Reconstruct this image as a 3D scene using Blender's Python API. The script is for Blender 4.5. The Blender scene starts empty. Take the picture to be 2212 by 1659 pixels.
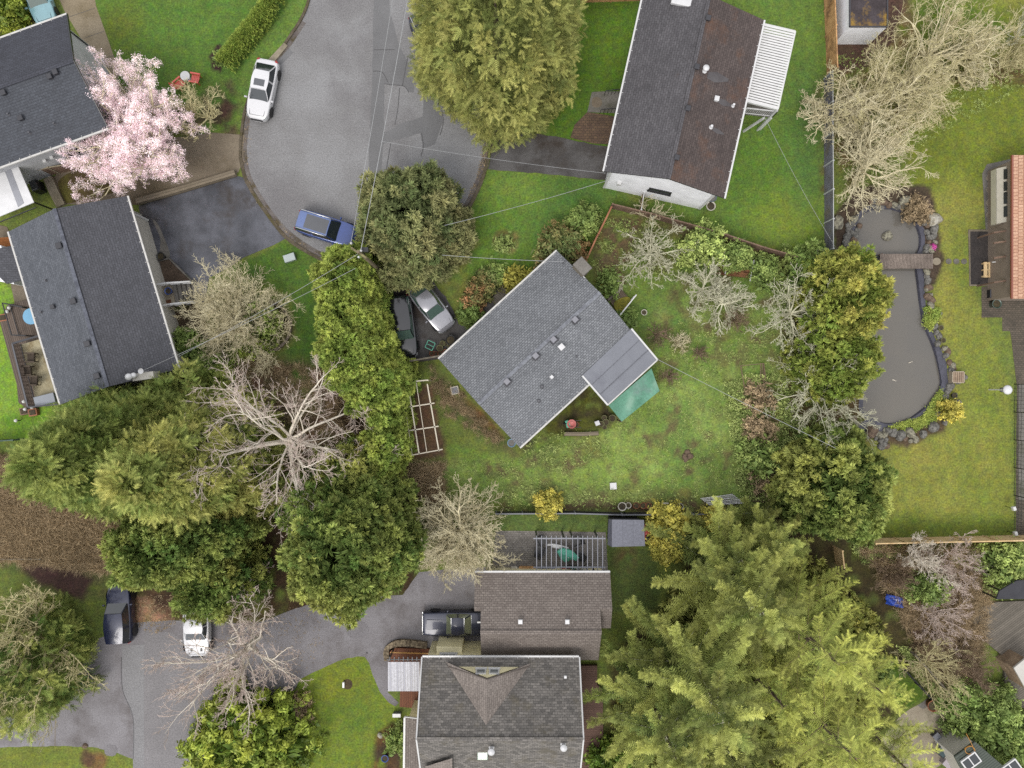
import bpy, math, random
import numpy as np
from mathutils import Vector, Matrix
R = math.radians
PI = math.pi
rng = np.random.default_rng(7)
random.seed(7)
SC = bpy.context.scene
COL = SC.collection

# ------------------------------------------------------------------ camera, sky, sun, exposure
CAMH = 55.0                      # drone height above the yards (m)
TANH = math.tan(R(35.8))
PX = CAMH * TANH / 1106.0        # metres on the ground per photo unit (frame = 2212 x 1659 units)
cam_d = bpy.data.cameras.new('drone_camera')
cam_d.sensor_width = 36.0
cam_d.lens = 18.0 / TANH
cam_d.clip_end = 3000
cam = bpy.data.objects.new('drone_camera', cam_d)
cam.location = (0, 0, CAMH)
COL.objects.link(cam)
SC.camera = cam

SUN_EL, SUN_AZ = R(58), R(205)   # azimuth clockwise from +Y : sun stands to the south-south-west
world = bpy.data.worlds.new('World')
SC.world = world
world.use_nodes = True
wn = world.node_tree
for n in list(wn.nodes): wn.nodes.remove(n)
sky = wn.nodes.new('ShaderNodeTexSky'); sky.sky_type = 'NISHITA'; sky.sun_disc = False
sky.sun_elevation = SUN_EL; sky.sun_rotation = SUN_AZ; sky.dust_density = 3.0; sky.air_density = 1.0
hs = wn.nodes.new('ShaderNodeHueSaturation'); hs.inputs['Saturation'].default_value = 0.30
bg = wn.nodes.new('ShaderNodeBackground'); bg.inputs['Strength'].default_value = 0.15
wo = wn.nodes.new('ShaderNodeOutputWorld')
mxw = wn.nodes.new('ShaderNodeMix'); mxw.data_type = 'RGBA'; mxw.inputs[0].default_value = .8     # cloud cover evens the sky out
mxw.inputs[7].default_value = (4.5, 4.5, 4.6, 1)
wn.links.new(sky.outputs[0], hs.inputs['Color']); wn.links.new(hs.outputs[0], mxw.inputs[6]); wn.links.new(mxw.outputs[2], bg.inputs[0]); wn.links.new(bg.outputs[0], wo.inputs[0])
sd = bpy.data.lights.new('sun', 'SUN'); sd.energy = 0.95; sd.angle = R(26); sd.color = (1.0, 0.95, 0.87)
so = bpy.data.objects.new('sun', sd); COL.objects.link(so)
so.location = (-20, -40, 60)
sdir = Vector((math.sin(SUN_AZ) * math.cos(SUN_EL), math.cos(SUN_AZ) * math.cos(SUN_EL), math.sin(SUN_EL)))
so.rotation_euler = sdir.to_track_quat('Z', 'Y').to_euler()
SC.view_settings.view_transform = 'Standard'; SC.view_settings.look = 'None'
SC.view_settings.gamma = 1.0; SC.view_settings.use_curve_mapping = False
SC.view_settings.exposure = 1.08
SC.cycles.use_denoising = False
SC.cycles.max_bounces = 6; SC.cycles.diffuse_bounces = 2; SC.cycles.glossy_bounces = 2
SC.cycles.transmission_bounces = 3; SC.cycles.transparent_max_bounces = 4

# ------------------------------------------------------------------ helpers: coordinates
def W(dx, dy, h=0.0):
    k = PX * (CAMH - h) / CAMH
    return Vector(((dx - 1106) * k, (829.5 - dy) * k, h))
def Z(c, r, x, y):               # position inside one of the 4 x 4 survey tiles -> photo units
    return (c * 553 + x / 4.0, r * 414.75 + y / 4.0)
def WZ(c, r, x, y, h=0.0):
    return W(*Z(c, r, x, y), h)
def ang(ix, iy):                 # heading (world) of a direction given x right, y down
    return math.atan2(-iy, ix)
KEXP = 1.85
def S(r, g, b, k=KEXP):
    def f(c):
        c /= 255.0
        return c / 12.92 if c < .04045 else ((c + .055) / 1.055) ** 2.4
    return (f(r) / k, f(g) / k, f(b) / k)

# ------------------------------------------------------------------ helpers: materials
def nodes(name):
    m = bpy.data.materials.new(name); m.use_nodes = True
    t = m.node_tree; b = t.nodes['Principled BSDF']
    return m, t, b
def nd(t, k, **kw):
    n = t.nodes.new(k)
    for a, v in kw.items(): setattr(n, a, v)
    return n
def noise(t, co, scale, detail=4, rough=.55):
    n = nd(t, 'ShaderNodeTexNoise'); n.inputs['Scale'].default_value = scale
    n.inputs['Detail'].default_value = detail; n.inputs['Roughness'].default_value = rough
    t.links.new(co, n.inputs['Vector']); return n.outputs['Fac']
def mrange(t, v, a, b, c, d):
    n = nd(t, 'ShaderNodeMapRange'); t.links.new(v, n.inputs[0])
    for i, x in enumerate((a, b, c, d)): n.inputs[i + 1].default_value = x
    return n.outputs[0]
def mixc(t, fac, a, b, blend='MIX'):
    n = nd(t, 'ShaderNodeMix', data_type='RGBA', blend_type=blend)
    for s, v in ((n.inputs[0], fac), (n.inputs[6], a), (n.inputs[7], b)):
        if isinstance(v, (int, float)): s.default_value = v
        elif isinstance(v, tuple): s.default_value = (*v[:3], 1)
        else: t.links.new(v, s)
    return n.outputs[2]
def gray(t, v):
    n = nd(t, 'ShaderNodeCombineColor')
    for i in range(3): t.links.new(v, n.inputs[i])
    return n.outputs[0]
def bump(t, b, h, strength, dist=.02):
    n = nd(t, 'ShaderNodeBump'); n.inputs['Strength'].default_value = strength
    n.inputs['Distance'].default_value = dist
    t.links.new(h, n.inputs['Height']); t.links.new(n.outputs[0], b.inputs['Normal'])
def MK(name, c1, c2=None, s1=1.5, s2=40, amp=.2, rough=.85, bmp=.2, spec=.3, metal=0, lo=.35, hi=.65, c3=None, s3=.4):
    s2 = min(s2, 11); amp *= 1.25; bmp = min(bmp, .15)
    m, t, b = nodes(name)
    co = nd(t, 'ShaderNodeTexCoord').outputs['Object']
    c = c1
    if c2: c = mixc(t, mrange(t, noise(t, co, s1, 5), lo, hi, 0, 1), c1, c2)
    if c3: c = mixc(t, mrange(t, noise(t, co, s3, 5, .65), .5, .66, 0, 1), c, c3)
    n2 = noise(t, co, s2, 3)
    c = mixc(t, 1.0, c, gray(t, mrange(t, n2, .3, .7, 1 - amp, 1 + amp)), 'MULTIPLY')
    t.links.new(c, b.inputs['Base Color'])
    b.inputs['Roughness'].default_value = rough; b.inputs['Metallic'].default_value = metal
    b.inputs['Specular IOR Level'].default_value = spec
    if bmp: bump(t, b, n2, bmp)
    return m
def SHINGLE(name, c1, c2, mortar, bw=.33, rh=.17, moss=None, mlo=.5, mhi=.62, ms=.5, stain=.25, s1=.35, gap=.018):
    m, t, b = nodes(name)
    uv = nd(t, 'ShaderNodeUVMap').outputs[0]
    br = nd(t, 'ShaderNodeTexBrick'); t.links.new(uv, br.inputs['Vector'])
    br.inputs['Color1'].default_value = (*c1, 1); br.inputs['Color2'].default_value = (*c2, 1)
    br.inputs['Mortar'].default_value = (*mortar, 1); br.inputs['Scale'].default_value = 1
    br.inputs['Brick Width'].default_value = bw; br.inputs['Row Height'].default_value = rh
    br.inputs['Mortar Size'].default_value = gap; br.inputs['Mortar Smooth'].default_value = .6
    c = br.outputs['Color']
    c = mixc(t, 1.0, c, gray(t, mrange(t, noise(t, uv, s1, 6, .6), .3, .7, 1 - stain, 1 + stain)), 'MULTIPLY')
    c = mixc(t, 1.0, c, gray(t, mrange(t, noise(t, uv, 9, 4, .7), .3, .7, .68, 1.32)), 'MULTIPLY')
    c = mixc(t, 1.0, c, gray(t, mrange(t, noise(t, uv, 14, 2, .7), .3, .7, .84, 1.16)), 'MULTIPLY')
    if moss:
        f = mrange(t, noise(t, uv, ms, 7, .7), mlo, mhi, 0, .85)
        c = mixc(t, f, c, mixc(t, 1.0, moss, gray(t, mrange(t, noise(t, uv, 12, 3), .3, .7, .6, 1.4)), 'MULTIPLY'))
    t.links.new(c, b.inputs['Base Color']); b.inputs['Roughness'].default_value = .8
    b.inputs['Specular IOR Level'].default_value = .25
    return m
def FOL(name, c1, c2, trans=.08, rough=.7):
    # leaves: colour varies clump by clump through the mesh's own attribute
    m, t, b = nodes(name)
    a = nd(t, 'ShaderNodeAttribute', attribute_name='tint')
    sep = nd(t, 'ShaderNodeSeparateColor'); t.links.new(a.outputs['Color'], sep.inputs[0])
    c = mixc(t, sep.outputs[0], c1, c2)
    c = mixc(t, 1.0, c, gray(t, mrange(t, sep.outputs[1], 0, 1, .4, 1.6)), 'MULTIPLY')
    t.links.new(c, b.inputs['Base Color']); b.inputs['Roughness'].default_value = rough
    b.inputs['Specular IOR Level'].default_value = .25
    if trans:
        tr = nd(t, 'ShaderNodeBsdfTranslucent'); t.links.new(c, tr.inputs[0])
        mx = nd(t, 'ShaderNodeMixShader'); mx.inputs[0].default_value = trans
        t.links.new(b.outputs[0], mx.inputs[1]); t.links.new(tr.outputs[0], mx.inputs[2])
        t.links.new(mx.outputs[0], t.nodes['Material Output'].inputs[0])
    return m
def PAINT(name, c, rough=.25, metal=.0, coat=.6, dirt=.06):
    m, t, b = nodes(name)
    co = nd(t, 'ShaderNodeTexCoord').outputs['Object']
    c = mixc(t, 1.0, c, gray(t, mrange(t, noise(t, co, 3, 5), .3, .7, 1 - dirt, 1 + dirt)), 'MULTIPLY')
    t.links.new(c, b.inputs['Base Color']); b.inputs['Roughness'].default_value = rough
    b.inputs['Metallic'].default_value = metal; b.inputs['Coat Weight'].default_value = coat
    b.inputs['Coat Roughness'].default_value = .08
    return m
def STRIPE(name, c1, c2, period, axis='X', amp=.2, rough=.8, duty=.12, noise_s=3, c3=None):
    # boards / panels: thin dark joints every 'period' metres along one axis of UV
    m, t, b = nodes(name)
    uv = nd(t, 'ShaderNodeUVMap').outputs[0]
    sp = nd(t, 'ShaderNodeSeparateXYZ'); t.links.new(uv, sp.inputs[0])
    v = sp.outputs[axis]
    dv = nd(t, 'ShaderNodeMath', operation='DIVIDE'); t.links.new(v, dv.inputs[0]); dv.inputs[1].default_value = period
    fr = nd(t, 'ShaderNodeMath', operation='FRACT'); t.links.new(dv.outputs[0], fr.inputs[0])
    fl = nd(t, 'ShaderNodeMath', operation='FLOOR'); t.links.new(dv.outputs[0], fl.inputs[0])
    wn_ = nd(t, 'ShaderNodeTexWhiteNoise', noise_dimensions='1D'); t.links.new(fl.outputs[0], wn_.inputs['W'])
    c = mixc(t, noise(t, uv, noise_s, 5), c1, c3 or c1)
    c = mixc(t, 1.0, c, gray(t, mrange(t, wn_.outputs['Value'], 0, 1, 1 - amp, 1 + amp)), 'MULTIPLY')
    c = mixc(t, 1.0, c, gray(t, mrange(t, noise(t, uv, noise_s * 6, 4), .3, .7, .82, 1.18)), 'MULTIPLY')
    lt = nd(t, 'ShaderNodeMath', operation='LESS_THAN'); t.links.new(fr.outputs[0], lt.inputs[0]); lt.inputs[1].default_value = duty
    c = mixc(t, lt.outputs[0], c, c2)
    t.links.new(c, b.inputs['Base Color']); b.inputs['Roughness'].default_value = rough
    b.inputs['Specular IOR Level'].default_value = .25
    return m

# ------------------------------------------------------------------ helpers: objects
def empty(name, loc, label=None, cat=None, group=None):
    o = bpy.data.objects.new(name, None); o.empty_display_size = .3
    o.location = loc; COL.objects.link(o)
    return tag(o, label, cat, group)
def tag(o, label=None, cat=None, group=None, kind=None):
    if label: o['label'] = label
    if cat: o['category'] = cat
    if group: o['group'] = group
    if kind: o['kind'] = kind
    return o
def wloc(o):
    p = Vector(o.location)
    while o.parent: o = o.parent; p += Vector(o.location)
    return p
class MB:
    def __init__(s): s.v = []; s.f = []; s.uv = []; s.mi = []; s.sm = []
    def face(s, pts, uv=None, mi=0, smooth=False):
        i = len(s.v); s.v += [tuple(p) for p in pts]; s.f.append(list(range(i, i + len(pts))))
        s.uv.append(uv or [(p[0], p[1]) for p in pts]); s.mi.append(mi); s.sm.append(smooth)
    def mesh(s, V, F, mi=0, smooth=False, uvs=None):
        i = len(s.v); s.v += [tuple(p) for p in V]
        for k, f in enumerate(F):
            s.f.append([a + i for a in f]); s.mi.append(mi); s.sm.append(smooth)
            s.uv.append(uvs[k] if uvs else [(V[a][0], V[a][1]) for a in f])
    def box(s, c, size, rz=0, mi=0, bevel=0, M=None):
        hx, hy, hz = size[0] / 2, size[1] / 2, size[2] / 2
        M = M or (Matrix.Translation(c) @ Matrix.Rotation(rz, 4, 'Z'))
        if bevel:
            b = min(bevel, hx * .9, hy * .9, hz * .9)
            V = []
            for z, k in ((-hz, 0), (hz - b, 0), (hz, b)):
                for x, y in ((-1, -1), (1, -1), (1, 1), (-1, 1)):
                    V.append((x * (hx - k), y * (hy - k), z))
            F = [(3, 2, 1, 0), (8, 9, 10, 11)]
            for L in (0, 4):
                for k in range(4): F.append((L + k, L + (k + 1) % 4, L + 4 + (k + 1) % 4, L + 4 + k))
            s.mesh([M @ Vector(v) for v in V], F, mi, False, [[(V[a][0], V[a][1]) if abs(V[f[0]][2] - V[f[2]][2]) < 1e-4 else (V[a][0] + V[a][1], V[a][2]) for a in f] for f in F])
            return
        V = [(x, y, z) for z in (-hz, hz) for x, y in ((-hx, -hy), (hx, -hy), (hx, hy), (-hx, hy))]
        F = [(3, 2, 1, 0), (4, 5, 6, 7), (0, 1, 5, 4), (1, 2, 6, 5), (2, 3, 7, 6), (3, 0, 4, 7)]
        s.mesh([M @ Vector(v) for v in V], F, mi, False, [[(V[a][0], V[a][1]) if k < 2 else (V[a][0] + V[a][1], V[a][2]) for a in f] for k, f in enumerate(F)])
    def bar(s, p, q, w, h=None, mi=0):
        # square bar from p to q
        p, q = Vector(p), Vector(q); d = q - p; L = d.length
        if L < 1e-6: return
        h = h or w
        x = d / L; up = Vector((0, 0, 1)) if abs(x.z) < .95 else Vector((0, 1, 0))
        y = up.cross(x).normalized(); z = x.cross(y)
        M = Matrix.Translation((p + q) / 2) @ Matrix((x, y, z)).transposed().to_4x4()
        s.box(None, (L, w, h), M=M, mi=mi)
    def tube(s, pts, r, n=8, mi=0, caps=True):
        pts = [Vector(p) for p in pts]; V = []; F = []
        rr = r if isinstance(r, (list, tuple)) else [r] * len(pts)
        for i, p in enumerate(pts):
            d = (pts[min(i + 1, len(pts) - 1)] - pts[max(i - 1, 0)]).normalized()
            up = Vector((0, 0, 1)) if abs(d.z) < .9 else Vector((1, 0, 0))
            a = d.cross(up).normalized(); b = d.cross(a)
            for k in range(n):
                t = 2 * PI * k / n
                V.append(p + (a * math.cos(t) + b * math.sin(t)) * rr[i])
        for i in range(len(pts) - 1):
            for k in range(n):
                F.append((i * n + k, (i + 1) * n + k, (i + 1) * n + (k + 1) % n, i * n + (k + 1) % n))
        s.mesh(V, F, mi, True)
        if caps:
            s.face(V[:n], mi=mi); s.face(V[-n:][::-1], mi=mi)
    def lathe(s, c, prof, n=16, mi=0, smooth=True, axis='Z', close=True):
        c = Vector(c); V = []; F = []
        for (r, z) in prof:
            for k in range(n):
                t = 2 * PI * k / n
                p = Vector((r * math.cos(t), r * math.sin(t), z))
                if axis == 'Y': p = Vector((p.x, p.z, p.y))
                if axis == 'X': p = Vector((p.z, p.x, p.y))
                V.append(c + p)
        for i in range(len(prof) - 1):
            for k in range(n): F.append((i * n + k, i * n + (k + 1) % n, (i + 1) * n + (k + 1) % n, (i + 1) * n + k))
        s.mesh(V, F, mi, smooth)
        if close:
            if prof[0][0] > 1e-4: s.face(V[:n][::-1], mi=mi)
            if prof[-1][0] > 1e-4: s.face(V[-n:], mi=mi)
    def prism(s, pts, z0, z1, mi=0, bottom=False):
        # pts: list of (x,y); extruded upright
        pts = [Vector((p[0], p[1])) for p in pts]
        A = sum(pts[i].x * pts[(i + 1) % len(pts)].y - pts[(i + 1) % len(pts)].x * pts[i].y for i in range(len(pts)))
        if A < 0: pts = pts[::-1]
        s.face([(p.x, p.y, z1) for p in pts], mi=mi)
        if z1 - z0 > 1e-3:
            for i in range(len(pts)):
                a, b = pts[i], pts[(i + 1) % len(pts)]
                L = (b - a).length
                s.face([(a.x, a.y, z0), (b.x, b.y, z0), (b.x, b.y, z1), (a.x, a.y, z1)], [(0, z0), (L, z0), (L, z1), (0, z1)], mi)
            if bottom: s.face([(p.x, p.y, z0) for p in pts][::-1], mi=mi)
    def build(s, name, mats, parent=None, loc=None):
        off = wloc(parent) if parent else Vector(loc or (0, 0, 0))
        me = bpy.data.meshes.new(name)
        me.from_pydata([(v[0] - off.x, v[1] - off.y, v[2] - off.z) for v in s.v], [], s.f)
        ul = me.uv_layers.new(name='UVMap')
        flat = [c for uv in s.uv for p in uv for c in p]
        ul.data.foreach_set('uv', flat)
        for m in (mats if isinstance(mats, (list, tuple)) else [mats]): me.materials.append(m)
        me.polygons.foreach_set('material_index', s.mi)
        me.polygons.foreach_set('use_smooth', s.sm)
        me.update()
        o = bpy.data.objects.new(name, me); COL.objects.link(o)
        if parent: o.parent = parent
        else: o.location = off
        return o
def npmesh(name, V, F, mat, parent=None, tint=None, loc=None, smooth=False, mat2=None, mi=None):
    off = np.array(wloc(parent) if parent else (loc or (0, 0, 0)), dtype=float)
    V = (V - off).astype(np.float32)
    n = F.shape[1]
    me = bpy.data.meshes.new(name)
    me.vertices.add(len(V)); me.vertices.foreach_set('co', V.ravel())
    me.loops.add(F.size); me.loops.foreach_set('vertex_index', F.astype(np.int32).ravel())
    me.polygons.add(len(F)); me.polygons.foreach_set('loop_start', np.arange(0, F.size, n, dtype=np.int32))
    me.polygons.foreach_set('loop_total', np.full(len(F), n, dtype=np.int32))
    if smooth: me.polygons.foreach_set('use_smooth', np.ones(len(F), dtype=bool))
    if tint is not None:
        a = me.color_attributes.new('tint', 'FLOAT_COLOR', 'POINT')
        a.data.foreach_set('color', tint.astype(np.float32).ravel())
    me.materials.append(mat)
    if mat2: me.materials.append(mat2); me.polygons.foreach_set('material_index', mi.astype(np.int32))
    me.update(calc_edges=True)
    o = bpy.data.objects.new(name, me); COL.objects.link(o)
    if parent: o.parent = parent
    else: o.location = off
    return o
def children(o): return [c for c in COL.objects if c.parent == o]
_kids = {}
def copy_tree(o, loc, rz=0, sc=1, label=None):
    c = o.copy(); COL.objects.link(c); c.location = loc; c.rotation_euler = (0, 0, rz); c.scale = (sc, sc, sc)
    if label: c['label'] = label
    if o.name not in _kids: _kids[o.name] = [(k, [g for g in COL.objects if g.parent == k]) for k in COL.objects if k.parent == o]
    for k, gs in _kids[o.name]:
        kc = k.copy(); COL.objects.link(kc); kc.parent = c
        for g in gs:
            gc = g.copy(); COL.objects.link(gc); gc.parent = kc
    return c
def smooth_poly(P, closed=True, k=5):
    P = [Vector(p) for p in P]; n = len(P); out = []
    rg = range(n) if closed else range(n - 1)
    for i in rg:
        p0, p1, p2, p3 = (P[(i - 1) % n], P[i], P[(i + 1) % n], P[(i + 2) % n]) if closed else (P[max(i - 1, 0)], P[i], P[i + 1], P[min(i + 2, n - 1)])
        for j in range(k):
            t = j / k
            out.append(.5 * ((2 * p1) + (-p0 + p2) * t + (2 * p0 - 5 * p1 + 4 * p2 - p3) * t * t + (-p0 + 3 * p1 - 3 * p2 + p3) * t ** 3))
    if not closed: out.append(P[-1])
    return out
def WP(pts, h=0): return [W(p[0], p[1], h) for p in pts]
def sheet(name, pts, z, mat, kind='structure', curve=False, thick=0, wob=0):
    P = [W(p[0], p[1], 0).to_2d() for p in pts]
    if curve: P = smooth_poly(P)
    if wob:
        Q = []
        for i, p in enumerate(P):
            q = P[(i + 1) % len(P)]; m = max(1, int((q - p).length / .35))
            for j in range(m): Q.append(p.lerp(q, j / m) + Vector((random.gauss(0, wob), random.gauss(0, wob))))
        P = Q
    m = MB(); m.prism(P, z - thick if thick else z, z)
    o = m.build(name, mat)
    if kind: o['kind'] = kind
    return o
def ribbon(name, pts, w, z0, z1, mat, curve=True, closed=False, parent=None, world=False):
    P = [Vector(p).to_2d() if world else W(p[0], p[1]).to_2d() for p in pts]
    if curve: P = smooth_poly(P, closed)
    n = len(P); L = []; Rr = []
    for i in range(n):
        a = P[(i - 1) % n] if closed else P[max(i - 1, 0)]
        b = P[(i + 1) % n] if closed else P[min(i + 1, n - 1)]
        d = (b - a).normalized(); nn = Vector((-d.y, d.x))
        L.append(P[i] + nn * w / 2); Rr.append(P[i] - nn * w / 2)
    m = MB(); acc = 0
    for i in range(n if closed else n - 1):
        j = (i + 1) % n; s = (P[j] - P[i]).length
        q = [(*Rr[i], z1), (*Rr[j], z1), (*L[j], z1), (*L[i], z1)]
        m.face(q, [(acc, 0), (acc + s, 0), (acc + s, w), (acc, w)])
        if z1 - z0 > .002:
            m.face([(*Rr[i], z0), (*Rr[j], z0), (*Rr[j], z1), (*Rr[i], z1)], [(acc, 0), (acc + s, 0), (acc + s, .1), (acc, .1)])
            m.face([(*L[j], z0), (*L[i], z0), (*L[i], z1), (*L[j], z1)], [(acc, 0), (acc + s, 0), (acc + s, .1), (acc, .1)])
        acc += s
    if not closed and z1 - z0 > .002:
        for k, sgn in ((0, 1), (n - 1, -1)):
            q = [(*L[k], z0), (*Rr[k], z0), (*Rr[k], z1), (*L[k], z1)]
            m.face(q if sgn > 0 else q[::-1])
    return m.build(name, mat, parent)

# ------------------------------------------------------------------ foliage engine (numpy)
def tpl_feather(n=8, w=.3, seed=1, bw=.07):
    g = np.random.default_rng(seed); V = []; F = []
    for i in range(n):
        t = i / n
        for s in (1, -1):
            l = w * (1.05 - .75 * t) * g.uniform(.8, 1.2)
            b = len(V)
            V += [(t - .02, 0, 0), (t + bw, 0, .01), (t + .6 * l + .08, s * l, g.uniform(-.06, .06))]
            F.append((b, b + 1, b + 2) if s < 0 else (b + 1, b, b + 2))
    b = len(V); V += [(.8, -.03, 0), (.8, .03, 0), (1.05, 0, .02)]; F.append((b, b + 1, b + 2))
    return np.array(V, float), np.array(F)
def tpl_tuft(n=9, spread=.75, width=.16, seed=2):
    g = np.random.default_rng(seed); V = []; F = []
    for i in range(n):
        a = g.uniform(0, 2 * PI); s = spread * math.sqrt(g.uniform(0, 1))
        d = np.array([1, s * math.cos(a), s * math.sin(a)]); d /= np.linalg.norm(d); d *= g.uniform(.7, 1.05)
        u = np.cross(d, g.normal(size=3)); u /= np.linalg.norm(u); u *= width * g.uniform(.7, 1.2)
        m = d * .45; b = len(V)
        V += [(0, 0, 0), tuple(m + u), tuple(d), tuple(m - u)]
        F += [(b, b + 1, b + 2), (b, b + 2, b + 3)]
    return np.array(V, float), np.array(F)
def tpl_leaves(n=9, size=.38, seed=3, flat=.5):
    g = np.random.default_rng(seed); V = []; F = []
    for i in range(n):
        p = g.normal(size=3) * .45
        nn = g.normal(size=3); nn[0] += flat * 2; nn /= np.linalg.norm(nn)      # +X = outward
        u = np.cross(nn, g.normal(size=3)); u /= np.linalg.norm(u); v = np.cross(nn, u)
        s = size * g.uniform(.7, 1.3); b = len(V)
        V += [tuple(p - u * s), tuple(p + v * s * .45), tuple(p + u * s), tuple(p - v * s * .45)]
        F += [(b, b + 1, b + 2), (b, b + 2, b + 3)]
    return np.array(V, float), np.array(F)
def tpl_petals(n=7, size=.2, seed=4): return tpl_leaves(n, size, seed, .2)
def tpl_twig(n=7, seed=9):
    g = np.random.default_rng(seed); V = []; F = []
    for i in range(n):
        d = np.array([g.uniform(.3, 1), g.normal() * .7, g.normal() * .7]); d = d / np.linalg.norm(d) * g.uniform(.6, 1.1)
        u = np.cross(d, g.normal(size=3)); u /= np.linalg.norm(u); s = g.normal(size=3) * .12; b = len(V)
        V += [tuple(s - u * .018), tuple(s + u * .018), tuple(s + d)]; F.append((b, b + 1, b + 2))
        m = s + d * .5; e = d * .4 + np.cross(d, u) * g.choice([-.4, .4]); b = len(V)
        V += [tuple(m - u * .012), tuple(m + u * .012), tuple(m + e)]; F.append((b, b + 1, b + 2))
    return np.array(V, float), np.array(F)
TP = {'twig': [tpl_twig(8, s) for s in (9, 19, 29)], 'feather': [tpl_feather(7, .32, s) for s in (1, 11)], 'feather2': [tpl_feather(5, .5, s, .15) for s in (5, 15)],
      'tuft': [tpl_tuft(9, .95, .13, s) for s in (2, 12, 22)], 'needle': [tpl_tuft(10, 1.4, .10, s) for s in (6, 16)],
      'leaves': [tpl_leaves(8, .42, s) for s in (3, 13, 23)], 'bigleaf': [tpl_leaves(6, .62, s, .9) for s in (8, 18)],
      'petal': [tpl_petals(7, .27, s) for s in (4, 14, 24)]}
def unit(a): return a / np.maximum(np.linalg.norm(a, axis=-1, keepdims=True), 1e-9)
def bake(kind, P, D, scale, g, roll=None, up=None):
    """copies of a leaf-spray template at P pointing along D; returns V, F, instance index per vertex"""
    tp = TP[kind]; n = len(P)
    if n == 0: return np.zeros((0, 3)), np.zeros((0, 3), int), np.zeros(0, int)
    X = unit(D)
    ref = np.where(np.abs(X[:, 2:3]) > .93, np.array([[1., 0, 0]]), np.array([[0, 0, 1.]]))
    Y = unit(np.cross(ref, X)); Zv = np.cross(X, Y)
    a = g.uniform(-PI, PI, n) if roll is None else g.normal(0, roll, n)
    Y2 = Y * np.cos(a)[:, None] + Zv * np.sin(a)[:, None]; Z2 = -Y * np.sin(a)[:, None] + Zv * np.cos(a)[:, None]
    B = np.stack([X, Y2, Z2], axis=1) * np.asarray(scale).reshape(-1, 1, 1)
    Vs, Fs, Is = [], [], []; off = 0
    ch = g.integers(0, len(tp), n)
    for k, (TV, TF) in enumerate(tp):
        idx = np.nonzero(ch == k)[0]
        if len(idx) == 0: continue
        v = np.einsum('vk,nkj->nvj', TV, B[idx]) + P[idx][:, None, :]
        f = TF[None] + (np.arange(len(idx)) * len(TV))[:, None, None] + off
        Vs.append(v.reshape(-1, 3)); Fs.append(f.reshape(-1, 3)); Is.append(np.repeat(idx, len(TV)))
        off += len(idx) * len(TV)
    return np.concatenate(Vs), np.concatenate(Fs), np.concatenate(Is)
def tints(I, inst, g, jit=.08):
    n = len(I); t = np.ones((n, 4))
    t[:, 0] = np.clip(inst[I, 0] + g.normal(0, jit, n), 0, 1); t[:, 1] = np.clip(inst[I, 1] + g.normal(0, jit, n), 0, 1)
    t[:, 2] = 0
    return t
def softnoise(P, g, wl):
    """smooth pseudo-noise in [0,1] over points"""
    s = np.zeros(len(P))
    for _ in range(7):
        k = g.normal(size=3) * (2 * PI / wl); s += np.sin(P @ k[:P.shape[1]] + g.uniform(0, 2 * PI))
    return np.clip(.5 + s / 7.5, 0, 1)
def tube_np(P0, P1, R0, R1, n=3):
    """many straight tapered prisms at once"""
    D = unit(P1 - P0); ref = np.where(np.abs(D[:, 2:3]) > .9, np.array([[1., 0, 0]]), np.array([[0, 0, 1.]]))
    A = unit(np.cross(D, ref)); B = np.cross(D, A); m = len(P0)
    t = np.arange(n) * 2 * PI / n
    ring = A[:, None, :] * np.cos(t)[None, :, None] + B[:, None, :] * np.sin(t)[None, :, None]
    V = np.concatenate([P0[:, None, :] + ring * R0[:, None, None], P1[:, None, :] + ring * R1[:, None, None]], axis=1)
    k = np.arange(n); k2 = (k + 1) % n
    f = np.stack([k, k + n, k2 + n, k2], axis=1)
    F = f[None] + (np.arange(m) * 2 * n)[:, None, None]
    return V.reshape(-1, 3), F.reshape(-1, 4)

# ------------------------------------------------------------------ tree builders
BARKB = MK('bark_brown', S(92, 78, 66), S(128, 114, 98), 3, 30, .3)
BARKG = MK('bark_pale_grey', S(246, 236, 220, 1.35), S(214, 202, 184, 1.5), 1.2, 18, .18, lo=.45, hi=.7)
BARKL = MK('bark_lichen', S(238, 236, 208, 1.4), S(204, 200, 172, 1.5), 1.5, 18, .2)
BARKT = MK('twig_straw', S(248, 238, 202, 1.45), S(222, 210, 170, 1.5), 1.2, 14, .2)
BARKO = MK('twig_olive', S(240, 230, 180, 1.5), S(200, 188, 140, 1.6), 1.2, 14, .25)
BARKN = MK('twig_brown', S(184, 160, 134), S(142, 120, 100), 1.2, 14, .25)
BARKR = MK('twig_pink_brown', S(232, 214, 204, 1.4), S(206, 186, 172, 1.5), 1.2, 14, .2)
def F_(r, g, b, k=.80, ds=.08):
    c = S(r, g, b, k); l = c[0] * .3 + c[1] * .6 + c[2] * .1
    return tuple(x + (l - x) * ds for x in c)
LCED = FOL('foliage_cedar_gold', F_(92, 104, 46), F_(152, 148, 76))
LHED = FOL('foliage_cypress_lime', F_(104, 128, 48), F_(162, 170, 72))
LPIN = FOL('foliage_pine_grey', F_(84, 100, 56), F_(140, 136, 88))
LDRK = FOL('foliage_cypress_dark', F_(72, 100, 40), F_(158, 160, 76))
LMID = FOL('foliage_cedar_mid', F_(98, 118, 50), F_(174, 168, 86))
LFIR = FOL('foliage_big_fir', F_(68, 90, 36), F_(154, 156, 74))
LYEL = FOL('foliage_big_cypress_yellow', F_(78, 100, 38), F_(164, 166, 70))
LGLD = FOL('foliage_thuja_gold', F_(104, 126, 44), F_(170, 160, 72))
LLAU = FOL('foliage_laurel', F_(72, 102, 30), F_(176, 182, 60), .15, .5)
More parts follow.
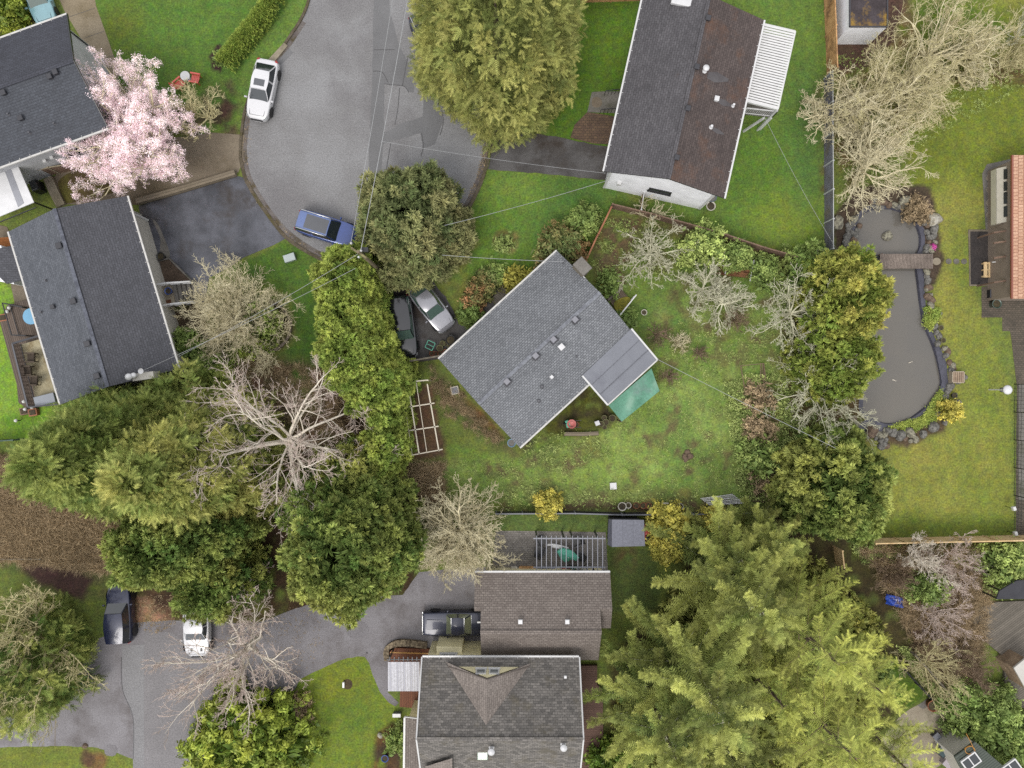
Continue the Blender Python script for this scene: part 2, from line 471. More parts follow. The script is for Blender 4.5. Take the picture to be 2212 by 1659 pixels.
LSHR = FOL('foliage_shrub_green', F_(98, 122, 56), F_(160, 174, 92), .15, .6)
LRED = FOL('foliage_red_tips', F_(96, 118, 62), F_(176, 112, 82), .15, .6)
LYLW = FOL('foliage_yellow', F_(140, 138, 52), F_(210, 196, 84), .2, .6)
LPNK = FOL('blossom_pink', F_(222, 190, 200, .95), F_(255, 242, 244, .95), .3, .8)
LGCV = FOL('leaves_low_weeds', F_(98, 118, 56), F_(160, 170, 96), .1, .7)
LBRN = FOL('leaves_dead_bracken', F_(122, 106, 80), F_(176, 154, 120), .1, .8)
LHDG = FOL('foliage_box_hedge', F_(92, 118, 40), F_(150, 162, 64))

def crown_lobed(c, h, Rx, Ry, g, rot=0, z0=.06, shape='egg', lr=.55, m=20, kind='tuft', dens=1.0, hue=None, ups=.35, fill=True, tsc=.6, unev=.2):
    ph = g.uniform(0, 2 * PI, 6)
    area = PI * (Rx + Ry) / 2 * h * 1.6
    N = max(12, int(area / (lr * lr) * .95 * dens))
    u = g.uniform(0, 1, N * 3)
    if shape == 'egg': rad = lambda u: np.sqrt(np.clip(1 - (np.abs(u - .3) / .72) ** 2.2, 0.02, 1))
    elif shape == 'cone': rad = lambda u: np.clip(1 - u, 0.03, 1) ** .75
    elif shape == 'dome': rad = lambda u: np.sqrt(np.clip(1 - u ** 2, .01, 1))
    else: rad = lambda u: np.clip(1 - u ** 3, .08, 1) ** .6
    keep = g.uniform(0, 1, N * 3) < rad(u) + .12; u = u[keep][:N]; N = len(u)
    a = g.uniform(0, 2 * PI, N)
    lump = 1 + unev * (.5 * np.sin(3 * a + ph[0] + 2 * u) + .35 * np.sin(5 * a + ph[1] - 3 * u) + .3 * np.sin(9 * a + ph[2] + 5 * u))
    r = rad(u) * lump * g.uniform(.86, 1.04, N)
    e = np.stack([np.cos(a), np.sin(a)], 1)
    eps = .04; slope = (rad(np.clip(u + eps, 0, 1)) - rad(np.clip(u - eps, 0, 1))) / (2 * eps) * (Rx + Ry) / 2 / (h * (1 - z0))
    nz = -slope; nrm = unit(np.stack([e[:, 0], e[:, 1], nz], 1))
    cr, sr = math.cos(rot), math.sin(rot)
    x = e[:, 0] * r * Rx; y = e[:, 1] * r * Ry
    P = np.stack([c[0] + x * cr - y * sr, c[1] + x * sr + y * cr, h * (z0 + (1 - z0) * u) - lr * .4], 1)
    nr = np.stack([nrm[:, 0] * cr - nrm[:, 1] * sr, nrm[:, 0] * sr + nrm[:, 1] * cr, nrm[:, 2]], 1)
    D = unit(nr + np.array([0, 0, ups]) + g.normal(0, .18, (N, 3)))
    inst = np.stack([softnoise(P, g, 3.0) * .75 + g.uniform(-.18, .3, N), g.uniform(.2, .8, N)], 1)
    if hue is not None: inst[:, 0] = np.clip(inst[:, 0] * .7 + hue(P), 0, 1)
    lrs = lr * g.uniform(.65, 1.35, N)
    # tufts on each lobe
    M_ = N * m; li = np.repeat(np.arange(N), m)
    t = g.uniform(-.35, 1, M_); q = unit(np.cross(D[li], g.normal(size=(M_, 3))))
    w = np.sqrt(np.clip(1 - np.clip(t, 0, 1), 0, 1)) * g.uniform(.5, 1, M_)
    TPo = P[li] + D[li] * (t * lrs[li] * 1.25)[:, None] + q * (w * lrs[li] * .72)[:, None]
    TD = unit(D[li] * .7 + q * .75 + g.normal(0, .2, (M_, 3)))
    V, F, I = bake(kind, TPo, TD, lrs[li] * tsc * g.uniform(.7, 1.2, M_), g)
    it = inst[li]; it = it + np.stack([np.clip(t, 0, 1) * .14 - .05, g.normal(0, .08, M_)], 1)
    T = tints(I, it, g)
    if fill:
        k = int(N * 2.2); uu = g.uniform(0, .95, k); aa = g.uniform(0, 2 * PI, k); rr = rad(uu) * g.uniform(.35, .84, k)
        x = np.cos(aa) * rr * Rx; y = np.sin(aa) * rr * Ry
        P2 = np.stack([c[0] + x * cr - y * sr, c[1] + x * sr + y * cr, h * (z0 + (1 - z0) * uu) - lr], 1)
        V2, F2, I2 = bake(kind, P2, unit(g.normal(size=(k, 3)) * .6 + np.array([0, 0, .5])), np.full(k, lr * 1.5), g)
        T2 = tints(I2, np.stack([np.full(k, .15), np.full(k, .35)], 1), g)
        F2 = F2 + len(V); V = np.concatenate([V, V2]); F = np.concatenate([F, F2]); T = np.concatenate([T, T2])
    return V, F, T
def trunk_part(root, h, r, mat=None, name='trunk', lean=(0, 0)):
    b = root.location; m = MB()
    m.tube([(b.x, b.y, -.1), (b.x + lean[0] * .5, b.y + lean[1] * .5, h * .5), (b.x + lean[0], b.y + lean[1], h * .95)], [r * 1.25, r * .7, r * .08], 8)
    return m.build(name, mat or BARKB, root)
def shifted(h, x, y):
    """base point of a plant whose middle (at height h) shows at photo unit x, y"""
    return W(x, y, h)
def lobed_tree(name, cat, label, pos, h, Rx, mat, Ry=None, group=None, seed=1, trunk=True, at=None, **kw):
    """pos: photo unit of the crown's middle seen at height 'at' (default half the height)"""
    g = np.random.default_rng(seed); Ry = Ry or Rx
    w = W(pos[0], pos[1], h * .45 if at is None else at)
    root = empty(name, (w.x, w.y, 0), label, cat, group)
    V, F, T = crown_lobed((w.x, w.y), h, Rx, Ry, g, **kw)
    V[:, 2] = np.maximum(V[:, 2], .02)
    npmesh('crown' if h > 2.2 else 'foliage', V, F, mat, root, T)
    if trunk: trunk_part(root, h * .85, .035 * h if h > 2.2 else .04, name='trunk' if h > 2.2 else 'stem')
    return root
def conifer(name, cat, label, base, h, Rr, mat, seed=1, nb=110, z0=.1, p=.85, droop=.22, rise=.12, group=None, hue=None, side=.36, step=.3, kind='feather', az0=0, dens=2, wood=BARKB, tipy=.35):
    g = np.random.default_rng(seed)
    root = empty(name, (base.x, base.y, 0), label, cat, group)
    Ps, Ds, Ls, Is = [], [], [], []; S0, S1, r0, r1 = [], [], [], []
    for i in range(nb):
        u = ((i + .5) / nb) ** .8
        z = h * (z0 + (1 - z0) * u)
        L = Rr * max(0, 1 - u) ** p * g.uniform(.72, 1.1) + .3
        a = az0 + i * 2.39996 + g.normal(0, .25)
        e = np.array([math.cos(a), math.sin(a), 0]); bend = g.normal(0, .12); ep = np.array([-e[1], e[0], 0])
        n = max(3, int(L / step)); t = np.linspace(0, 1, n + 1)
        pts = np.array([base.x, base.y, z]) + e * (t * L)[:, None] + ep * (bend * L * t * t)[:, None]
        pts[:, 2] += rise * L * t - droop * L * t * t + .12 * L * t ** 4
        dr = unit(np.gradient(pts, axis=0))
        S0.append(pts[:-1]); S1.append(pts[1:]); rr = .007 * L + .008
        r0.append(rr * (1.15 - t[:-1])); r1.append(rr * (1.15 - t[1:]))
        bh = g.uniform(0, .5); bv = g.uniform(.1, .8)
        k = t > .1; q = pts[k]; d = dr[k]; tt = t[k]
        for s in (1, -1):
            th = R(48) * s + g.normal(0, .16, len(q))
            c_, s_ = np.cos(th)[:, None], np.sin(th)[:, None]
            pp = np.stack([-d[:, 1], d[:, 0], np.zeros(len(q))], 1)
            sd_ = unit(d * c_ + pp * s_ + np.array([0, 0, -.28]))
            ln = np.clip(side * L * (1 - tt) + .46, .3, 1.25) * g.uniform(.75, 1.15, len(q))
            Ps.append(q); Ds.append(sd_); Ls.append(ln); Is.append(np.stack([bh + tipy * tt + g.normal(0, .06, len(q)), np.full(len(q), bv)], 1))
            if dens > 1:      # second rank, tilted up
                Ps.append(q + d * .1); Ds.append(unit(sd_ + np.array([0, 0, .55]))); Ls.append(ln * .6); Is.append(np.stack([bh + .1 + tipy * tt, np.full(len(q), bv + .08)], 1))
        Ps.append(q); Ds.append(unit(d + np.array([0, 0, .45]))); Ls.append(np.full(len(q), .5)); Is.append(np.stack([bh + .05 + tipy * tt, np.full(len(q), bv + .1)], 1))
    nt = 60; tz_ = g.uniform(.93, 1.02, nt) * h; ta = g.uniform(0, 2 * PI, nt)      # leading shoot
    Ps.append(np.stack([base.x + 0 * ta, base.y + 0 * ta, tz_], 1)); Ds.append(np.stack([np.cos(ta), np.sin(ta), np.full(nt, .5)], 1)); Ls.append(g.uniform(.3, .6, nt)); Is.append(np.stack([np.full(nt, .6), np.full(nt, .6)], 1))
    P, D, L_, I_ = np.concatenate(Ps), np.concatenate(Ds), np.concatenate(Ls), np.concatenate(Is)
    if hue is not None: I_[:, 0] = I_[:, 0] + hue(P)
    I_[:, 1] += g.normal(0, .16, len(I_)); V, F, I = bake(kind, P, D, L_, g, roll=.75)
    V[:, 2] = np.maximum(V[:, 2], .05)
    tr = trunk_part(root, h * .98, .022 * h + .05)
    Vb, Fb = tube_np(np.concatenate(S0), np.concatenate(S1), np.concatenate(r0), np.concatenate(r1), 4)
    Ft = np.concatenate([Fb[:, [0, 1, 2]], Fb[:, [0, 2, 3]]]) + len(V); tn = tints(I, I_, g, .06)
    mi = np.concatenate([np.zeros(len(F)), np.ones(len(Ft))])
    npmesh('crown', np.concatenate([V, Vb]), np.concatenate([F, Ft]), mat, root, np.concatenate([tn, np.ones((len(Vb), 4))]), mat2=wood, mi=mi)
    return root
def bare_tree(name, cat, label, base, h, Rr, mat, seed=1, nl=8, kids=(8, 8, 6), K=(7, 5, 4, 3), ratio=(.55, .5, .45), ang_=(45, 45, 45), wander=.16, up=.12, tr=.16,
              zt=.18, el=(12, 80), rmin=.013, rlimb=.5, group=None, multi=False, twigmat=None, blossom=None, flat=0, cx=0, cy=0, hole=None, tk=.62, nbl=2):
    g = np.random.default_rng(seed)
    root = empty(name, (base.x, base.y, 0), label, cat, group)
    top = np.array([base.x + cx * .25, base.y + cy * .25, h * zt])
    if not multi:
        m = MB(); m.tube([(base.x, base.y, -.1), tuple(top * .5 + np.array([base.x, base.y, 0]) * .5), tuple(top)], [tr * 1.3, tr, tr * .8], 8); m.build('trunk', mat, root)
    a = np.arange(nl) * 2.39996 + g.uniform(0, 6) + g.normal(0, .2, nl)
    ev = R(el[0]) + (R(el[1]) - R(el[0])) * g.uniform(0, 1, nl) ** 1.15
    D = np.stack([np.cos(a) * np.cos(ev), np.sin(a) * np.cos(ev), np.sin(ev)], 1)
    L = 1 / np.sqrt((np.cos(ev) / Rr) ** 2 + (np.sin(ev) / (h * (1 - zt))) ** 2) * g.uniform(.72, 1.0, nl)
    D = unit(D * L[:, None] + np.array([cx, cy, 0]) * .6)
    P = np.repeat(top[None], nl, 0) + g.normal(0, tr * .5, (nl, 3)) * np.array([1, 1, 0])
    if multi: P[:, 2] = .05
    r = np.full(nl, tr * rlimb * 1.3) * g.uniform(.7, 1.1, nl)
    meshes = [[], []]
    for lv in range(len(kids) + 1):
        n = len(P); k = K[lv]
        pts = np.zeros((n, k + 1, 3)); pts[:, 0] = P; d = D.copy()
        for j in range(k):
            d = unit(d + g.normal(0, wander, (n, 3)) + np.array([0, 0, up * (1 if lv else .4) - flat]))
            pts[:, j + 1] = pts[:, j] + d * (L / k)[:, None]
        pts[..., 2] = np.maximum(pts[..., 2], .04)
        tt = np.linspace(0, 1, k + 1); rad = np.maximum(r[:, None] * (1 - .68 * tt)[None], rmin * (1 - .4 * tt)[None])
        V, F = tube_np(pts[:, :-1].reshape(-1, 3), pts[:, 1:].reshape(-1, 3), rad[:, :-1].ravel(), rad[:, 1:].ravel(), 6 if lv == 0 else (4 if lv == 1 else 3))
        meshes[0 if lv < 2 else 1].append((V, F))
        if lv == len(kids): break
        c = kids[lv]; n2 = n * c; pi = np.repeat(np.arange(n), c)
        t = np.tile((np.arange(c) + .5) / c, n) * .82 + .2 + g.normal(0, .05, n2); t = np.clip(t, .12, 1)
        s = t * k; i0 = np.minimum(s.astype(int), k - 1); fr = (s - i0)[:, None]
        Pn = pts[pi, i0] * (1 - fr) + pts[pi, i0 + 1] * fr; pd = unit(pts[pi, i0 + 1] - pts[pi, i0])
        q = unit(np.cross(pd, g.normal(size=(n2, 3)))); q[:, 2] = q[:, 2] * .7 + .1; q = unit(q)
        al = R(ang_[lv]) * g.uniform(.6, 1.3, n2)
        Dn = unit(pd * np.cos(al)[:, None] + q * np.sin(al)[:, None])
        Ln = L[pi] * ratio[lv] * (1.15 - .55 * t) * g.uniform(.6, 1.2, n2)
        rn = np.maximum(r[pi] * (1 - .6 * t) * tk, rmin)
        P, D, L, r = Pn, Dn, Ln, rn
    def cat(ms):
        off = 0; Vs, Fs = [], []
        for V, F in ms: Vs.append(V); Fs.append(F + off); off += len(V)
        return np.concatenate(Vs), np.concatenate(Fs)
    V, F = cat(meshes[0]); npmesh('limbs', V, F, mat, root, smooth=True)
    if meshes[1]:
        V, F = cat(meshes[1]); npmesh('twigs', V, F, twigmat or mat, root)
    if blossom:
        q = pts[:, 1:].reshape(-1, 3); q = np.repeat(q, nbl, 0) + g.normal(0, .07, (len(q) * nbl, 3))
        if hole is not None: q = q[g.uniform(0, 1, len(q)) < hole(q)]
        V, F, I = bake('petal', q, g.normal(size=(len(q), 3)) + np.array([0, 0, .5]), g.uniform(.1, .2, len(q)), g)
        hu = softnoise(q, g, 2.2)
        npmesh('blossom', V, F, blossom, root, tints(I, np.stack([hu * .7 + g.uniform(0, .4, len(q)), g.uniform(.45, .9, len(q))], 1), g))
    return root
def scatter(name, label, cat, poly, n, mat, seed, kind='leaves', smin=.1, smax=.3, hmax=.15, clump=.5, kindtag='stuff', wl=1.5):
    """low leaves growing over an area: one object, nobody could count them"""
    g = np.random.default_rng(seed)
    P = np.array([W(*p).to_2d() for p in poly]); lo, hi = P.min(0), P.max(0)
    pts = g.uniform(lo, hi, (n * 4, 2)); pts = pts[inside(pts, P)]
    pr = softnoise(pts, g, wl); pts = pts[g.uniform(0, 1, len(pts)) < np.clip((pr - clump) * 4 + .5, .04, 1)][:n]
    m = len(pts); s = g.uniform(smin, smax, m)
    Q = np.column_stack([pts, g.uniform(.02, hmax, m)])
    V, F, I = bake(kind, Q, unit(g.normal(0, .5, (m, 3)) + np.array([0, 0, 1])), s, g)
    V[:, 2] = np.maximum(V[:, 2], .015)
    o = npmesh(name, V, F, mat, None, tints(I, np.stack([softnoise(Q, g, 1.2) * .6 + g.uniform(0, .4, m), g.uniform(.2, .8, m)], 1), g), loc=(P.mean(0)[0], P.mean(0)[1], 0))
    return tag(o, label, cat, None, kindtag)
def inside(p, poly):
    x, y = p[:, 0], p[:, 1]; c = np.zeros(len(p), bool); n = len(poly)
    for i in range(n):
        x1, y1 = poly[i]; x2, y2 = poly[(i + 1) % n]
        if y1 == y2: continue
        k = ((y1 > y) != (y2 > y)) & (x < (x2 - x1) * (y - y1) / (y2 - y1) + x1)
        c ^= k
    return c

# ------------------------------------------------------------------ ground painted region by region (true surface colours)
POND = [Z(3,1,870,160), Z(3,1,1020,138), Z(3,1,1150,168), Z(3,1,1255,245), Z(3,1,1312,360), Z(3,1,1315,470), Z(3,1,1290,560), Z(3,1,1285,670), Z(3,1,1300,800), Z(3,1,1325,1000),
        Z(3,1,1360,1160), Z(3,1,1430,1330), Z(3,1,1480,1500), Z(3,1,1500,1640), Z(3,2,1470,110), Z(3,2,1380,190), Z(3,2,1200,318), Z(3,2,1050,345), Z(3,2,960,325),
        Z(3,2,870,270), Z(3,2,820,200), Z(3,1,850,1640), Z(3,1,880,1400), Z(3,1,900,1150), Z(3,1,930,900), Z(3,1,900,720), Z(3,1,800,590), Z(3,1,735,500), Z(3,1,735,400), Z(3,1,780,250)]
def _grid(lo, hi, step, far):
    a = np.arange(lo, hi + 1e-6, step); out = []
    e = step; p = hi
    while p < far: e *= 1.6; p += e; out.append(p)
    out = np.array(out); return np.concatenate([(-out[::-1]) if abs(lo + hi) < 1e-6 else lo - (out[::-1] - hi), a, out])
gx = _grid(-46, 46, .2, 1500); gy = _grid(-35, 35, .2, 1500)
GX, GY = np.meshgrid(gx, gy)
pts = np.stack([GX.ravel(), GY.ravel()], 1)
g0 = np.random.default_rng(5)
def _n(wl, amp, p=None):
    """lattice noise, three octaves, roughly -1..1 times amp"""
    p = pts if p is None else p; s = np.zeros(len(p)); w = 1.0; tot = 0
    for o in range(3):
        L = wl / 2 ** o; q = np.clip(p, -60, 60) / L + g0.uniform(0, 50, 2); th = g0.uniform(0, 6.3)
        q = np.stack([q[:, 0] * math.cos(th) - q[:, 1] * math.sin(th), q[:, 0] * math.sin(th) + q[:, 1] * math.cos(th)], 1)
        i = np.floor(q).astype(int); f = q - i; f = f * f * (3 - 2 * f)
        T = g0.uniform(-1, 1, (256, 256)); G = lambda a, b: T[(i[:, 0] + a) & 255, (i[:, 1] + b) & 255]
        v = (G(0, 0) * (1 - f[:, 0]) + G(1, 0) * f[:, 0]) * (1 - f[:, 1]) + (G(0, 1) * (1 - f[:, 0]) + G(1, 1) * f[:, 0]) * f[:, 1]
        s += v * w; tot += w; w *= .55
    return s / tot * 1.7 * amp
wx = pts + np.stack([_n(1.6, .16) + _n(.7, .09), _n(1.6, .16) + _n(.7, .09)], 1)
DX = wx[:, 0] / PX + 1106; DY = 829.5 - wx[:, 1] / PX
dp = np.stack([DX, DY], 1)
colr = np.tile(np.array(S(104, 124, 56)), (len(pts), 1))
def sdist(poly):
    P = np.array(poly, float); mn, mx = P.min(0) - 60, P.max(0) + 60
    sel = np.nonzero((dp[:, 0] > mn[0]) & (dp[:, 0] < mx[0]) & (dp[:, 1] > mn[1]) & (dp[:, 1] < mx[1]))[0]
    q = dp[sel]; d = np.full(len(q), 1e9)
    for i in range(len(P)):
        a, b = P[i], P[(i + 1) % len(P)]; ab = b - a
        t = np.clip(((q - a) @ ab) / max(ab @ ab, 1e-9), 0, 1)
        d = np.minimum(d, np.linalg.norm(q - a - t[:, None] * ab, axis=1))
    return sel, np.where(inside(q, P), d, -d)
def paint(rgb, poly, soft=10, k=1.0, wl=None, thr=.5, rgb2=None):
    """soft in photo units; wl: patchy, covering only where a smooth noise passes thr"""
    sel, d = sdist(poly); w = np.clip(.5 + d / soft, 0, 1) * k
    if wl: 
        nz = .5 + _n(wl, .5, pts[sel]); w = w * np.clip((nz - thr) * 3 + .5, 0, 1)
    c = np.array(S(*rgb))[None]
    if rgb2 is not None: f = np.clip(.5 + _n(1.0, .6, pts[sel]), 0, 1)[:, None]; c = c * (1 - f) + np.array(S(*rgb2))[None] * f
    colr[sel] = colr[sel] * (1 - w[:, None]) + c * w[:, None]
def ell(cx, cy, rx, ry, n=14): return [(cx + rx * math.cos(2 * PI * i / n), cy + ry * math.sin(2 * PI * i / n)) for i in range(n)]
def rect(x0, y0, x1, y1): return [(x0, y0), (x1, y0), (x1, y1), (x0, y1)]
# lawns
paint((86, 122, 48), [(190, -40), (760, -40), (600, 130), (500, 280), (430, 290), (250, 170)], 10)
paint((120, 130, 50), ell(262, 60, 40, 50), 60, .5)
paint((76, 108, 42), ell(340, 150, 110, 70), 80, .6)
paint((98, 132, 56), [(510, 190), (560, 60), (660, -20), (700, -20), (560, 240), (522, 330)], 8, .8)
paint((78, 112, 34), [(1230, -20), (1400, -20), (1310, 340), (1180, 290)], 8)
paint((92, 126, 36), ell(1310, 100, 50, 70), 70, .6)
paint((96, 128, 52), [(1560, -20), (1790, -20), (1790, 560), (1400, 470), (1310, 380), (1310, 450), (1560, 420)], 10)
paint((84, 120, 42), ell(1640, 370, 80, 110), 90, .8)
paint((112, 136, 48), ell(1700, 470, 70, 60), 70, .8)
paint((72, 112, 56), ell(1740, 300, 36, 160), 60, .6)
paint((92, 128, 48), [(1050, 365), (1305, 390), (1315, 450), (1270, 560), (1110, 640), (980, 600), (960, 560), (1010, 470)], 10)
paint((112, 142, 60), ell(1110, 400, 80, 34), 50, .6)
paint((74, 112, 52), ell(1250, 420, 70, 40), 60, .7)
paint((82, 118, 60), ell(1190, 490, 60, 40), 60, .5)
paint((80, 114, 44), [(620, 520), (700, 560), (700, 830), (560, 800), (640, 740), (630, 640), (500, 580)], 8)
paint((66, 100, 36), ell(680, 700, 40, 90), 50, .7)
paint((104, 132, 56), [(1300, 480), (1740, 570), (1700, 700), (1710, 960), (1700, 1090), (1500, 1080), (1100, 1090), (930, 1050), (880, 980), (960, 960), (1110, 985), (1300, 900), (1420, 780), (1360, 700)], 12)
paint((88, 128, 66), ell(1480, 940, 60, 110), 90, .6)
paint((74, 118, 58), ell(1440, 690, 70, 50), 70, .5)
paint((134, 162, 72), ell(1320, 1000, 110, 34), 60, .8)
paint((128, 154, 70), ell(1180, 1030, 90, 26), 50, .6)
paint((146, 172, 86), ell(1400, 970, 60, 60), 60, .5, 1.5, .5)
paint((128, 158, 80), ell(1090, 1030, 60, 40), 50, .7, 1.4, .4)
paint((110, 140, 58), ell(1470, 800, 90, 50), 60, .7, 1.6, .45)
paint((138, 160, 84), ell(1580, 880, 90, 90), 80, .6, 1.2, .5)
paint((126, 138, 60), [(1800, 80), (2230, -20), (2230, 330), (2130, 400), (2100, 620), (2180, 830), (2190, 1165), (1880, 1165), (1860, 960), (2010, 900), (2020, 600), (2000, 420)], 10)
paint((102, 122, 40), [(1930, 170), (2230, 170), (2230, 330), (2100, 420), (1960, 420)], 40, .8)
paint((84, 112, 32), ell(2060, 60, 130, 60), 50, .9)
paint((138, 144, 66), ell(2060, 470, 44, 90), 60, .6)
paint((110, 132, 52), ell(2080, 560, 36, 80), 50, .6)
paint((112, 132, 52), ell(2120, 760, 50, 60), 60, .5)
paint((144, 146, 66), ell(2045, 640, 16, 90), 24, .5)
paint((110, 132, 50), ell(2130, 960, 50, 180), 60, .7)
paint((146, 142, 70), ell(2060, 1000, 80, 90), 90, .6, 3, .5)
paint((90, 116, 40), [(1870, 1110), (2190, 1120), (2190, 1168), (1860, 1168)], 30, .7)
paint((108, 132, 46), [(640, 1460), (780, 1410), (860, 1530), (850, 1659), (610, 1690), (600, 1560)], 8)
paint((118, 132, 42), ell(735, 1480, 50, 40), 50, .8)
paint((86, 118, 44), ell(770, 1540, 60, 50), 50, .6, 1.6, .5)
paint((110, 128, 52), [(-30, 1615), (120, 1612), (210, 1618), (290, 1650), (290, 1700), (-30, 1700)], 8)
paint((116, 158, 52), [(-30, 560), (32, 640), (60, 880), (240, 870), (90, 950), (-30, 955)], 8)
paint((92, 134, 38), ell(90, 915, 90, 24), 20, .8)
paint((98, 124, 62), [(1090, 1105), (1320, 1105), (1320, 1150), (1060, 1148)], 8)
paint((84, 104, 52), [(1310, 1180), (1420, 1190), (1420, 1320), (1320, 1320)], 10)
paint((92, 84, 52), ell(1352, 1210, 24, 34), 24, .8, .8, .45)
# earth, mulch, moss
paint((62, 46, 46), [(452, 128), (470, 100), (500, 98), (478, 130), (478, 160), (462, 150)], 5)
paint((92, 84, 64), [(400, 230), (500, 170), (518, 235), (518, 320), (420, 300), (330, 275), (240, 250)], 20, .9, .9, .4, (66, 54, 46))
paint((80, 60, 52), ell(495, 240, 14, 24), 10, .8)
paint((98, 84, 66), ell(560, 712, 74, 58), 10, .9, 1.0, .3, (70, 74, 42))
paint((84, 70, 60), [(370, 680), (430, 640), (470, 800), (440, 840), (400, 800)], 10, .9)
paint((112, 88, 70), [(320, 790), (560, 770), (790, 800), (800, 1060), (400, 1100), (330, 1000)], 30, .95, 1.6, .35, (88, 84, 60))
paint((92, 76, 62), [(850, 845), (935, 826), (965, 990), (860, 1000)], 14, .95, .8, .15, (104, 82, 60))
paint((96, 82, 66), [(950, 800), (1125, 985), (1060, 960), (980, 900), (930, 780)], 24, .9, .8, .35, (74, 88, 52))
paint((120, 76, 50), [(1000, 850), (1055, 905), (1085, 945), (1040, 915)], 16, .7)
paint((80, 64, 56), [(1128, 950), (1170, 940), (1205, 960), (1210, 1000), (1170, 1008), (1130, 995)], 8, .95, .8, .2, (80, 104, 60))
paint((92, 72, 60), [(1240, 935), (1300, 935), (1300, 985), (1262, 998), (1240, 970)], 9, .95, .7, .3, (120, 98, 62))
paint((104, 116, 56), [(1120, 985), (1320, 985), (1320, 1010), (1120, 1020)], 20, .5, .8, .5)
paint((60, 54, 42), [(1178, 900), (1268, 836), (1345, 912), (1290, 945), (1180, 935)], 8, 1, .8, .0, (82, 92, 34))
paint((92, 80, 62), [(1090, 1045), (1300, 1050), (1520, 1060), (1600, 1090), (1590, 1108), (1080, 1104)], 14, .95, .9, .36, (96, 84, 62))
paint((150, 128, 86), ell(1390, 1075, 34, 14), 16, .5)
paint((130, 96, 62), ell(1478, 1064, 14, 10), 10, .8)
paint((104, 88, 72), ell(1415, 957, 20, 12), 10, .6); paint((104, 84, 70), ell(1370, 970, 16, 8), 8, .6)
paint((74, 56, 46), ell(1485, 984, 13, 15), 8, .9)
paint((110, 82, 68), [(1310, 470), (1390, 470), (1350, 620), (1290, 610), (1275, 560)], 16, .85, .8, .4, (86, 76, 60))
paint((96, 88, 62), [(1380, 460), (1480, 480), (1500, 540), (1430, 600), (1380, 560)], 20, .6, .8, .45)
paint((92, 74, 60), [(1440, 480), (1740, 565), (1740, 600), (1500, 560)], 10, .6, .8, .4)
paint((108, 86, 60), ell(1595, 690, 44, 26), 16, .7, .8, .45); paint((104, 96, 60), ell(1420, 730, 30, 30), 16, .5, .7, .5)
paint((102, 90, 60), ell(1570, 830, 60, 26), 16, .8, .7, .45, (84, 106, 58))
paint((106, 82, 58), [(1600, 830), (1690, 820), (1700, 1080), (1610, 1070), (1590, 960)], 22, .9, .9, .45, (126, 96, 66))
paint((92, 74, 60), ell(1565, 900, 26, 8), 8, .7)
paint((82, 66, 48), [(1680, 560), (1900, 540), (1880, 960), (1700, 960)], 24, .9, 1.2, .3, (96, 84, 50))
paint((74, 64, 56), [(1800, 470), (1850, 400), (2010, 400), (2040, 560), (2020, 620), (1850, 560), (1800, 545)], 8, .95)
paint((84, 72, 60), [(1840, 900), (1900, 950), (1960, 970), (2040, 930), (2060, 880), (2010, 900), (1900, 930)], 8, .9)
paint((96, 102, 38), [(1905, 925), (1990, 900), (2030, 840), (2050, 850), (2030, 905), (1960, 945)], 8, .95)
paint((98, 94, 44), [(1992, 660), (2015, 670), (2032, 700), (2024, 720), (2000, 712)], 5, .95)
paint((118, 94, 70), [(1790, 20), (1960, -20), (1990, 120), (1960, 300), (1830, 420), (1800, 300), (1800, 150)], 16, .8, .9, .4, (96, 88, 56))
paint((82, 66, 56), [(1796, 0), (1960, -10), (1930, 90), (1870, 150), (1800, 160)], 10, .95)
paint((88, 74, 50), [(1960, 100), (2212, 130), (2230, 190), (1960, 170)], 18, .85, 1, .3)
paint((98, 78, 60), [(1760, 170), (1800, 170), (1798, 420), (1770, 420)], 16, .6, .8, .45)
paint((124, 104, 82), [(-30, 975), (60, 1000), (260, 1110), (330, 1200), (230, 1230), (-30, 1200)], 18, .95, 1, .0, (102, 84, 66))
paint((104, 104, 66), [(-30, 1190), (230, 1220), (240, 1300), (0, 1230)], 16, .95, 1, .35, (84, 106, 52))
paint((78, 60, 56), [(40, 1205), (120, 1195), (200, 1250), (180, 1300), (60, 1250)], 16, .95)
paint((168, 134, 106), [(285, 1285), (372, 1285), (375, 1340), (290, 1360)], 12, .9, .6, .1, (112, 92, 66))
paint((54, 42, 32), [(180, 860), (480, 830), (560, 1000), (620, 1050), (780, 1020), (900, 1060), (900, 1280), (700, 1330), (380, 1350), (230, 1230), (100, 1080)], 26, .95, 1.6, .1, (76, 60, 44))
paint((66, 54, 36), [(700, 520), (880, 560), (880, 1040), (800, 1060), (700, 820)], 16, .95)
paint((116, 88, 60), [(850, 1010), (960, 1040), (950, 1120), (880, 1110)], 24, .8, .9, .4)
paint((58, 50, 36), [(1440, 1300), (1500, 1130), (1700, 1080), (2000, 1200), (1990, 1400), (1960, 1480), (1900, 1659), (1300, 1700), (1320, 1420)], 30, .95, 2, .1, (74, 72, 42))
paint((72, 58, 50), [(1850, 1176), (2230, 1176), (2230, 1290), (2110, 1290), (2120, 1480), (2060, 1500), (1990, 1460), (1950, 1300)], 10, .98, 1, .0, (96, 76, 64))
paint((88, 104, 44), [(1830, 1178), (2130, 1178), (2130, 1200), (1840, 1208)], 8, .9)
paint((74, 104, 30), [(1880, 1430), (1930, 1420), (2000, 1500), (1960, 1530), (1880, 1500)], 10)
paint((84, 62, 46), [(370, 1400), (600, 1290), (700, 1290), (560, 1500), (600, 1560), (420, 1560)], 20, .5, .8, .5)
paint((120, 92, 62), ell(205, 1645, 26, 22), 10, .8); paint((82, 66, 52), ell(190, 1640, 16, 20), 6, .8)
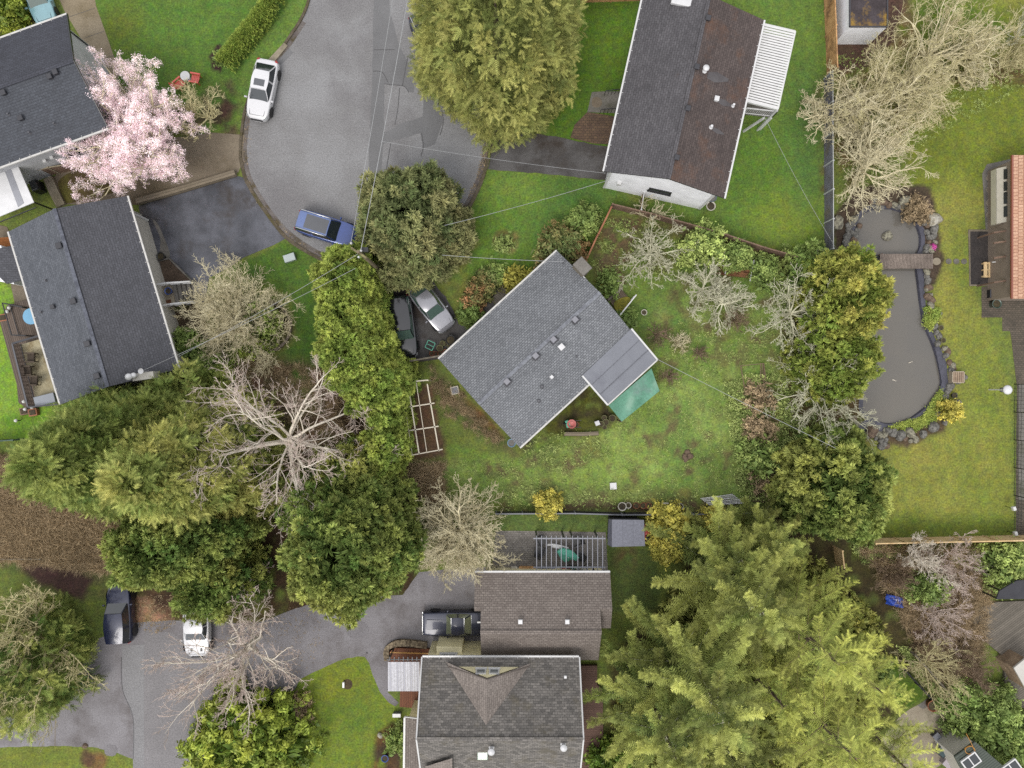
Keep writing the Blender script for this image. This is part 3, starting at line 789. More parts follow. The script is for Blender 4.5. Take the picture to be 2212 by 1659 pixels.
paint((70, 60, 50), [(815, 1580), (850, 1565), (870, 1580), (872, 1680), (800, 1680)], 10, .95, .8, .1, (104, 74, 44))
paint((100, 60, 48), ell(1088, 1000, 1, 1), 2, 0)
paint((110, 96, 60), [(1075, 505), (1110, 498), (1125, 520), (1105, 548), (1070, 540), (1065, 515)], 10, .9, .5, .3, (150, 150, 90))
paint((138, 120, 66), ell(1000, 545, 40, 30), 30, .5, .9, .45); paint((120, 118, 60), ell(985, 600, 30, 50), 30, .5, .9, .45)
paint((80, 66, 58), [(1010, 650), (1050, 590), (1100, 590), (1100, 660), (1060, 700), (1010, 700)], 10, .9)
paint((84, 68, 56), [(870, 740), (960, 736), (960, 772), (880, 776)], 8, .95)
paint((96, 90, 54), [(-10, -30), (70, -30), (80, 45), (40, 80), (-10, 90)], 12, .9, 1, .3)
paint((120, 118, 50), ell(1190, 560, 40, 24), 16, .3)
GARD = [(960, 990), (1110, 995), (1300, 930), (1420, 800), (1380, 690), (1480, 560), (1700, 640), (1690, 1080), (1110, 1085), (930, 1045)]
paint((112, 144, 66), GARD, 20, .5)
paint((140, 168, 84), GARD, 20, .55, 2.2, .6)
paint((100, 88, 66), GARD, 20, .8, 1.0, .8)
paint((104, 98, 66), [(1400, 640), (1700, 640), (1700, 860), (1440, 760)], 30, .6, .9, .68)
colr *= np.clip(1 + _n(4, .06) + _n(1.1, .07) + g0.normal(0, .05, len(pts)), .6, 1.5)[:, None]
mown = np.sin((pts[:, 0] * math.cos(.25) + pts[:, 1] * math.sin(.25)) * 2 * PI / 1.1)
colr *= (1 + .025 * mown)[:, None]
colr *= np.array([[1.30, 1.14, 1.2]])
nxg, nyg = len(gx), len(gy)
ii, jj = np.meshgrid(np.arange(nxg - 1), np.arange(nyg - 1)); b0 = (jj * nxg + ii).ravel()
FQ = np.stack([b0, b0 + 1, b0 + nxg + 1, b0 + nxg], 1)
PW = smooth_poly([W(*p).to_2d() for p in POND], True, 4)
_A = sum(PW[i].x * PW[(i + 1) % len(PW)].y - PW[(i + 1) % len(PW)].x * PW[i].y for i in range(len(PW)))
if _A < 0: PW = PW[::-1]
def inset(poly, d):
    n = len(poly); out = []
    for i in range(n):
        t = (poly[(i + 1) % n] - poly[i - 1]).normalized(); out.append(poly[i] + Vector((-t.y, t.x)) * d)
    return out
pond_np = np.array([tuple(p) for p in inset(PW, -.17)])
cen = (pts[FQ[:, 0]] + pts[FQ[:, 2]]) / 2
FQ = FQ[~inside(cen, pond_np)]
GV = np.column_stack([pts, np.zeros(len(pts))])
def ground_mat():
    m, t, b = nodes('lawn_and_earth')
    co = nd(t, 'ShaderNodeTexCoord').outputs['Object']
    a = nd(t, 'ShaderNodeAttribute', attribute_name='tint').outputs['Color']
    f1 = noise(t, co, 2.2, 6, .8); f2 = noise(t, co, 7.5, 3, .7); f3 = noise(t, co, 1.3, 5, .65)
    c = mixc(t, 1.0, a, gray(t, mrange(t, f1, .3, .7, .7, 1.32)), 'MULTIPLY')
    c = mixc(t, 1.0, c, gray(t, mrange(t, f2, .28, .72, .55, 1.48)), 'MULTIPLY')
    h = nd(t, 'ShaderNodeHueSaturation'); t.links.new(c, h.inputs['Color'])
    t.links.new(mrange(t, f3, .3, .7, .478, .522), h.inputs['Hue']); t.links.new(mrange(t, f1, .3, .7, .84, 1.08), h.inputs['Saturation'])
    t.links.new(h.outputs[0], b.inputs['Base Color']); b.inputs['Roughness'].default_value = .95; b.inputs['Specular IOR Level'].default_value = .15
    return m
gr = npmesh('ground', GV, FQ, ground_mat(), None, np.column_stack([colr, np.ones(len(colr))])); tag(gr, kind='structure')

# ------------------------------------------------------------------ roads, drives, paths, kerbs
ASPH = MK('asphalt_road', S(160, 160, 162), S(146, 145, 146), .25, 26, .22, .9, .25, .3, lo=.4, hi=.6, c3=S(134, 132, 134), s3=.12)
ASPD = MK('asphalt_patch_darker', S(136, 136, 138), S(127, 127, 129), .5, 26, .12, .9, .15)
ASPL = MK('asphalt_patch_lighter', S(160, 160, 162), S(150, 150, 152), .8, 30, .24, .9, .2)
ASPN = MK('asphalt_drive_dark', S(74, 76, 84), S(108, 110, 120), .45, 26, .16, .6, .2, .4, lo=.38, hi=.62, c3=S(66, 60, 58), s3=.3)
ASPN2 = MK('asphalt_drive_worn', S(112, 110, 110), S(86, 83, 82), .5, 26, .2, .85, .2, lo=.35, hi=.6, c3=S(72, 64, 58), s3=.3)
ASPM = MK('asphalt_drive_mid', S(156, 153, 157), S(138, 134, 137), .4, 26, .18, .8, .2, c3=S(116, 110, 110), s3=.25)
CONC = MK('concrete_brown_grey', S(148, 136, 118), S(126, 114, 98), .5, 26, .14, .9, .15, c3=S(116, 104, 84), s3=.3)
CONL = MK('concrete_light', S(176, 166, 146), S(158, 146, 128), .8, 22, .12, .9, .1, c3=S(136, 128, 108), s3=.5)
CONG = MK('concrete_grey', S(140, 136, 130), S(118, 114, 108), .8, 22, .16, .9, .15, c3=S(100, 98, 84), s3=.5)
KERB = MK('kerb_mossy', S(116, 106, 92), S(88, 80, 62), 1.2, 18, .25, .95, .3, c3=S(96, 90, 52), s3=.6)
CRK = MK('crack_sealer_dark', S(100, 99, 101), None, 1, 20, .2)
DIRT = MK('mossy_dirt', S(112, 96, 62), S(84, 72, 48), .7, 10, .25, .95, .3, c3=S(112, 108, 52), s3=.5)
ROADL = [(700, -60), (672, -20), (663, 15), (648, 47), (628, 77), (612, 100), (582, 134), (552, 180), (532, 230), (522, 290), (520, 340), (530, 385), (552, 425), (580, 466), (615, 510), (653, 538), (693, 560), (740, 580), (800, 594), (860, 588), (910, 566), (960, 522), (1003, 465), (1032, 412), (1050, 362), (1060, 305), (1055, 255), (1038, 205), (1010, 150), (975, 90), (952, 30), (944, -60)]
sheet('road', ROADL, .006, ASPH, curve=True)
for k, (pp, mt, z) in enumerate([
    ([Z(1,0,1020,-100), Z(1,0,1140,-100), Z(1,0,1160,90), Z(1,0,1230,380), Z(1,0,1390,690), Z(1,0,1360,800), Z(1,0,1320,790), Z(1,0,1280,740), Z(1,0,1110,725), Z(1,0,1105,1020), Z(1,0,1110,1150), Z(1,0,1270,1060), Z(1,0,1440,1010),
      Z(1,0,1450,840), Z(1,0,1500,790), Z(1,0,1550,860), Z(1,0,1610,960), Z(1,0,1610,1060), Z(1,0,1545,1250), Z(1,0,1440,1280), Z(1,0,1420,1150), Z(1,0,1200,1210), Z(1,0,1100,1245), Z(1,0,1070,1640), Z(1,0,960,1640), Z(1,0,1000,850)], ASPD, .010),
    ([Z(1,0,1395,715), Z(1,0,1500,790), Z(1,0,1455,838), Z(1,0,1370,750)], ASPL, .014),
    ([Z(1,0,285,415), Z(1,0,325,455), Z(1,0,215,560), Z(1,0,165,545)], ASPD, .010),
    ([Z(1,0,1600,1170), Z(1,0,1600,1230), Z(1,0,1550,1310), Z(1,0,1560,1230)], ASPL, .014)]):
    sheet('road_patch', pp, z, mt, wob=.015)
for cr in ([Z(1,0,1240,760), Z(1,0,1225,940), Z(1,0,1200,1080)], [Z(1,0,1110,725), Z(1,0,1200,735), Z(1,0,1280,745), Z(1,0,1320,800)], [Z(1,0,1430,1150), Z(1,0,1445,1260), Z(1,0,1425,1350)], [Z(1,0,1020,430), Z(1,0,1200,430)],
           [Z(1,0,1165,1240), Z(1,0,1130,1440), Z(1,0,1105,1640)], [Z(1,0,1010,615), Z(1,0,1090,625), Z(1,0,1140,710)], [Z(1,0,1265,740), Z(1,0,1310,500)], [Z(1,0,1610,960), Z(1,0,1618,1060), Z(1,0,1590,1170)]):
    o = ribbon('road_crack', cr, .05, .0, .0165, CRK); o['kind'] = 'structure'
kerb1 = ribbon('kerb', ROADL[1:11], .20, 0, .11, KERB); kerb1['kind'] = 'structure'
kerb2 = ribbon('kerb', ROADL[10:17], .26, 0, .055, KERB); kerb2['kind'] = 'structure'
kerb3 = ribbon('kerb', ROADL[16:30], .24, 0, .12, KERB); kerb3['kind'] = 'structure'
GUT = MK('gutter_silt', S(112, 104, 102), S(132, 126, 122), 1.5, 20, .2, .9, .2, c3=S(92, 82, 58), s3=1)
off = [(p[0] + (8 if p[0] < 800 else -8), p[1] - (6 if 480 < p[1] < 620 else 0)) for p in ROADL[3:29]]
o = ribbon('road_gutter', off, .42, .0, .0145, GUT); o['kind'] = 'structure'
sheet('kerb_inlet', [Z(1,0,245,375), Z(1,0,278,400), Z(1,0,155,548), Z(1,0,108,522)], .125, CONL, thick=.12)
# drives on the left
DRV0 = [(527, 292), (455, 286), (400, 296), (300, 300), (240, 330), (125, 372), (110, 395), (122, 440), (200, 445), (300, 442), (400, 415), (515, 372), (526, 345)]
sheet('concrete_drive', DRV0, .0225, CONC, wob=.02)
sheet('dirt_patch', [Z(0,0,510,1560), Z(0,0,640,1480), Z(0,0,820,1470), Z(0,0,900,1560), Z(0,0,1000,1640), Z(0,1,900,30), Z(0,1,560,100), Z(0,0,520,1650)], .027, DIRT, curve=True)
sheet('asphalt_drive', [(548, 412), (524, 383), (512, 380), (300, 445), (303, 470), (320, 520), (345, 560), (360, 575), (395, 610), (425, 640), (440, 670), (452, 600), (500, 575), (525, 557), (553, 545), (590, 530), (616, 516), (590, 486)], .0185, ASPN)
sheet('path', [Z(0,1,1320,245), Z(0,1,1360,270), Z(0,1,1400,350), Z(0,1,1470,540), Z(0,1,1420,600), Z(0,1,1380,560), Z(0,1,1385,400)], .0235, CONG, curve=True)
DRVN = [Z(0,0,480,-80), Z(0,0,810,-80), Z(0,0,830,50), Z(0,0,930,330), Z(0,0,1030,620), Z(0,0,1000,760), Z(0,0,900,640), Z(0,0,740,400), Z(0,0,560,100)]
sheet('concrete_path', DRVN, .008, MK('concrete_tan', S(172, 158, 134), S(154, 140, 116), .6, 9, .14, c3=S(138, 124, 98), s3=.4))
for a, b in (((590, 150), (820, 70)), ((730, 330), (900, 270)), ((910, 500), (990, 480))):
    o = ribbon('path_joint', [Z(0, 0, *a), Z(0, 0, *b)], .03, 0, .0105, CRK, curve=False); o['kind'] = 'structure'
# drive to the white house
sheet('asphalt_drive', [(1052, 272), (1110, 280), (1180, 292), (1232, 302), (1290, 314), (1340, 322), (1340, 395), (1300, 388), (1180, 376), (1054, 366), (1064, 320)], .0185, ASPN2, wob=.02)
# drive of the centre house
sheet('asphalt_drive', [(845, 590), (905, 560), (948, 626), (962, 640), (980, 672), (990, 700), (1020, 712), (1060, 700), (1010, 760), (965, 775), (880, 782), (850, 700)], .0185, ASPN2, wob=.02)
sheet('path', [(1030, 712), (1032, 660), (1060, 612), (1085, 612), (1110, 640), (1060, 700)], .0245, ASPN2, curve=False)
# lower road and its drives
sheet('road', [(-40, 1548), (60, 1548), (150, 1520), (170, 1450), (215, 1380), (280, 1345), (380, 1340), (470, 1345), (560, 1345), (650, 1310), (700, 1300), (800, 1290), (870, 1285), (905, 1236), (1010, 1225), (1100, 1225), (1100, 1440), (838, 1440), (838, 1495), (862, 1519), (854, 1525), (840, 1517), (820, 1494), (805, 1457), (797, 1432), (788, 1420), (773, 1417), (740, 1424), (678, 1452), (648, 1467), (628, 1507), (600, 1560), (570, 1700), (290, 1700), (288, 1640), (240, 1622), (200, 1614), (120, 1611), (-40, 1615)], .006, ASPM, wob=.02)
ASP2 = MK('asphalt_road_lower', S(152, 149, 151), S(141, 138, 140), .5, 26, .2, .9, .2)
ASP3 = MK('asphalt_strip_lower', S(156, 155, 157), S(147, 146, 148), .5, 26, .2, .9, .2)
sheet('road_patch', [(311, 1362), (372, 1366), (420, 1400), (440, 1500), (420, 1700), (311, 1700)], .0105, ASP2)
sheet('road_patch', [Z(0,3,1055,600), Z(0,3,1245,590), Z(0,3,1245,1800), Z(0,3,1150,1800), Z(0,3,1150,1220), Z(0,3,1060,980)], .014, ASP3)
o = ribbon('road_crack', [Z(0,3,1050,700), Z(0,3,1060,980), Z(0,3,1150,1220), Z(0,3,1152,1580)], .05, 0, .0165, CRK); o['kind'] = 'structure'
o = ribbon('road_crack', [Z(0,3,480,1160), Z(0,3,475,1470)], .05, 0, .0125, CONC); o['kind'] = 'structure'
STN = MK('road_stain', S(134, 130, 133), S(144, 141, 145), 1, 14, .2, .8)
for e, zz in ((ell(240, 1622, 15, 13), .0145), (ell(772, 1360, 24, 20), .0155), (ell(792, 1410, 1, 1), .0155)):
    sheet('road_stain', e, zz, STN, wob=.03)
# paving stones
def PAVER(name, c1, c2, mo, bw, bh, mz=.015):
    m, t, b = nodes(name); co = nd(t, 'ShaderNodeTexCoord').outputs['Object']
    br = nd(t, 'ShaderNodeTexBrick'); t.links.new(co, br.inputs['Vector'])
    for k_, c_ in (('Color1', c1), ('Color2', c2), ('Mortar', mo)): br.inputs[k_].default_value = (*c_, 1)
    br.inputs['Scale'].default_value = 1; br.inputs['Brick Width'].default_value = bw; br.inputs['Row Height'].default_value = bh; br.inputs['Mortar Size'].default_value = mz
    c = mixc(t, 1.0, br.outputs['Color'], gray(t, mrange(t, noise(t, co, .8, 5), .3, .7, .75, 1.25)), 'MULTIPLY')
    c = mixc(t, 1.0, c, gray(t, mrange(t, noise(t, co, 20, 3), .3, .7, .8, 1.2)), 'MULTIPLY')
    t.links.new(c, b.inputs['Base Color']); b.inputs['Roughness'].default_value = .9; return m
PVB = PAVER('brick_paving', S(120, 96, 74), S(100, 78, 64), S(70, 60, 48), .3, .2)
PVG = PAVER('grey_paving', S(168, 162, 156), S(146, 140, 134), S(116, 112, 106), .24, .16)
PVD = PAVER('brown_paving', S(112, 100, 88), S(92, 84, 74), S(70, 66, 52), .24, .16)
sheet('paving', [Z(2,0,650,970), Z(2,0,760,985), Z(2,0,900,1010), Z(2,0,860,1250), Z(2,0,700,1240), Z(2,0,560,1205), Z(2,0,505,1190), Z(2,0,540,1080), Z(2,0,600,1020)], .0235, PVB)
sheet('paving', [Z(2,0,690,795), Z(2,0,800,790), Z(2,0,960,790), Z(2,0,930,980), Z(2,0,650,970)], .0145, CONG)
sheet('paving', [Z(2,0,690,880), Z(2,0,700,845), Z(2,0,740,840), Z(2,0,775,870), Z(2,0,770,915), Z(2,0,725,930), Z(2,0,695,915)], .0185, CONC, curve=True)
sheet('paving', [Z(2,2,-140,1268), Z(2,2,0,1268), Z(2,2,810,1280), Z(2,2,830,1640), Z(2,2,-180,1640)], .0145, PVG)
sheet('paving', [(2120, 620), (2250, 600), (2250, 1170), (2194, 1168), (2196, 830), (2182, 715), (2165, 715), (2165, 686), (2120, 686)], .0145, PVD, wob=.01)
sheet('paving', [(2200, 830), (2250, 830), (2250, 1080), (2200, 1080)], .0185, CONG)
sheet('paving', [Z(3,0,1850,1500), Z(3,0,1890,1420), Z(3,0,2112,1370), Z(3,1,2120,330), Z(3,1,1880,330)], .0145, CONG)
EDG = MK('edging_concrete', S(142, 132, 116), S(120, 110, 96), 1, 20, .2)
DMAT = MK('dark_rubber_matting', S(62, 58, 58), S(72, 66, 64), 1, 14, .3)
sheet('terrace_edge', [Z(3,1,1728,325), Z(3,1,1990,325), Z(3,1,1990,812), Z(3,1,1738,812)], .05, EDG, thick=.05)
sheet('terrace', [Z(3,1,1744,342), Z(3,1,2100,342), Z(3,1,2100,800), Z(3,1,1748,800)], .056, DMAT)
for k in range(4):
    c = Z(3, 1, 1560 + 66 * k - (130 if k == 3 else 0), 600); 
    if k < 3: sheet('stepping_stone', ell(*c, 6.5, 6), .03, CONG, thick=.03)
sheet('stepping_stone', ell(*Z(3,1,1455,600), 9, 8), .03, CONL, thick=.03)
for c in ((1915, 95), (1915, 200)): sheet('stepping_stone', ell(*Z(3, 1, *c), 8, 8), .03, CONL, thick=.03)
for c in ((1915, 1540), (1915, 1640)): sheet('stepping_stone', ell(*Z(3, 0, *c), 8, 8), .03, CONL, thick=.03)
DECKG = STRIPE('deck_boards_grey', S(138, 130, 120), S(74, 70, 62), .15, 'X', .16, .9, .14, 1.5, S(116, 110, 100))
def deck(name, pts, z, mat, axis_dir, kind='structure', parent=None, h0=0):
    """timber floor with its boards running along axis_dir (photo units)"""
    P = [W(p[0], p[1], z).to_2d() for p in pts]; a = Vector((axis_dir[0], -axis_dir[1])).normalized(); n = Vector((-a.y, a.x))
    m = MB(); m.prism(P, h0, z)
    m.uv = [[(Vector(q).dot(n), Vector(q).dot(a)) if 0 else (Vector((m.v[i][0], m.v[i][1])).dot(n), Vector((m.v[i][0], m.v[i][1])).dot(a)) for q, i in zip(uv, f)] for uv, f in zip(m.uv, m.f)]
    o = m.build(name, mat, parent)
    if kind and not parent: o['kind'] = kind
    return o
deck('deck', [Z(3,3,1980,225), Z(3,3,2260,215), Z(3,3,2300,1180), Z(3,3,2180,1130), Z(3,3,2050,1000), Z(3,3,2040,700), Z(3,3,1800,500), Z(3,3,1760,300)], .25, DECKG, (260, -190))
sheet('patio', [Z(3,3,1380,1060), Z(3,3,1460,1100), Z(3,3,1720,1340), Z(3,3,1600,1560), Z(3,3,1300,1750), Z(3,3,1000,1750), Z(3,3,900,1500), Z(3,3,1150,1200)], .0145, CONL, wob=.02)
sheet('patio_edge', [Z(3,3,1290,1120), Z(3,3,1400,1040), Z(3,3,1450,1080), Z(3,3,1340,1150)], .0185, CONG)
# pond : water below the lawn, liner lip all round
mw, tw, bw_ = nodes('pond_water')
bw_.inputs['Base Color'].default_value = (*S(112, 109, 104), 1); bw_.inputs['Roughness'].default_value = .12; bw_.inputs['Specular IOR Level'].default_value = .4
cow = nd(tw, 'ShaderNodeTexCoord').outputs['Object']
tw.links.new(mixc(tw, mrange(tw, noise(tw, cow, .12, 4), .35, .65, 0, 1), S(114, 112, 109), S(127, 122, 114)), bw_.inputs['Base Color'])
bump(tw, bw_, noise(tw, cow, 5, 3), .04, .02)
mwb = MB(); 
PWv = PW
mwb.prism(inset(PWv, -.02), -.16, -.16)
o = mwb.build('pond_water', mw); o['kind'] = 'structure'
LIN = MK('pond_liner', S(72, 72, 84), S(92, 92, 106), .8, 10, .2, .5, .2, .4)
ml = MB(); a_, b_, c_ = inset(PWv, -.34), inset(PWv, -.02), inset(PWv, .12)
nn = len(PWv)
for i in range(nn):
    j = (i + 1) % nn
    for (p, z0_), (q, z1_) in (((a_, .02), (b_, .03)), ((b_, .03), (c_, -.3))):
        ml.face([(*p[i], z0_), (*p[j], z0_), (*q[j], z1_), (*q[i], z1_)], smooth=True)
o = ml.build('pond_liner', LIN); o['kind'] = 'structure'
# wide dark liner shelf on the east bank
sheet('pond_liner_shelf', [Z(3,1,1060,135), Z(3,1,1150,140), Z(3,1,1280,220), Z(3,1,1355,330), Z(3,1,1350,450), Z(3,1,1320,535), Z(3,1,1285,535), Z(3,1,1325,450), Z(3,1,1318,340), Z(3,1,1255,235), Z(3,1,1150,160)], .036, LIN)
sheet('pond_liner_shelf', [Z(3,1,1280,665), Z(3,1,1345,665), Z(3,1,1352,850), Z(3,1,1362,1000), Z(3,1,1335,1010), Z(3,1,1305,800)], .036, LIN)
sheet('pond_liner_shelf', [Z(3,1,1400,1220), Z(3,1,1490,1350), Z(3,1,1540,1480), Z(3,1,1555,1640), Z(3,2,1520,130), Z(3,2,1470,100), Z(3,1,1500,1640), Z(3,1,1440,1330)], .036, LIN)
sheet('pond_liner_shelf', [Z(3,2,780,360), Z(3,2,860,290), Z(3,2,1000,350), Z(3,2,990,420), Z(3,2,860,440), Z(3,2,800,420)], .036, LIN)

# ------------------------------------------------------------------ buildings
WHT = PAINT('white_trim', S(236, 236, 236), .45, 0, .1)
GUTW = PAINT('gutter_white', S(226, 224, 220), .5, 0, .1, .12)
VENTG = PAINT('vent_grey_metal', S(104, 104, 110), .5, .2, .1)
VENTD = PAINT('vent_dark_metal', S(70, 70, 76), .5, .2, .1)
VENTW = PAINT('vent_white_metal', S(240, 240, 242), .4, .1, .1)
GLASS = PAINT('window_glass_dark', S(44, 50, 54), .06, 0, .5)
GLASSL = PAINT('window_glass_grey', S(110, 116, 116), .08, 0, .5)
BLK = PAINT('black_metal', S(38, 38, 42), .45, .1, .2)
def SID(name, c, row=.2):
    m, t, b = nodes(name); uv = nd(t, 'ShaderNodeUVMap').outputs[0]
    br = nd(t, 'ShaderNodeTexBrick'); t.links.new(uv, br.inputs['Vector'])
    d = tuple(x * .82 for x in c)
    br.inputs['Color1'].default_value = (*c, 1); br.inputs['Color2'].default_value = (*[x * .96 for x in c], 1); br.inputs['Mortar'].default_value = (*d, 1)
    br.inputs['Scale'].default_value = 1; br.inputs['Brick Width'].default_value = 3.6; br.inputs['Row Height'].default_value = row; br.inputs['Mortar Size'].default_value = .012
    cc = mixc(t, 1.0, br.outputs['Color'], gray(t, mrange(t, noise(t, uv, 1.2, 6), .3, .7, .88, 1.08)), 'MULTIPLY')
    t.links.new(cc, b.inputs['Base Color']); b.inputs['Roughness'].default_value = .7; return m
SIDW = SID('siding_white', S(246, 247, 252, 1.3)); SIDG = SID('siding_light_grey', S(208, 209, 212)); SIDT = SID('siding_warm_grey', S(216, 212, 202))
SIDC = SID('stucco_cream', S(252, 242, 198, 1.4), 1.5); SIDB = SID('siding_beige', S(196, 190, 176))
class House: pass
def gable(name, cat, label, P0, P1, P2, he, hr, rm, wm, over=.5, rake=.35, mats2=None, gut=GUTW, rakemat=None, thick=.14, walls=True, ridge_frac=.5, wz0=0, inset_walls=None):
    """P0-P1: one eave as seen in the photo, P2: corner of the far eave next to P1"""
    A, B, C = W(*P0, he), W(*P1, he), W(*P2, he)
    u = (B - A); u.z = 0; L = u.length; u.normalize(); v = Vector((-u.y, u.x, 0))
    D = (C - B).dot(v)
    if D < 0: v = -v; D = -D
    H = House(); H.A, H.u, H.v, H.L, H.D, H.he, H.hr, H.f = A, u, v, L, D, he, hr, ridge_frac
    ctr = A + u * L / 2 + v * D / 2
    root = empty(name, (ctr.x, ctr.y, 0), label, cat); H.root = root
    rp = D * ridge_frac
    up = Vector((0, 0, 1)); th = up * thick
    def P(x, y, z): return A + u * x + v * y + up * (z - he)
    H.P = P
    flip = u.cross(v).z < 0
    def q(m, pts, uv=None, mi=0):
        if flip: pts = pts[::-1]; uv = uv[::-1] if uv else None
        m.face(pts, uv, mi)
    m = MB()
    s1 = math.hypot(rp, hr - he); s2 = math.hypot(D - rp, hr - he)
    q(m, [P(0, 0, he), P(L, 0, he), P(L, rp, hr), P(0, rp, hr)], [(0, 0), (L, 0), (L, s1), (0, s1)], 0)
    q(m, [P(L, D, he), P(0, D, he), P(0, rp, hr), P(L, rp, hr)], [(0, 50), (L, 50), (L, 50 + s2), (0, 50 + s2)], 1)
    for (x, fl) in ((0, False), (L, True)):
        for ya, za, yb, zb in ((0, he, rp, hr), (rp, hr, D, he)):
            f = [P(x, ya, za - thick), P(x, ya, za), P(x, yb, zb), P(x, yb, zb - thick)]
            m.face(f if fl != flip else f[::-1], mi=2)
    q(m, [P(0, 0, he - thick), P(L, 0, he - thick), P(L, 0, he), P(0, 0, he)], mi=2)
    q(m, [P(L, D, he - thick), P(0, D, he - thick), P(0, D, he), P(L, D, he)], mi=2)
    q(m, [P(0, 0, he - thick), P(0, rp, hr - thick), P(L, rp, hr - thick), P(L, 0, he - thick)], mi=2)
    q(m, [P(L, D, he - thick), P(L, rp, hr - thick), P(0, rp, hr - thick), P(0, D, he - thick)], mi=2)
    H.roof = m.build('roof', [rm, mats2 or rm, rakemat or VENTD], root)
    m = MB(); m.bar(P(0, rp, hr + .025), P(L, rp, hr + .025), .26, .05); H.ridge = m.build('ridge_cap', RIDGE.get(rm.name, rm), H.roof); H.ridge.location = H.ridge.location
    if gut:
        for y in (-.065, D + .065):
            m = MB()
            m.bar(P(0, y, he - .05), P(L, y, he - .05), .12, .12); 
            n = int(L / .75)
            for k in range(n): m.box(P((k + .5) * L / n, y + (.07 if y < 0 else -.07), he + .03), (.03, .18, .02), rz=math.atan2(u.y, u.x))
            m.build('gutter', gut, root)
    if walls:
        m = MB(); o1 = over; a = (hr - he) / rp
        x0, x1, y0, y1 = rake, L - rake, o1, D - o1
        if inset_walls: x0, x1, y0, y1 = inset_walls(L, D)
        zt = lambda y: (he + (y * a if y < rp else (D - y) * (hr - he) / (D - rp))) - thick - .01
        H.x0, H.x1, H.y0, H.y1 = x0, x1, y0, y1
        def wq(p, lenv):
            q(m, p)
        def wf(pts, uv): 
            if flip: pts, uv = pts[::-1], uv[::-1]
            m.face(pts, uv)
        wf([P(x0, y0, wz0), P(x1, y0, wz0), P(x1, y0, zt(y0)), P(x0, y0, zt(y0))], [(0, 0), (x1 - x0, 0), (x1 - x0, zt(y0)), (0, zt(y0))])
        wf([P(x1, y1, wz0), P(x0, y1, wz0), P(x0, y1, zt(y1)), P(x1, y1, zt(y1))], [(0, 0), (x1 - x0, 0), (x1 - x0, zt(y1)), (0, zt(y1))])
        wf([P(x1, y0, wz0), P(x1, y1, wz0), P(x1, y1, zt(y1)), P(x1, rp, hr - thick - .01), P(x1, y0, zt(y0))], [(y0, 0), (y1, 0), (y1, zt(y1)), (rp, hr), (y0, zt(y0))])
        wf([P(x0, y1, wz0), P(x0, y0, wz0), P(x0, y0, zt(y0)), P(x0, rp, hr - thick - .01), P(x0, y1, zt(y1))], [(y1, 0), (y0, 0), (y0, zt(y0)), (rp, hr), (y1, zt(y1))])
        H.wall = m.build('wall', wm, root)
    def rz(w):
        y = (w - A).dot(v); return he + (y / rp * (hr - he) if y < rp else (D - y) / (D - rp) * (hr - he))
    def on(px, py):
        h = (he + hr) / 2
        for _ in range(8): w = W(px, py, h); h = rz(w)
        return W(px, py, h)
    H.on = on; H.rz = rz; H.ang = math.atan2(u.y, u.x)
    return H
RIDGE = {}
def vent_box(H, p, s=.38, mat=VENTG, h=.2, label=None, base=None):
    w = H.on(*p); m = MB()
    m.box(w + Vector((0, 0, h * .45)), (s * .8, s * .8, h), H.ang); m.box(w + Vector((0, 0, h + .03)), (s, s, .08), H.ang, bevel=.03)
    if base: m.box(w + Vector((0, 0, .02)), (s * 1.5, s * 1.5, .08), H.ang, mi=1)
    return m.build('roof_vent', [mat, base or mat], H.root)
def vent_pipe(H, p, r=.09, h=.35, mat=VENTW, cap=False, name='vent_pipe'):
    w = H.on(*p); m = MB()
    m.lathe(w + Vector((0, 0, -.1)), [(r * 1.8, 0), (r * 1.6, .14), (r, .16), (r, h)], 10)
    if cap: m.lathe(w + Vector((0, 0, h)), [(r, -.05), (r * 2.1, 0), (r * 1.9, .07), (.01, .12)], 12)
    return m.build(name, mat, H.root)
def window(root, c, face, w, h, frame=WHT, panes=2, glass=GLASS, sill=True):
    """framed window at c (centre on the wall), face: outward direction"""
    f = Vector(face).normalized(); s = Vector((0, 0, 1)).cross(f).normalized(); up = f.cross(s)
    M = Matrix((s, f, up)).transposed().to_4x4(); M.translation = c + f * .03
    m = MB(); t = .09
    for x, z, a, b in ((0, h / 2 - t / 2, w, t), (0, -h / 2 + t / 2, w, t), (-w / 2 + t / 2, 0, t, h - 2 * t), (w / 2 - t / 2, 0, t, h - 2 * t)):
        m.box(None, (a, .1, b), M=M @ Matrix.Translation((x, 0, z)))
    for k in range(1, panes): m.box(None, (.06, .09, h - 2 * t), M=M @ Matrix.Translation((-w / 2 + w * k / panes, 0, 0)))
    if sill: m.box(None, (w + .12, .16, .05), M=M @ Matrix.Translation((0, .04, -h / 2 - .03)))
    fr = m.build('window', frame, root)
    m = MB(); m.box(None, (w - 2 * t, .05, h - 2 * t), M=M); m.build('pane', glass, fr)
    return fr
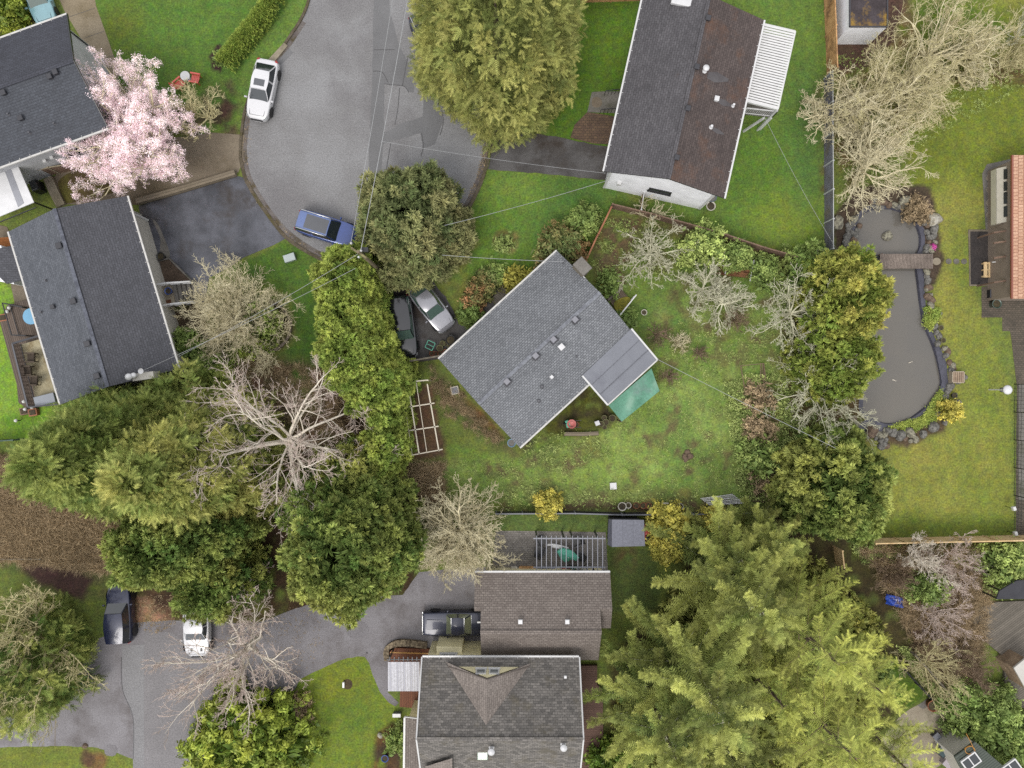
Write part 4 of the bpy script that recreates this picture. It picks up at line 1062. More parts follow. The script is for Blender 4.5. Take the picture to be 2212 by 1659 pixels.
# --- shingle kinds
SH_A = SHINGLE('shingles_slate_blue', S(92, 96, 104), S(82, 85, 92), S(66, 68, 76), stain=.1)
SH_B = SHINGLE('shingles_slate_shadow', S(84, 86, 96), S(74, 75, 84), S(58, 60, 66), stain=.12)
SH_H3a = SHINGLE('shingles_blue_grey', S(112, 116, 124), S(96, 100, 108), S(82, 85, 92), stain=.12)
SH_H3b = SHINGLE('shingles_dark_slate', S(100, 101, 108), S(88, 89, 95), S(70, 70, 75), stain=.1)
SH_H2a = SHINGLE('shingles_grey_brown', S(108, 106, 110), S(92, 90, 94), S(72, 70, 72), stain=.16, moss=S(104, 76, 52), mlo=.64, mhi=.74, ms=.4)
SH_H2b = SHINGLE('shingles_mossy_brown', S(104, 93, 90), S(88, 78, 76), S(66, 58, 56), stain=.22, moss=S(128, 88, 60), mlo=.52, mhi=.8, ms=.32)
SH_H4 = SHINGLE('shingles_light_grey', S(152, 155, 160), S(130, 133, 138), S(100, 102, 107), bw=.26, rh=.16, stain=.12, s1=.3, gap=.028)
SH_G = SHINGLE('shingles_brown', S(152, 142, 135), S(132, 122, 116), S(102, 94, 89), bw=.3, rh=.17, stain=.1, gap=.022)
SH_H5 = SHINGLE('shingles_weathered_grey', S(146, 141, 136), S(106, 103, 100), S(88, 85, 82), stain=.16, moss=S(112, 104, 84), mlo=.52, mhi=.75, ms=.5)
RDG = MK('ridge_shingle_light', S(150, 154, 162), S(120, 122, 130), 3, 20, .2)
RDG2 = MK('ridge_shingle_slate', S(118, 122, 134), S(92, 95, 106), 2.5, 20, .2)
RIDGE.update({SH_H4.name: RDG, SH_H3b.name: RDG2, SH_A.name: RDG2})

# H1 : top left
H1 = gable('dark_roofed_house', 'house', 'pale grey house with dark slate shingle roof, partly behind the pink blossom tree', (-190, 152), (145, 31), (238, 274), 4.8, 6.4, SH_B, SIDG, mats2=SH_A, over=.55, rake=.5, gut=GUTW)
m = MB()
for (a, b) in (((H1.L + .02, -.02, H1.he), (H1.L + .02, H1.D / 2, H1.hr)), ((H1.L + .02, H1.D / 2, H1.hr), (H1.L + .02, H1.D + .02, H1.he))):
    m.bar(H1.P(*a), H1.P(*b), .05, .16)
m.build('fascia', BLK, H1.root)
m = MB(); m.tube([H1.P(H1.x1 + .02, H1.y0 + .2, 4.6), H1.P(H1.x1 + .06, H1.y0 + .25, 3.2), H1.P(H1.x1 + .06, H1.y0 + .25, .1)], .05, 6); m.build('downpipe', BLK, H1.root)
for p in ((Z(0,0,490,630)), (Z(0,0,440,668)), (Z(0,0,42,808)), (Z(0,0,190,1025))): vent_box(H1, p, .36, VENTD)
for p in ((Z(0,0,475,1070)), (Z(0,0,260,1150)), (Z(0,0,78,990))): vent_pipe(H1, p, .06, .3, VENTG)
fv = -H1.v if (H1.P(0, -1, 0) - H1.P(0, 0, 0)).dot(Vector((1, -1, 0))) > 0 else H1.v
sw = W(*Z(0,0,650,1335), 2.0); yy = (sw - H1.A).dot(H1.u)
window(H1.root, H1.P(yy, H1.y1, 2.1), H1.v, 1.5, 1.0, BLK, 2)
window(H1.root, H1.P(yy + 1.9, H1.y1, 3.2), H1.v, 1.1, 1.0, BLK, 1)
for k, dx in enumerate((-2.0, -1.35, -.6, -.1)):
    m = MB(); m.box(H1.P(yy + dx, H1.y1 + .12, 2.6 + .15 * k), (.24, .2, .16), H1.ang); m.build('wall_vent', WHT, H1.root)

# H3 : left
H3 = gable('blue_grey_roofed_house', 'house', 'long cream sided house with blue grey shingle roof beside the dark asphalt drive', (386, 797), (274, 423.5), (17.5, 496), 3.3, 4.8, SH_H3b, SIDT, mats2=SH_H3a, over=.75, rake=.35)
for p in (Z(0,1,522,467), Z(0,1,645,945), Z(0,1,767,1312), Z(0,1,850,1590)): vent_box(H3, p, .42, VENTD)
vent_box(H3, Z(0,1,468,993), .3, VENTD)
for p in (Z(0,1,402,765), Z(0,1,362,1038)): vent_pipe(H3, p, .06, .3, VENTG)
# lower level wall, one step out towards the drive
m = MB(); wA = W(*Z(0,1,1262,240), .3); wB = W(*Z(0,1,1650,1560), .3); d = (wB - wA).normalized(); nrm = Vector((-d.y, d.x, 0))
if nrm.x < 0: nrm = -nrm
inw = -nrm * .8
base = [wA, wB, wB + inw, wA + inw]; m.prism([(p.x, p.y) for p in base], 0, 2.55)
m.build('lower_wall', SIDT, H3.root)
for p in (wA, wB):
    m = MB(); m.box(Vector((p.x, p.y, 1.4)) + nrm * .03, (.14, .14, 2.7), math.atan2(d.y, d.x)); m.build('corner_board', WHT, H3.root)
mid = H3.P(H3.L * .42, H3.y0, 1.9)
window(H3.root, H3.P(H3.L * .425, H3.y0, 2.3), -H3.v, 2.2, 1.3, WHT, 2)
# chimney / dish on south-east corner
w = W(*Z(0,1,1180,1610), 4.6); m = MB(); m.box(w + Vector((.5, .15, -.35)), (1.5, .5, .9), R(8)); m.build('chimney', SIDT, H3.root)
m = MB(); m.lathe(w + Vector((-.3, .1, .15)), [(.16, 0), (.16, .25), (.24, .26), (.24, .4), (.05, .46)], 12); m.lathe(w + Vector((.0, .2, .1)), [(.14, 0), (.14, .22), (.2, .23), (.2, .36), (.05, .42)], 12); m.build('flue_cap', VENTW, H3.root)
w = H3.on(*Z(0,1,1285,1550)); m = MB(); m.tube([w, w + Vector((0, 0, 1.0))], .03, 6); m.lathe(w + Vector((0, 0, 1.0)), [(.01, 0), (.12, .03), (.2, .1)], 12, close=False); m.build('aerial_mast', VENTW, H3.root)

# H2 : white house top right
H2 = gable('white_house', 'house', 'white sided house with mossy dark shingle roof and long white gutters', (1391, -15), (1305, 370), (1565, 423.5), 5.0, 6.45, SH_H2a, SIDW, mats2=SH_H2b, over=.55, rake=.35, gut=WHT)
for p in (Z(2,0,1690,165), Z(2,0,1593,585), Z(2,0,1515,943), Z(2,0,1420,1367)): vent_box(H2, p, .36, VENTD)
vent_pipe(H2, Z(2,0,1662,612), .11, .45, VENTW, True); vent_box(H2, Z(2,0,1762,862), .34, VENTW, .25)
vent_pipe(H2, Z(2,0,1908,915), .08, .4, VENTW); vent_pipe(H2, Z(2,0,1718,1100), .09, .4, VENTW)
m = MB(); w = H2.on(*Z(2,0,1465,5)); m.box(w + Vector((0, 0, .1)), (1.4, .8, .25), H2.ang + PI / 2, bevel=.05); m.build('skylight', VENTW, H2.root)
FLASH = MK('zinc_streak', S(104, 101, 103), S(90, 86, 88), 1, 20, .1)
for a_, b_, w_ in ((Z(2,0,1690,650), Z(2,0,1870,695), .75), (Z(2,0,1785,870), Z(2,0,1895,915), .45), (Z(2,0,1735,1115), Z(2,0,1830,1160), .35)):
    pa, pb = H2.on(*a_), H2.on(*b_); dn = (pb - pa).normalized(); sd_ = H2.u * w_ / 2; up_ = Vector((0, 0, .012)); m = MB()
    ql = [pa - sd_ * .6 + up_, pb - sd_ * .25 + up_, pb + sd_ * .25 + up_, pa + sd_ * .6 + up_]; mid_ = pa.lerp(pb, .4)
    m.face([ql[0], mid_ - sd_ + up_, ql[1], ql[2], mid_ + sd_ + up_, ql[3]] if (ql[1] - ql[0]).cross(ql[3] - ql[0]).z > 0 else [ql[3], mid_ + sd_ + up_, ql[2], ql[1], mid_ - sd_ + up_, ql[0]]); m.build('zinc_streak', FLASH, H2.roof)
gw = W(*Z(2,1,1270,22), 2.2); wx_ = (gw - H2.A).dot(H2.v)
window(H2.root, H2.P(H2.x1, wx_, 2.3), H2.u, 1.7, .6, BLK, 2)
m = MB(); m.box(H2.P(H2.x1 + .1, H2.y0 + .9, 2.2), (.25, .3, .45), H2.ang); m.build('meter_box', WHT, H2.root)
for yv in (H2.y0, H2.y1):
    m = MB(); m.box(H2.P(H2.x1 + .02, yv, 2.4), (.12, .16, 4.6), H2.ang); m.build('corner_board', WHT, H2.root)
# louvred patio cover of H2 and its deck
pc = empty('patio_cover', W(1665, 140, 0), 'white slatted patio cover on the east side of the white house', 'patio cover')
c4 = [W(*Z(2,0,2172,212), 4.45), W(*Z(3,0,232,275), 4.2), W(*Z(3,0,82,945), 4.2), W(*Z(2,0,2010,872), 4.45)]
m = MB()
for i in range(4): m.bar(c4[i], c4[(i + 1) % 4], .12, .2)
m.build('frame', WHT, pc)
m = MB()
for k in range(30):
    t = (k + .5) / 30; a = c4[0].lerp(c4[3], t); b = c4[1].lerp(c4[2], t); dd = (b - a).normalized()
    y = Vector((0, 0, 1)).cross(dd).normalized(); tilt = (y * .9 + Vector((0, 0, .35))).normalized(); z = dd.cross(tilt)
    M = Matrix((dd, tilt, z)).transposed().to_4x4(); M.translation = (a + b) / 2 + Vector((0, 0, .12)); m.box(None, ((b - a).length, .125, .03), M=M)
tg_ = m.build('slats', WHT, pc)
for c in c4[1:3]:
    m = MB(); m.bar((c.x, c.y, 0), (c.x, c.y, 4.1), .12); m.build('post', WHT, pc)
dk = empty('raised_deck', W(1640, 242, 0), 'white railed upper deck under the slatted patio cover', 'deck')
z = 2.6; d4 = [W(*Z(2,0,2010,880), z), W(*Z(3,0,10,900), z), W(*Z(3,0,-30,1010), z), W(*Z(2,0,1985,985), z)]
q4 = [W(1648, 70, z), W(1700, 85, z), W(1668, 252, z), W(1604, 245, z)]
m = MB(); m.prism([(p.x, p.y) for p in q4], z - .2, z, bottom=True); m.build('floor', CONG, dk)
def railing(root, P, z, h=1.0, mat=WHT, sp=.14, name='railing'):
    m = MB()
    for i in range(len(P) - 1):
        a, b = Vector((P[i].x, P[i].y, z)), Vector((P[i + 1].x, P[i + 1].y, z)); n = max(2, int((b - a).length / sp))
        up = Vector((0, 0, h)); m.bar(a + up, b + up, .08, .06); m.bar(a + Vector((0, 0, .1)), b + Vector((0, 0, .1)), .05)
        for k in range(n + 1):
            p = a.lerp(b, k / n); m.bar(p, p + up, .09 if k in (0, n) else .03)
    return m.build(name, mat, root)
railing(dk, q4[1:], z)
for p in q4[1:3]:
    m = MB(); m.bar((p.x, p.y, 0), (p.x, p.y, z - .2), .14); m.build('post', WHT, dk)
m = MB(); m.bar(W(1650, 255, 2.5), W(1606, 284, .1), .14); m.build('brace', WHT, dk)

# H4 : centre
H4 = gable('centre_house', 'house', 'low house with light grey shingle roof set at an angle in the middle garden', (1203.5, 542), (948, 776), (1122, 966.5), 3.0, 4.45, SH_H4, SIDB, over=.5, rake=.3, gut=GUTW)
for p in (Z(2,1,543,1103), Z(2,1,357,1275), Z(2,1,203,1415), (1095, 824)): vent_box(H4, p, .4, PAINT('vent_pale', S(150, 150, 158), .5, .1, .1) if 'vent_pale' not in bpy.data.materials else bpy.data.materials['vent_pale'], .16, base=VENTD)
vent_box(H4, Z(2,1,425,1340), .42, VENTW, .3); vent_box(H4, Z(2,1,342,1598), .26, VENTW, .16)
vent_pipe(H4, Z(2,2,258,22), .09, .3, VENTG); vent_pipe(H4, Z(2,2,230,145), .09, .25, VENTG); vent_pipe(H4, Z(2,1,560,1420), .05, .2, VENTG)
# chimney outside the gable end
w = W(*Z(2,1,610,640), 5.0); CHB = MK('chimney_masonry', S(150, 142, 128), S(122, 114, 100), 2, 16, .2)
m = MB(); m.box(Vector((w.x, w.y, 2.4)), (1.0, .75, 4.9), H4.ang + R(90)); m.build('chimney', CHB, H4.root)
m = MB(); m.box(Vector((w.x, w.y, 4.92)), (1.12, .86, .14), H4.ang + R(90), bevel=.04)
m.build('chimney_cap', CONG, H4.root)
m = MB(); m.box(Vector((w.x, w.y, 0)) - H4.u * 0 + (H4.P(0, H4.D * .3, 0) - Vector((w.x, w.y, H4.P(0,0,0).z))).normalized() * .52 + Vector((0, 0, 3.6)), (.9, .06, .7), H4.ang + R(90)); m.build('flashing', WHT, H4.root)
# flat lean-to roof
MEM = MK('roof_membrane', S(144, 147, 156), S(137, 140, 149), .6, 18, .06, .75, .1, c3=S(128, 130, 140), s3=.4)
a, b, c, d = H4.on(1363.5, 710), H4.on(1257.5, 811.5), W(1312.5, 874.5, 2.75), W(1420, 777, 2.75)
m = MB(); up = Vector((0, 0, .06))
m.face([b + up, c, d, a + up]) if True else None
for p, q_ in ((b + up, c), (c, d), (d, a + up), (a + up, b + up)): m.face([p, p - Vector((0, 0, .16)), q_ - Vector((0, 0, .16)), q_])
lean = m.build('lean_to_roof', MEM, H4.root)
for t in (.34, .67):
    mm = MB(); mm.bar(a.lerp(d, t) + Vector((0, 0, .05)), b.lerp(c, t) + Vector((0, 0, .05)), .05, .02); mm.build('seam', MK('seam_%d' % int(t * 100), S(120, 122, 130)), lean)
m = MB(); m.bar(b + Vector((0, 0, -.02)), c + Vector((0, 0, -.05)), .12, .2); m.bar(d + Vector((0, 0, -.05)), a + Vector((0, 0, -.02)), .12, .2); m.build('fascia', WHT, H4.root)
m = MB(); m.bar(c + Vector((0, 0, -.06)), d + Vector((0, 0, -.06)), .13, .13); m.build('gutter', GUTW, H4.root)
cc = [(p.x, p.y) for p in (b.lerp(a, .03) , c.lerp(b, .06).lerp(d, .05), d.lerp(a, .06).lerp(c, .05), a.lerp(b, .03))]
m = MB(); m.prism(cc, 0, 2.5); m.build('lean_to_wall', SIDB, H4.root)
w = H4.on(*Z(2,1,440,618)); m = MB(); m.tube([w, w + Vector((0, 0, .8))], .03, 6); m.tube([w + Vector((0, 0, .8)), w + Vector((.25, .1, .75))], .025, 6); m.build('service_mast', VENTG, H4.root)
# green tarp over the back
TARP = MK('tarp_green', S(112, 170, 144), S(90, 148, 122), .8, 6, .12, .4, .3, .4, c3=S(124, 156, 144), s3=.5)
tq = [W(*Z(2,2,835,185), 2.5), W(*Z(2,2,948,325), 2.1), W(*Z(2,2,1275,60), 2.1), W(*Z(2,1,1205,1525), 2.5)]
m = MB(); N = 14
def tz(s, t): return -.10 * math.sin(PI * s * 3) * math.sin(PI * t) + .05 * math.sin(9 * s + 5 * t) * math.sin(PI * t)
V = []; 
for i in range(N + 1):
    for j in range(N + 1):
        s_, t_ = i / N, j / N; p = tq[0].lerp(tq[3], s_).lerp(tq[1].lerp(tq[2], s_), t_); p = p + Vector((0, 0, tz(s_, t_))); V.append(p)
Fc = [(i * (N + 1) + j, i * (N + 1) + j + 1, (i + 1) * (N + 1) + j + 1, (i + 1) * (N + 1) + j) for i in range(N) for j in range(N)]
trp = empty('tarp_shelter', (tq[1].x, tq[1].y, 0), 'green tarpaulin stretched behind the flat lean-to of the light grey roofed house', 'tarp')
m.mesh(V, Fc, 0, True); m.build('tarp', TARP, trp)
m = MB(); Nn = 10
for i in range(Nn):
    a_, b_ = tq[1].lerp(tq[2], i / Nn), tq[1].lerp(tq[2], (i + 1) / Nn)
    m.face([Vector((a_.x, a_.y, .6)), Vector((b_.x, b_.y, .6 + .1 * (i % 2))), b_, a_])
m.build('hanging_edge', TARP, trp)
for p in (tq[1], tq[2]):
    m = MB(); m.bar((p.x, p.y, 0), (p.x, p.y, p.z - .03), .08); m.build('post', BARKB, trp)
# side stairs landing + handrail at the north-east gable
WDK = STRIPE('deck_boards_worn', S(128, 112, 96), S(70, 60, 50), .14, 'X', .15, .9, .12, 2, S(96, 86, 74))
MOSS = MK('moss_cushion', S(152, 142, 52), S(116, 116, 48), 3, 20, .3, .95, .5)
pd = [Z(2,1,750,810), Z(2,1,850,735), Z(2,1,1035,940), Z(2,1,930,1055)]
lnd = empty('side_landing', W(1340, 640, 0), 'weathered mossy wooden landing against the gable of the middle house', 'landing')
deck('floor', pd, .35, WDK, (100, 115), parent=lnd)
m = MB(); m.prism(smooth_poly([W(*Z(2,1,*p), .37).to_2d() for p in ((755, 815), (850, 745), (890, 800), (850, 850), (810, 905))]), .35, .39); m.prism(smooth_poly([W(*Z(2,1,*p), .37).to_2d() for p in ((880, 960), (980, 905), (1025, 940), (930, 1045))]), .35, .39); m.build('moss', MOSS, lnd)
m = MB(); m.bar(W(*Z(2,1,828,935), .45), W(*Z(2,1,955,828), .45), .14, .12); m.build('beam', CHB, lnd)
m = MB(); p, q_ = W(*Z(2,1,930,1068), 1.1), W(*Z(2,1,1075,888), 1.1); m.bar(p, q_, .09, .05); m.bar(p - Vector((0, 0, .9)), q_ - Vector((0, 0, .9)), .09, .05)
for k in range(9): w_ = p.lerp(q_, k / 8); m.bar(w_ - Vector((0, 0, 1.1)), w_, .05)
m.build('railing', WHT, lnd)
deck('entry_step', [Z(1,1,2030,930), Z(1,1,2130,820), Z(1,1,2212,880), Z(1,1,2090,1000)], .25, DECKG, (100, 80))

# Garage of H5 (brown roof)
G5 = gable('brown_roofed_garage', 'garage', 'garage with brown shingle roof and two small white vents, beside the pergola', (1293, 1237), (1040, 1237), (1040, 1426), 3.0, 4.75, SH_G, SIDC, over=.4, rake=.2, gut=None, ridge_frac=.585)
G5w = None
yl = (W(1130, 1304, 4.0) - G5.A).dot(G5.v)
zr = G5.he + (G5.hr - G5.he) * (G5.D * .36) / (G5.D * .585)
m = MB(); P = G5.P; L = G5.L
ext = (W(1318, 1237, 3.0) - G5.A).dot(-G5.u); exr = (W(1026, 1237, 3.0) - G5.A).dot(G5.u) - L
yr = G5.D * .36; yb = G5.D * .62
def fup(mm, pts, uv=None, mi=0):
    n = (Vector(pts[1]) - Vector(pts[0])).cross(Vector(pts[2]) - Vector(pts[0]))
    if n.z < 0: pts = pts[::-1]; uv = uv[::-1] if uv else None
    mm.face(pts, uv, mi)
for x0, x1 in ((-ext, 0), (L, L + exr)):
    m = MB()
    fup(m, [P(x0, 0, G5.he), P(x1, 0, G5.he), P(x1, yr, zr), P(x0, yr, zr)], [(x0, 0), (x1, 0), (x1, yr * 1.1), (x0, yr * 1.1)])
    if x1 <= 0: fup(m, [P(x0, yr, zr), P(x1, yr, zr), P(x1, yb, G5.he + .3), P(x0, yb, G5.he + .3)], [(x0, 30), (x1, 30), (x1, 32), (x0, 32)])
    else: fup(m, [P(x0, yr, zr), P(x1, yr, zr), P(x1, yr + .25, zr - .25), P(x0, yr + .25, zr - .25)], [(x0, 30), (x1, 30), (x1, 32), (x0, 32)])
    m.build('side_roof', SH_G, G5.root)
m = MB(); m.prism([(p.x, p.y) for p in (P(-ext + .3, .4, 0), P(0, .4, 0), P(0, yb - .4, 0), P(-ext + .3, yb - .4, 0))], 0, 3.0); m.build('side_wall', SIDC, G5.root)
m = MB(); m.bar(P(-ext, -.07, 2.95), P(L + exr, -.07, 2.95), .13, .13); m.build('gutter', WHT, G5.root)
for p in ((1124, 1341), (1225, 1341)): vent_box(G5, p, .32, VENTW, .22)
m = MB(); m.bar(W(1031, 1344, 3.2), W(1040, 1344, 3.2), .1); m.bar(W(1296, 1351, 2.6), W(1313, 1351, 2.6), .1); m.build('downpipe', WHT, G5.root)

# H5 main
H5 = gable('grey_gabled_house', 'house', 'cream house with weathered grey shingle roof and a triangular dormer with two windows', (1250.5, 1420), (912.5, 1420), (912.5, 1684), 4.5, 7.4, SH_H5, SIDC, over=.45, rake=.2, gut=WHT, rakemat=VENTD)
RIDGE[SH_H5.name] = RDG
m = MB()
for x in (-.04, H5.L + .04):
    m.bar(H5.P(x, 0, 4.45), H5.P(x, H5.D / 2, 7.35), .1, .18); m.bar(H5.P(x, H5.D / 2, 7.35), H5.P(x, H5.D, 4.45), .1, .18)
m.build('fascia', WHT, H5.root)
dm = [H5.on(963, 1429), H5.on(1147, 1432), H5.on(1050, 1566)]; apex = W(1052, 1467, 6.35)
apex = W(1052, 1467, dm[2].z - .08)
m = MB(); SHD = SHINGLE('shingles_dormer', S(164, 154, 147), S(140, 131, 125), S(112, 104, 99), stain=.12)
up = Vector((0, 0, .12))
def tri(a, b, c):
    n = (b - a).cross(c - a)
    if n.z < 0: b, c = c, b
    u_ = (apex - dm[2]).normalized(); n = (b - a).cross(c - a).normalized(); v_ = n.cross(u_)
    m.face([a, b, c], [(p.dot(u_), p.dot(v_)) for p in (a, b, c)])
tri(dm[0] + up * .3, apex + up, dm[2] + up * .3); tri(dm[1] + up * .3, dm[2] + up * .3, apex + up)
dr = m.build('dormer_roof', SHD, H5.root)
fl, fr_, ft = H5.on(985, 1436), H5.on(1128, 1437), apex + Vector((0, 0, -.16))
back = Vector((0, -.28, 0))
fl, fr_ = fl + Vector((0, -.1, -.1)), fr_ + Vector((0, -.1, -.1)); ft = Vector((ft.x, (fl.y + fr_.y) / 2 - .02, ft.z))
m = MB(); m.face([fr_, fl, ft]); m.face([fl + Vector((0, -.2, 0)), fr_ + Vector((0, -.2, 0)), ft + Vector((0, -.2, 0))]); dwall = m.build('dormer_wall', SIDC, H5.root)
for sx in (-.46, .46): window(H5.root, Vector((ft.x + sx, ft.y + .02, ft.z - .95 if ft.z > 6 else ft.z - .8)), (0, 1, 0), .72, .8, WHT, 1, GLASSL)
m = MB(); m.bar(Vector((dm[0].x, ft.y + .05, dm[0].z + .02)), apex + Vector((0, .02, .06)), .06, .14); m.bar(Vector((dm[1].x, ft.y + .05, dm[1].z + .02)), apex + Vector((0, .02, .06)), .06, .14); m.build('dormer_trim', SH_G, H5.root)
w = H5.on(*Z(1,3,1958,1545)); m = MB(); m.box(w + Vector((0, 0, .08)), (.72, .6, .16), 0, bevel=.04); sk = m.build('skylight', PAINT('skylight_green', S(150, 172, 158), .2), H5.root)
vent_pipe(H5, Z(1,3,2035,1480), .12, .6, VENTW, True); vent_pipe(H5, Z(2,3,442,1450), .12, .55, VENTW, True)
for p in (Z(2,3,460,865),): vent_box(H5, p, .2, VENTW, .15)
# lower west wing of H5
wq = [W(874, 1550, 3.2), W(913, 1555, 3.55), W(913, 1700, 3.55), W(872, 1700, 3.2)]
m = MB(); fup(m, wq, [(0, 0), (0, 1.4), (6, 1.4), (6, 0)]); m.build('wing_roof', SH_G, H5.root)
m = MB(); m.bar(wq[0] + Vector((0, 0, -.03)), wq[3] + Vector((0, 0, -.03)), .14, .16); m.bar(wq[0] + Vector((0, .05, -.05)), wq[1] + Vector((0, .05, -.05)), .05, .16); m.build('wing_fascia', WHT, H5.root)
m = MB(); m.prism([(p.x, p.y) for p in (W(884, 1548, 3), W(920, 1548, 3), W(920, 1700, 3), W(884, 1700, 3))], 0, 3.1); m.build('wing_wall', SIDC, H5.root)
wq = [H5.on(920, 1650), H5.on(978, 1632), H5.on(978, 1700), H5.on(920, 1700)]
m = MB(); fup(m, [q_ + Vector((0, 0, .35)) for q_ in wq]); m.build('cross_gable', SHD, H5.root)
# cream bay north of H5 + window sills
m = MB(); bq = [W(943, 1396, 2.7), W(998, 1398, 2.7), W(998, 1425, 2.7), W(943, 1425, 2.7)]; m.prism([(p.x, p.y) for p in bq], 0, 2.7); m.build('porch_wall', SIDC, H5.root)
m = MB(); m.prism([(p.x, p.y) for p in (W(998, 1410, 1.4), W(1042, 1411, 1.4), W(1042, 1425, 1.4), W(998, 1425, 1.4))], 0, 1.4); m.build('side_wall', SIDC, H5.root)
window(H5.root, Vector((W(969, 1414, 2.8).x, H5.P(0, H5.y0, 0).y + .02, 3.3)), (0, 1, 0), 1.2, .9, WHT, 1, GLASSL)
window(H5.root, W(903, 1548, 2.2), (-1, .4, 0), .9, .8, WHT, 1, GLASSL)

# H6 right edge : tiled roof
TILE = SHINGLE('clay_tiles', S(228, 186, 158), S(214, 168, 140), S(166, 116, 94), bw=.26, rh=.38, stain=.12, gap=.03)
h6 = empty('tiled_house', W(2240, 490, 0), 'house with pink clay tile roof at the right edge of the picture', 'house')
tw_ = [W(2189, 335, 3.0), W(2188, 645, 3.0), W(2400, 645, 5.2), W(2400, 335, 5.2)]
m = MB(); Lh = (tw_[1] - tw_[0]).length; fup(m, tw_, [(0, 0), (Lh, 0), (Lh, 7), (0, 7)])
for i in range(4): p, q_ = tw_[i], tw_[(i + 1) % 4]; m.face([p, p - Vector((0, 0, .15)), q_ - Vector((0, 0, .15)), q_])
m.build('roof', TILE, h6)
m = MB(); m.bar(tw_[0] + Vector((-.06, 0, -.05)), tw_[1] + Vector((-.06, 0, -.05)), .12, .14); m.build('gutter', PAINT('gutter_rust', S(150, 78, 56), .5), h6)
m = MB(); wl = [W(2181, 345, 0), W(2181, 640, 0)]; x0 = W(2184, 400, 2.6).x
m.prism([(x0, W(0, 490, 2.8).y), (x0, W(0, 640, 2.8).y), (x0 + 7, W(0, 640, 2.8).y), (x0 + 7, W(0, 345, 2.8).y), (x0, W(0, 345, 2.8).y)], 0, 2.85); m.build('wall', SID('wall_brown', S(164, 148, 134), .25), h6)
m = MB(); m.prism([(p.x, p.y) for p in (W(*Z(3,0,1972,1462), 0), W(*Z(3,0,2120,1400), 0), W(*Z(3,1,2120,290), 0), W(*Z(3,1,1990,285), 0))], 0, 1.0); m.build('bay_wall', WHT, h6)
by = [W(0, v, 2.0).y for v in (360, 480)]
for k, (v0, v1) in enumerate(((366, 388), (393, 413), (416, 441), (446, 469))):
    y0, y1 = W(0, v0, 2.0).y, W(0, v1, 2.0).y; xa_, xb_ = W(2166, 0, 1.9).x, x0 + .1
    m = MB(); fup(m, [Vector((xa_, y0, 2.0)), Vector((xb_, y0, 2.40)), Vector((xb_, y1, 2.40)), Vector((xa_, y1, 2.0))]); m.build('roof_glazing', GLASS, h6)
bx = W(2152, 0, 1.5).x
m = MB(); fup(m, [Vector((bx, by[0], 1.55)), Vector((x0 + .12, by[0], 2.3)), Vector((x0 + .12, by[1], 2.3)), Vector((bx, by[1], 1.55))])
m.prism([(bx, by[0]), (x0, by[0]), (x0, by[1]), (bx, by[1])], .9, 1.5); m.build('sunroom_frame', PAINT('frame_ivory', S(222, 216, 200), .5), h6)
# H7 : flat roofed outbuilding top right with white walls
FLT = MK('flat_roof_mossy', S(84, 76, 80), S(66, 58, 60), .8, 14, .2, c3=S(176, 140, 54), s3=.55)
h7 = empty('white_outbuilding', W(1870, 10, 0), 'white walled outbuilding with dark mossy flat roof in the top right garden', 'outbuilding')
r7 = [W(*Z(3,0,705,232), 2.7), W(*Z(3,0,1030,232), 2.7), W(*Z(3,0,1030,-300), 2.7), W(*Z(3,0,705,-300), 2.7)]
m = MB(); m.prism([(p.x, p.y) for p in r7], 2.6, 2.7); m.build('roof', FLT, h7)
m = MB(); m.prism([(r7[0].x, r7[0].y), (r7[1].x, r7[1].y), (r7[2].x, r7[2].y), (r7[3].x, r7[3].y)], 0, 2.6); m.build('wall', SIDW, h7)
m = MB()
for i in range(4): m.bar(r7[i] + Vector((0, 0, .02)), r7[(i + 1) % 4] + Vector((0, 0, .02)), .1, .08)
m.build('roof_edge', VENTD, h7)

# H8 : bottom right corner low ribbed roof
RIB = STRIPE('ribbed_metal_green_grey', S(96, 104, 94), S(66, 72, 66), .17, 'Y', .05, .6, .3, 2, S(88, 96, 88))
h8 = empty('ribbed_roof_building', W(2120, 1660, 0), 'building with green grey ribbed roof and two skylights in the bottom right corner', 'building')
r8 = [W(*Z(3,3,1612,1562), 2.9), W(*Z(3,3,1790,1432), 2.9), W(*Z(3,3,2330,1900), 3.2), W(*Z(3,3,1850,2000), 3.2)]
ux = (r8[1] - r8[0]).normalized(); uy = Vector((-ux.y, ux.x, 0))
def ruv(ps): return [(Vector(p).dot(ux), Vector(p).dot(uy)) for p in ps]
m = MB(); fup(m, r8, ruv(r8))
for i in range(4): p, q_ = r8[i], r8[(i + 1) % 4]; m.face([p, q_, q_ - Vector((0, 0, .16)), p - Vector((0, 0, .16))])
m.build('roof', RIB, h8)
m = MB(); c8 = sum(r8, Vector()) / 4; m.prism([(p.lerp(c8, .07).x, p.lerp(c8, .07).y) for p in r8], 0, 2.75); m.build('wall', SIDT, h8)
for cx, cy in ((1752, 1600), (2100, 1660)):
    w = W(*Z(3,3,cx, cy), 3.05); m = MB(); a8 = math.atan2(ux.y, ux.x)
    M8 = Matrix.Translation(w) @ Matrix.Rotation(a8, 4, 'Z')
    for x, y, a_, b_ in ((0, .4, 1.3, .09), (0, -.4, 1.3, .09), (-.61, 0, .09, .71), (.61, 0, .09, .71), (0, 0, .07, .71)): m.box(None, (a_, b_, .14), M=M8 @ Matrix.Translation((x, y, 0)))
    sk = m.build('skylight', WHT, h8); m = MB(); m.box(None, (1.14, .7, .08), M=M8); m.build('pane', GLASS, sk)
HOSE = PAINT('hose_orange', S(208, 144, 40), .5, 0, .1)
pt = []
c = W(*Z(3,3,1740,1500), 2.98)
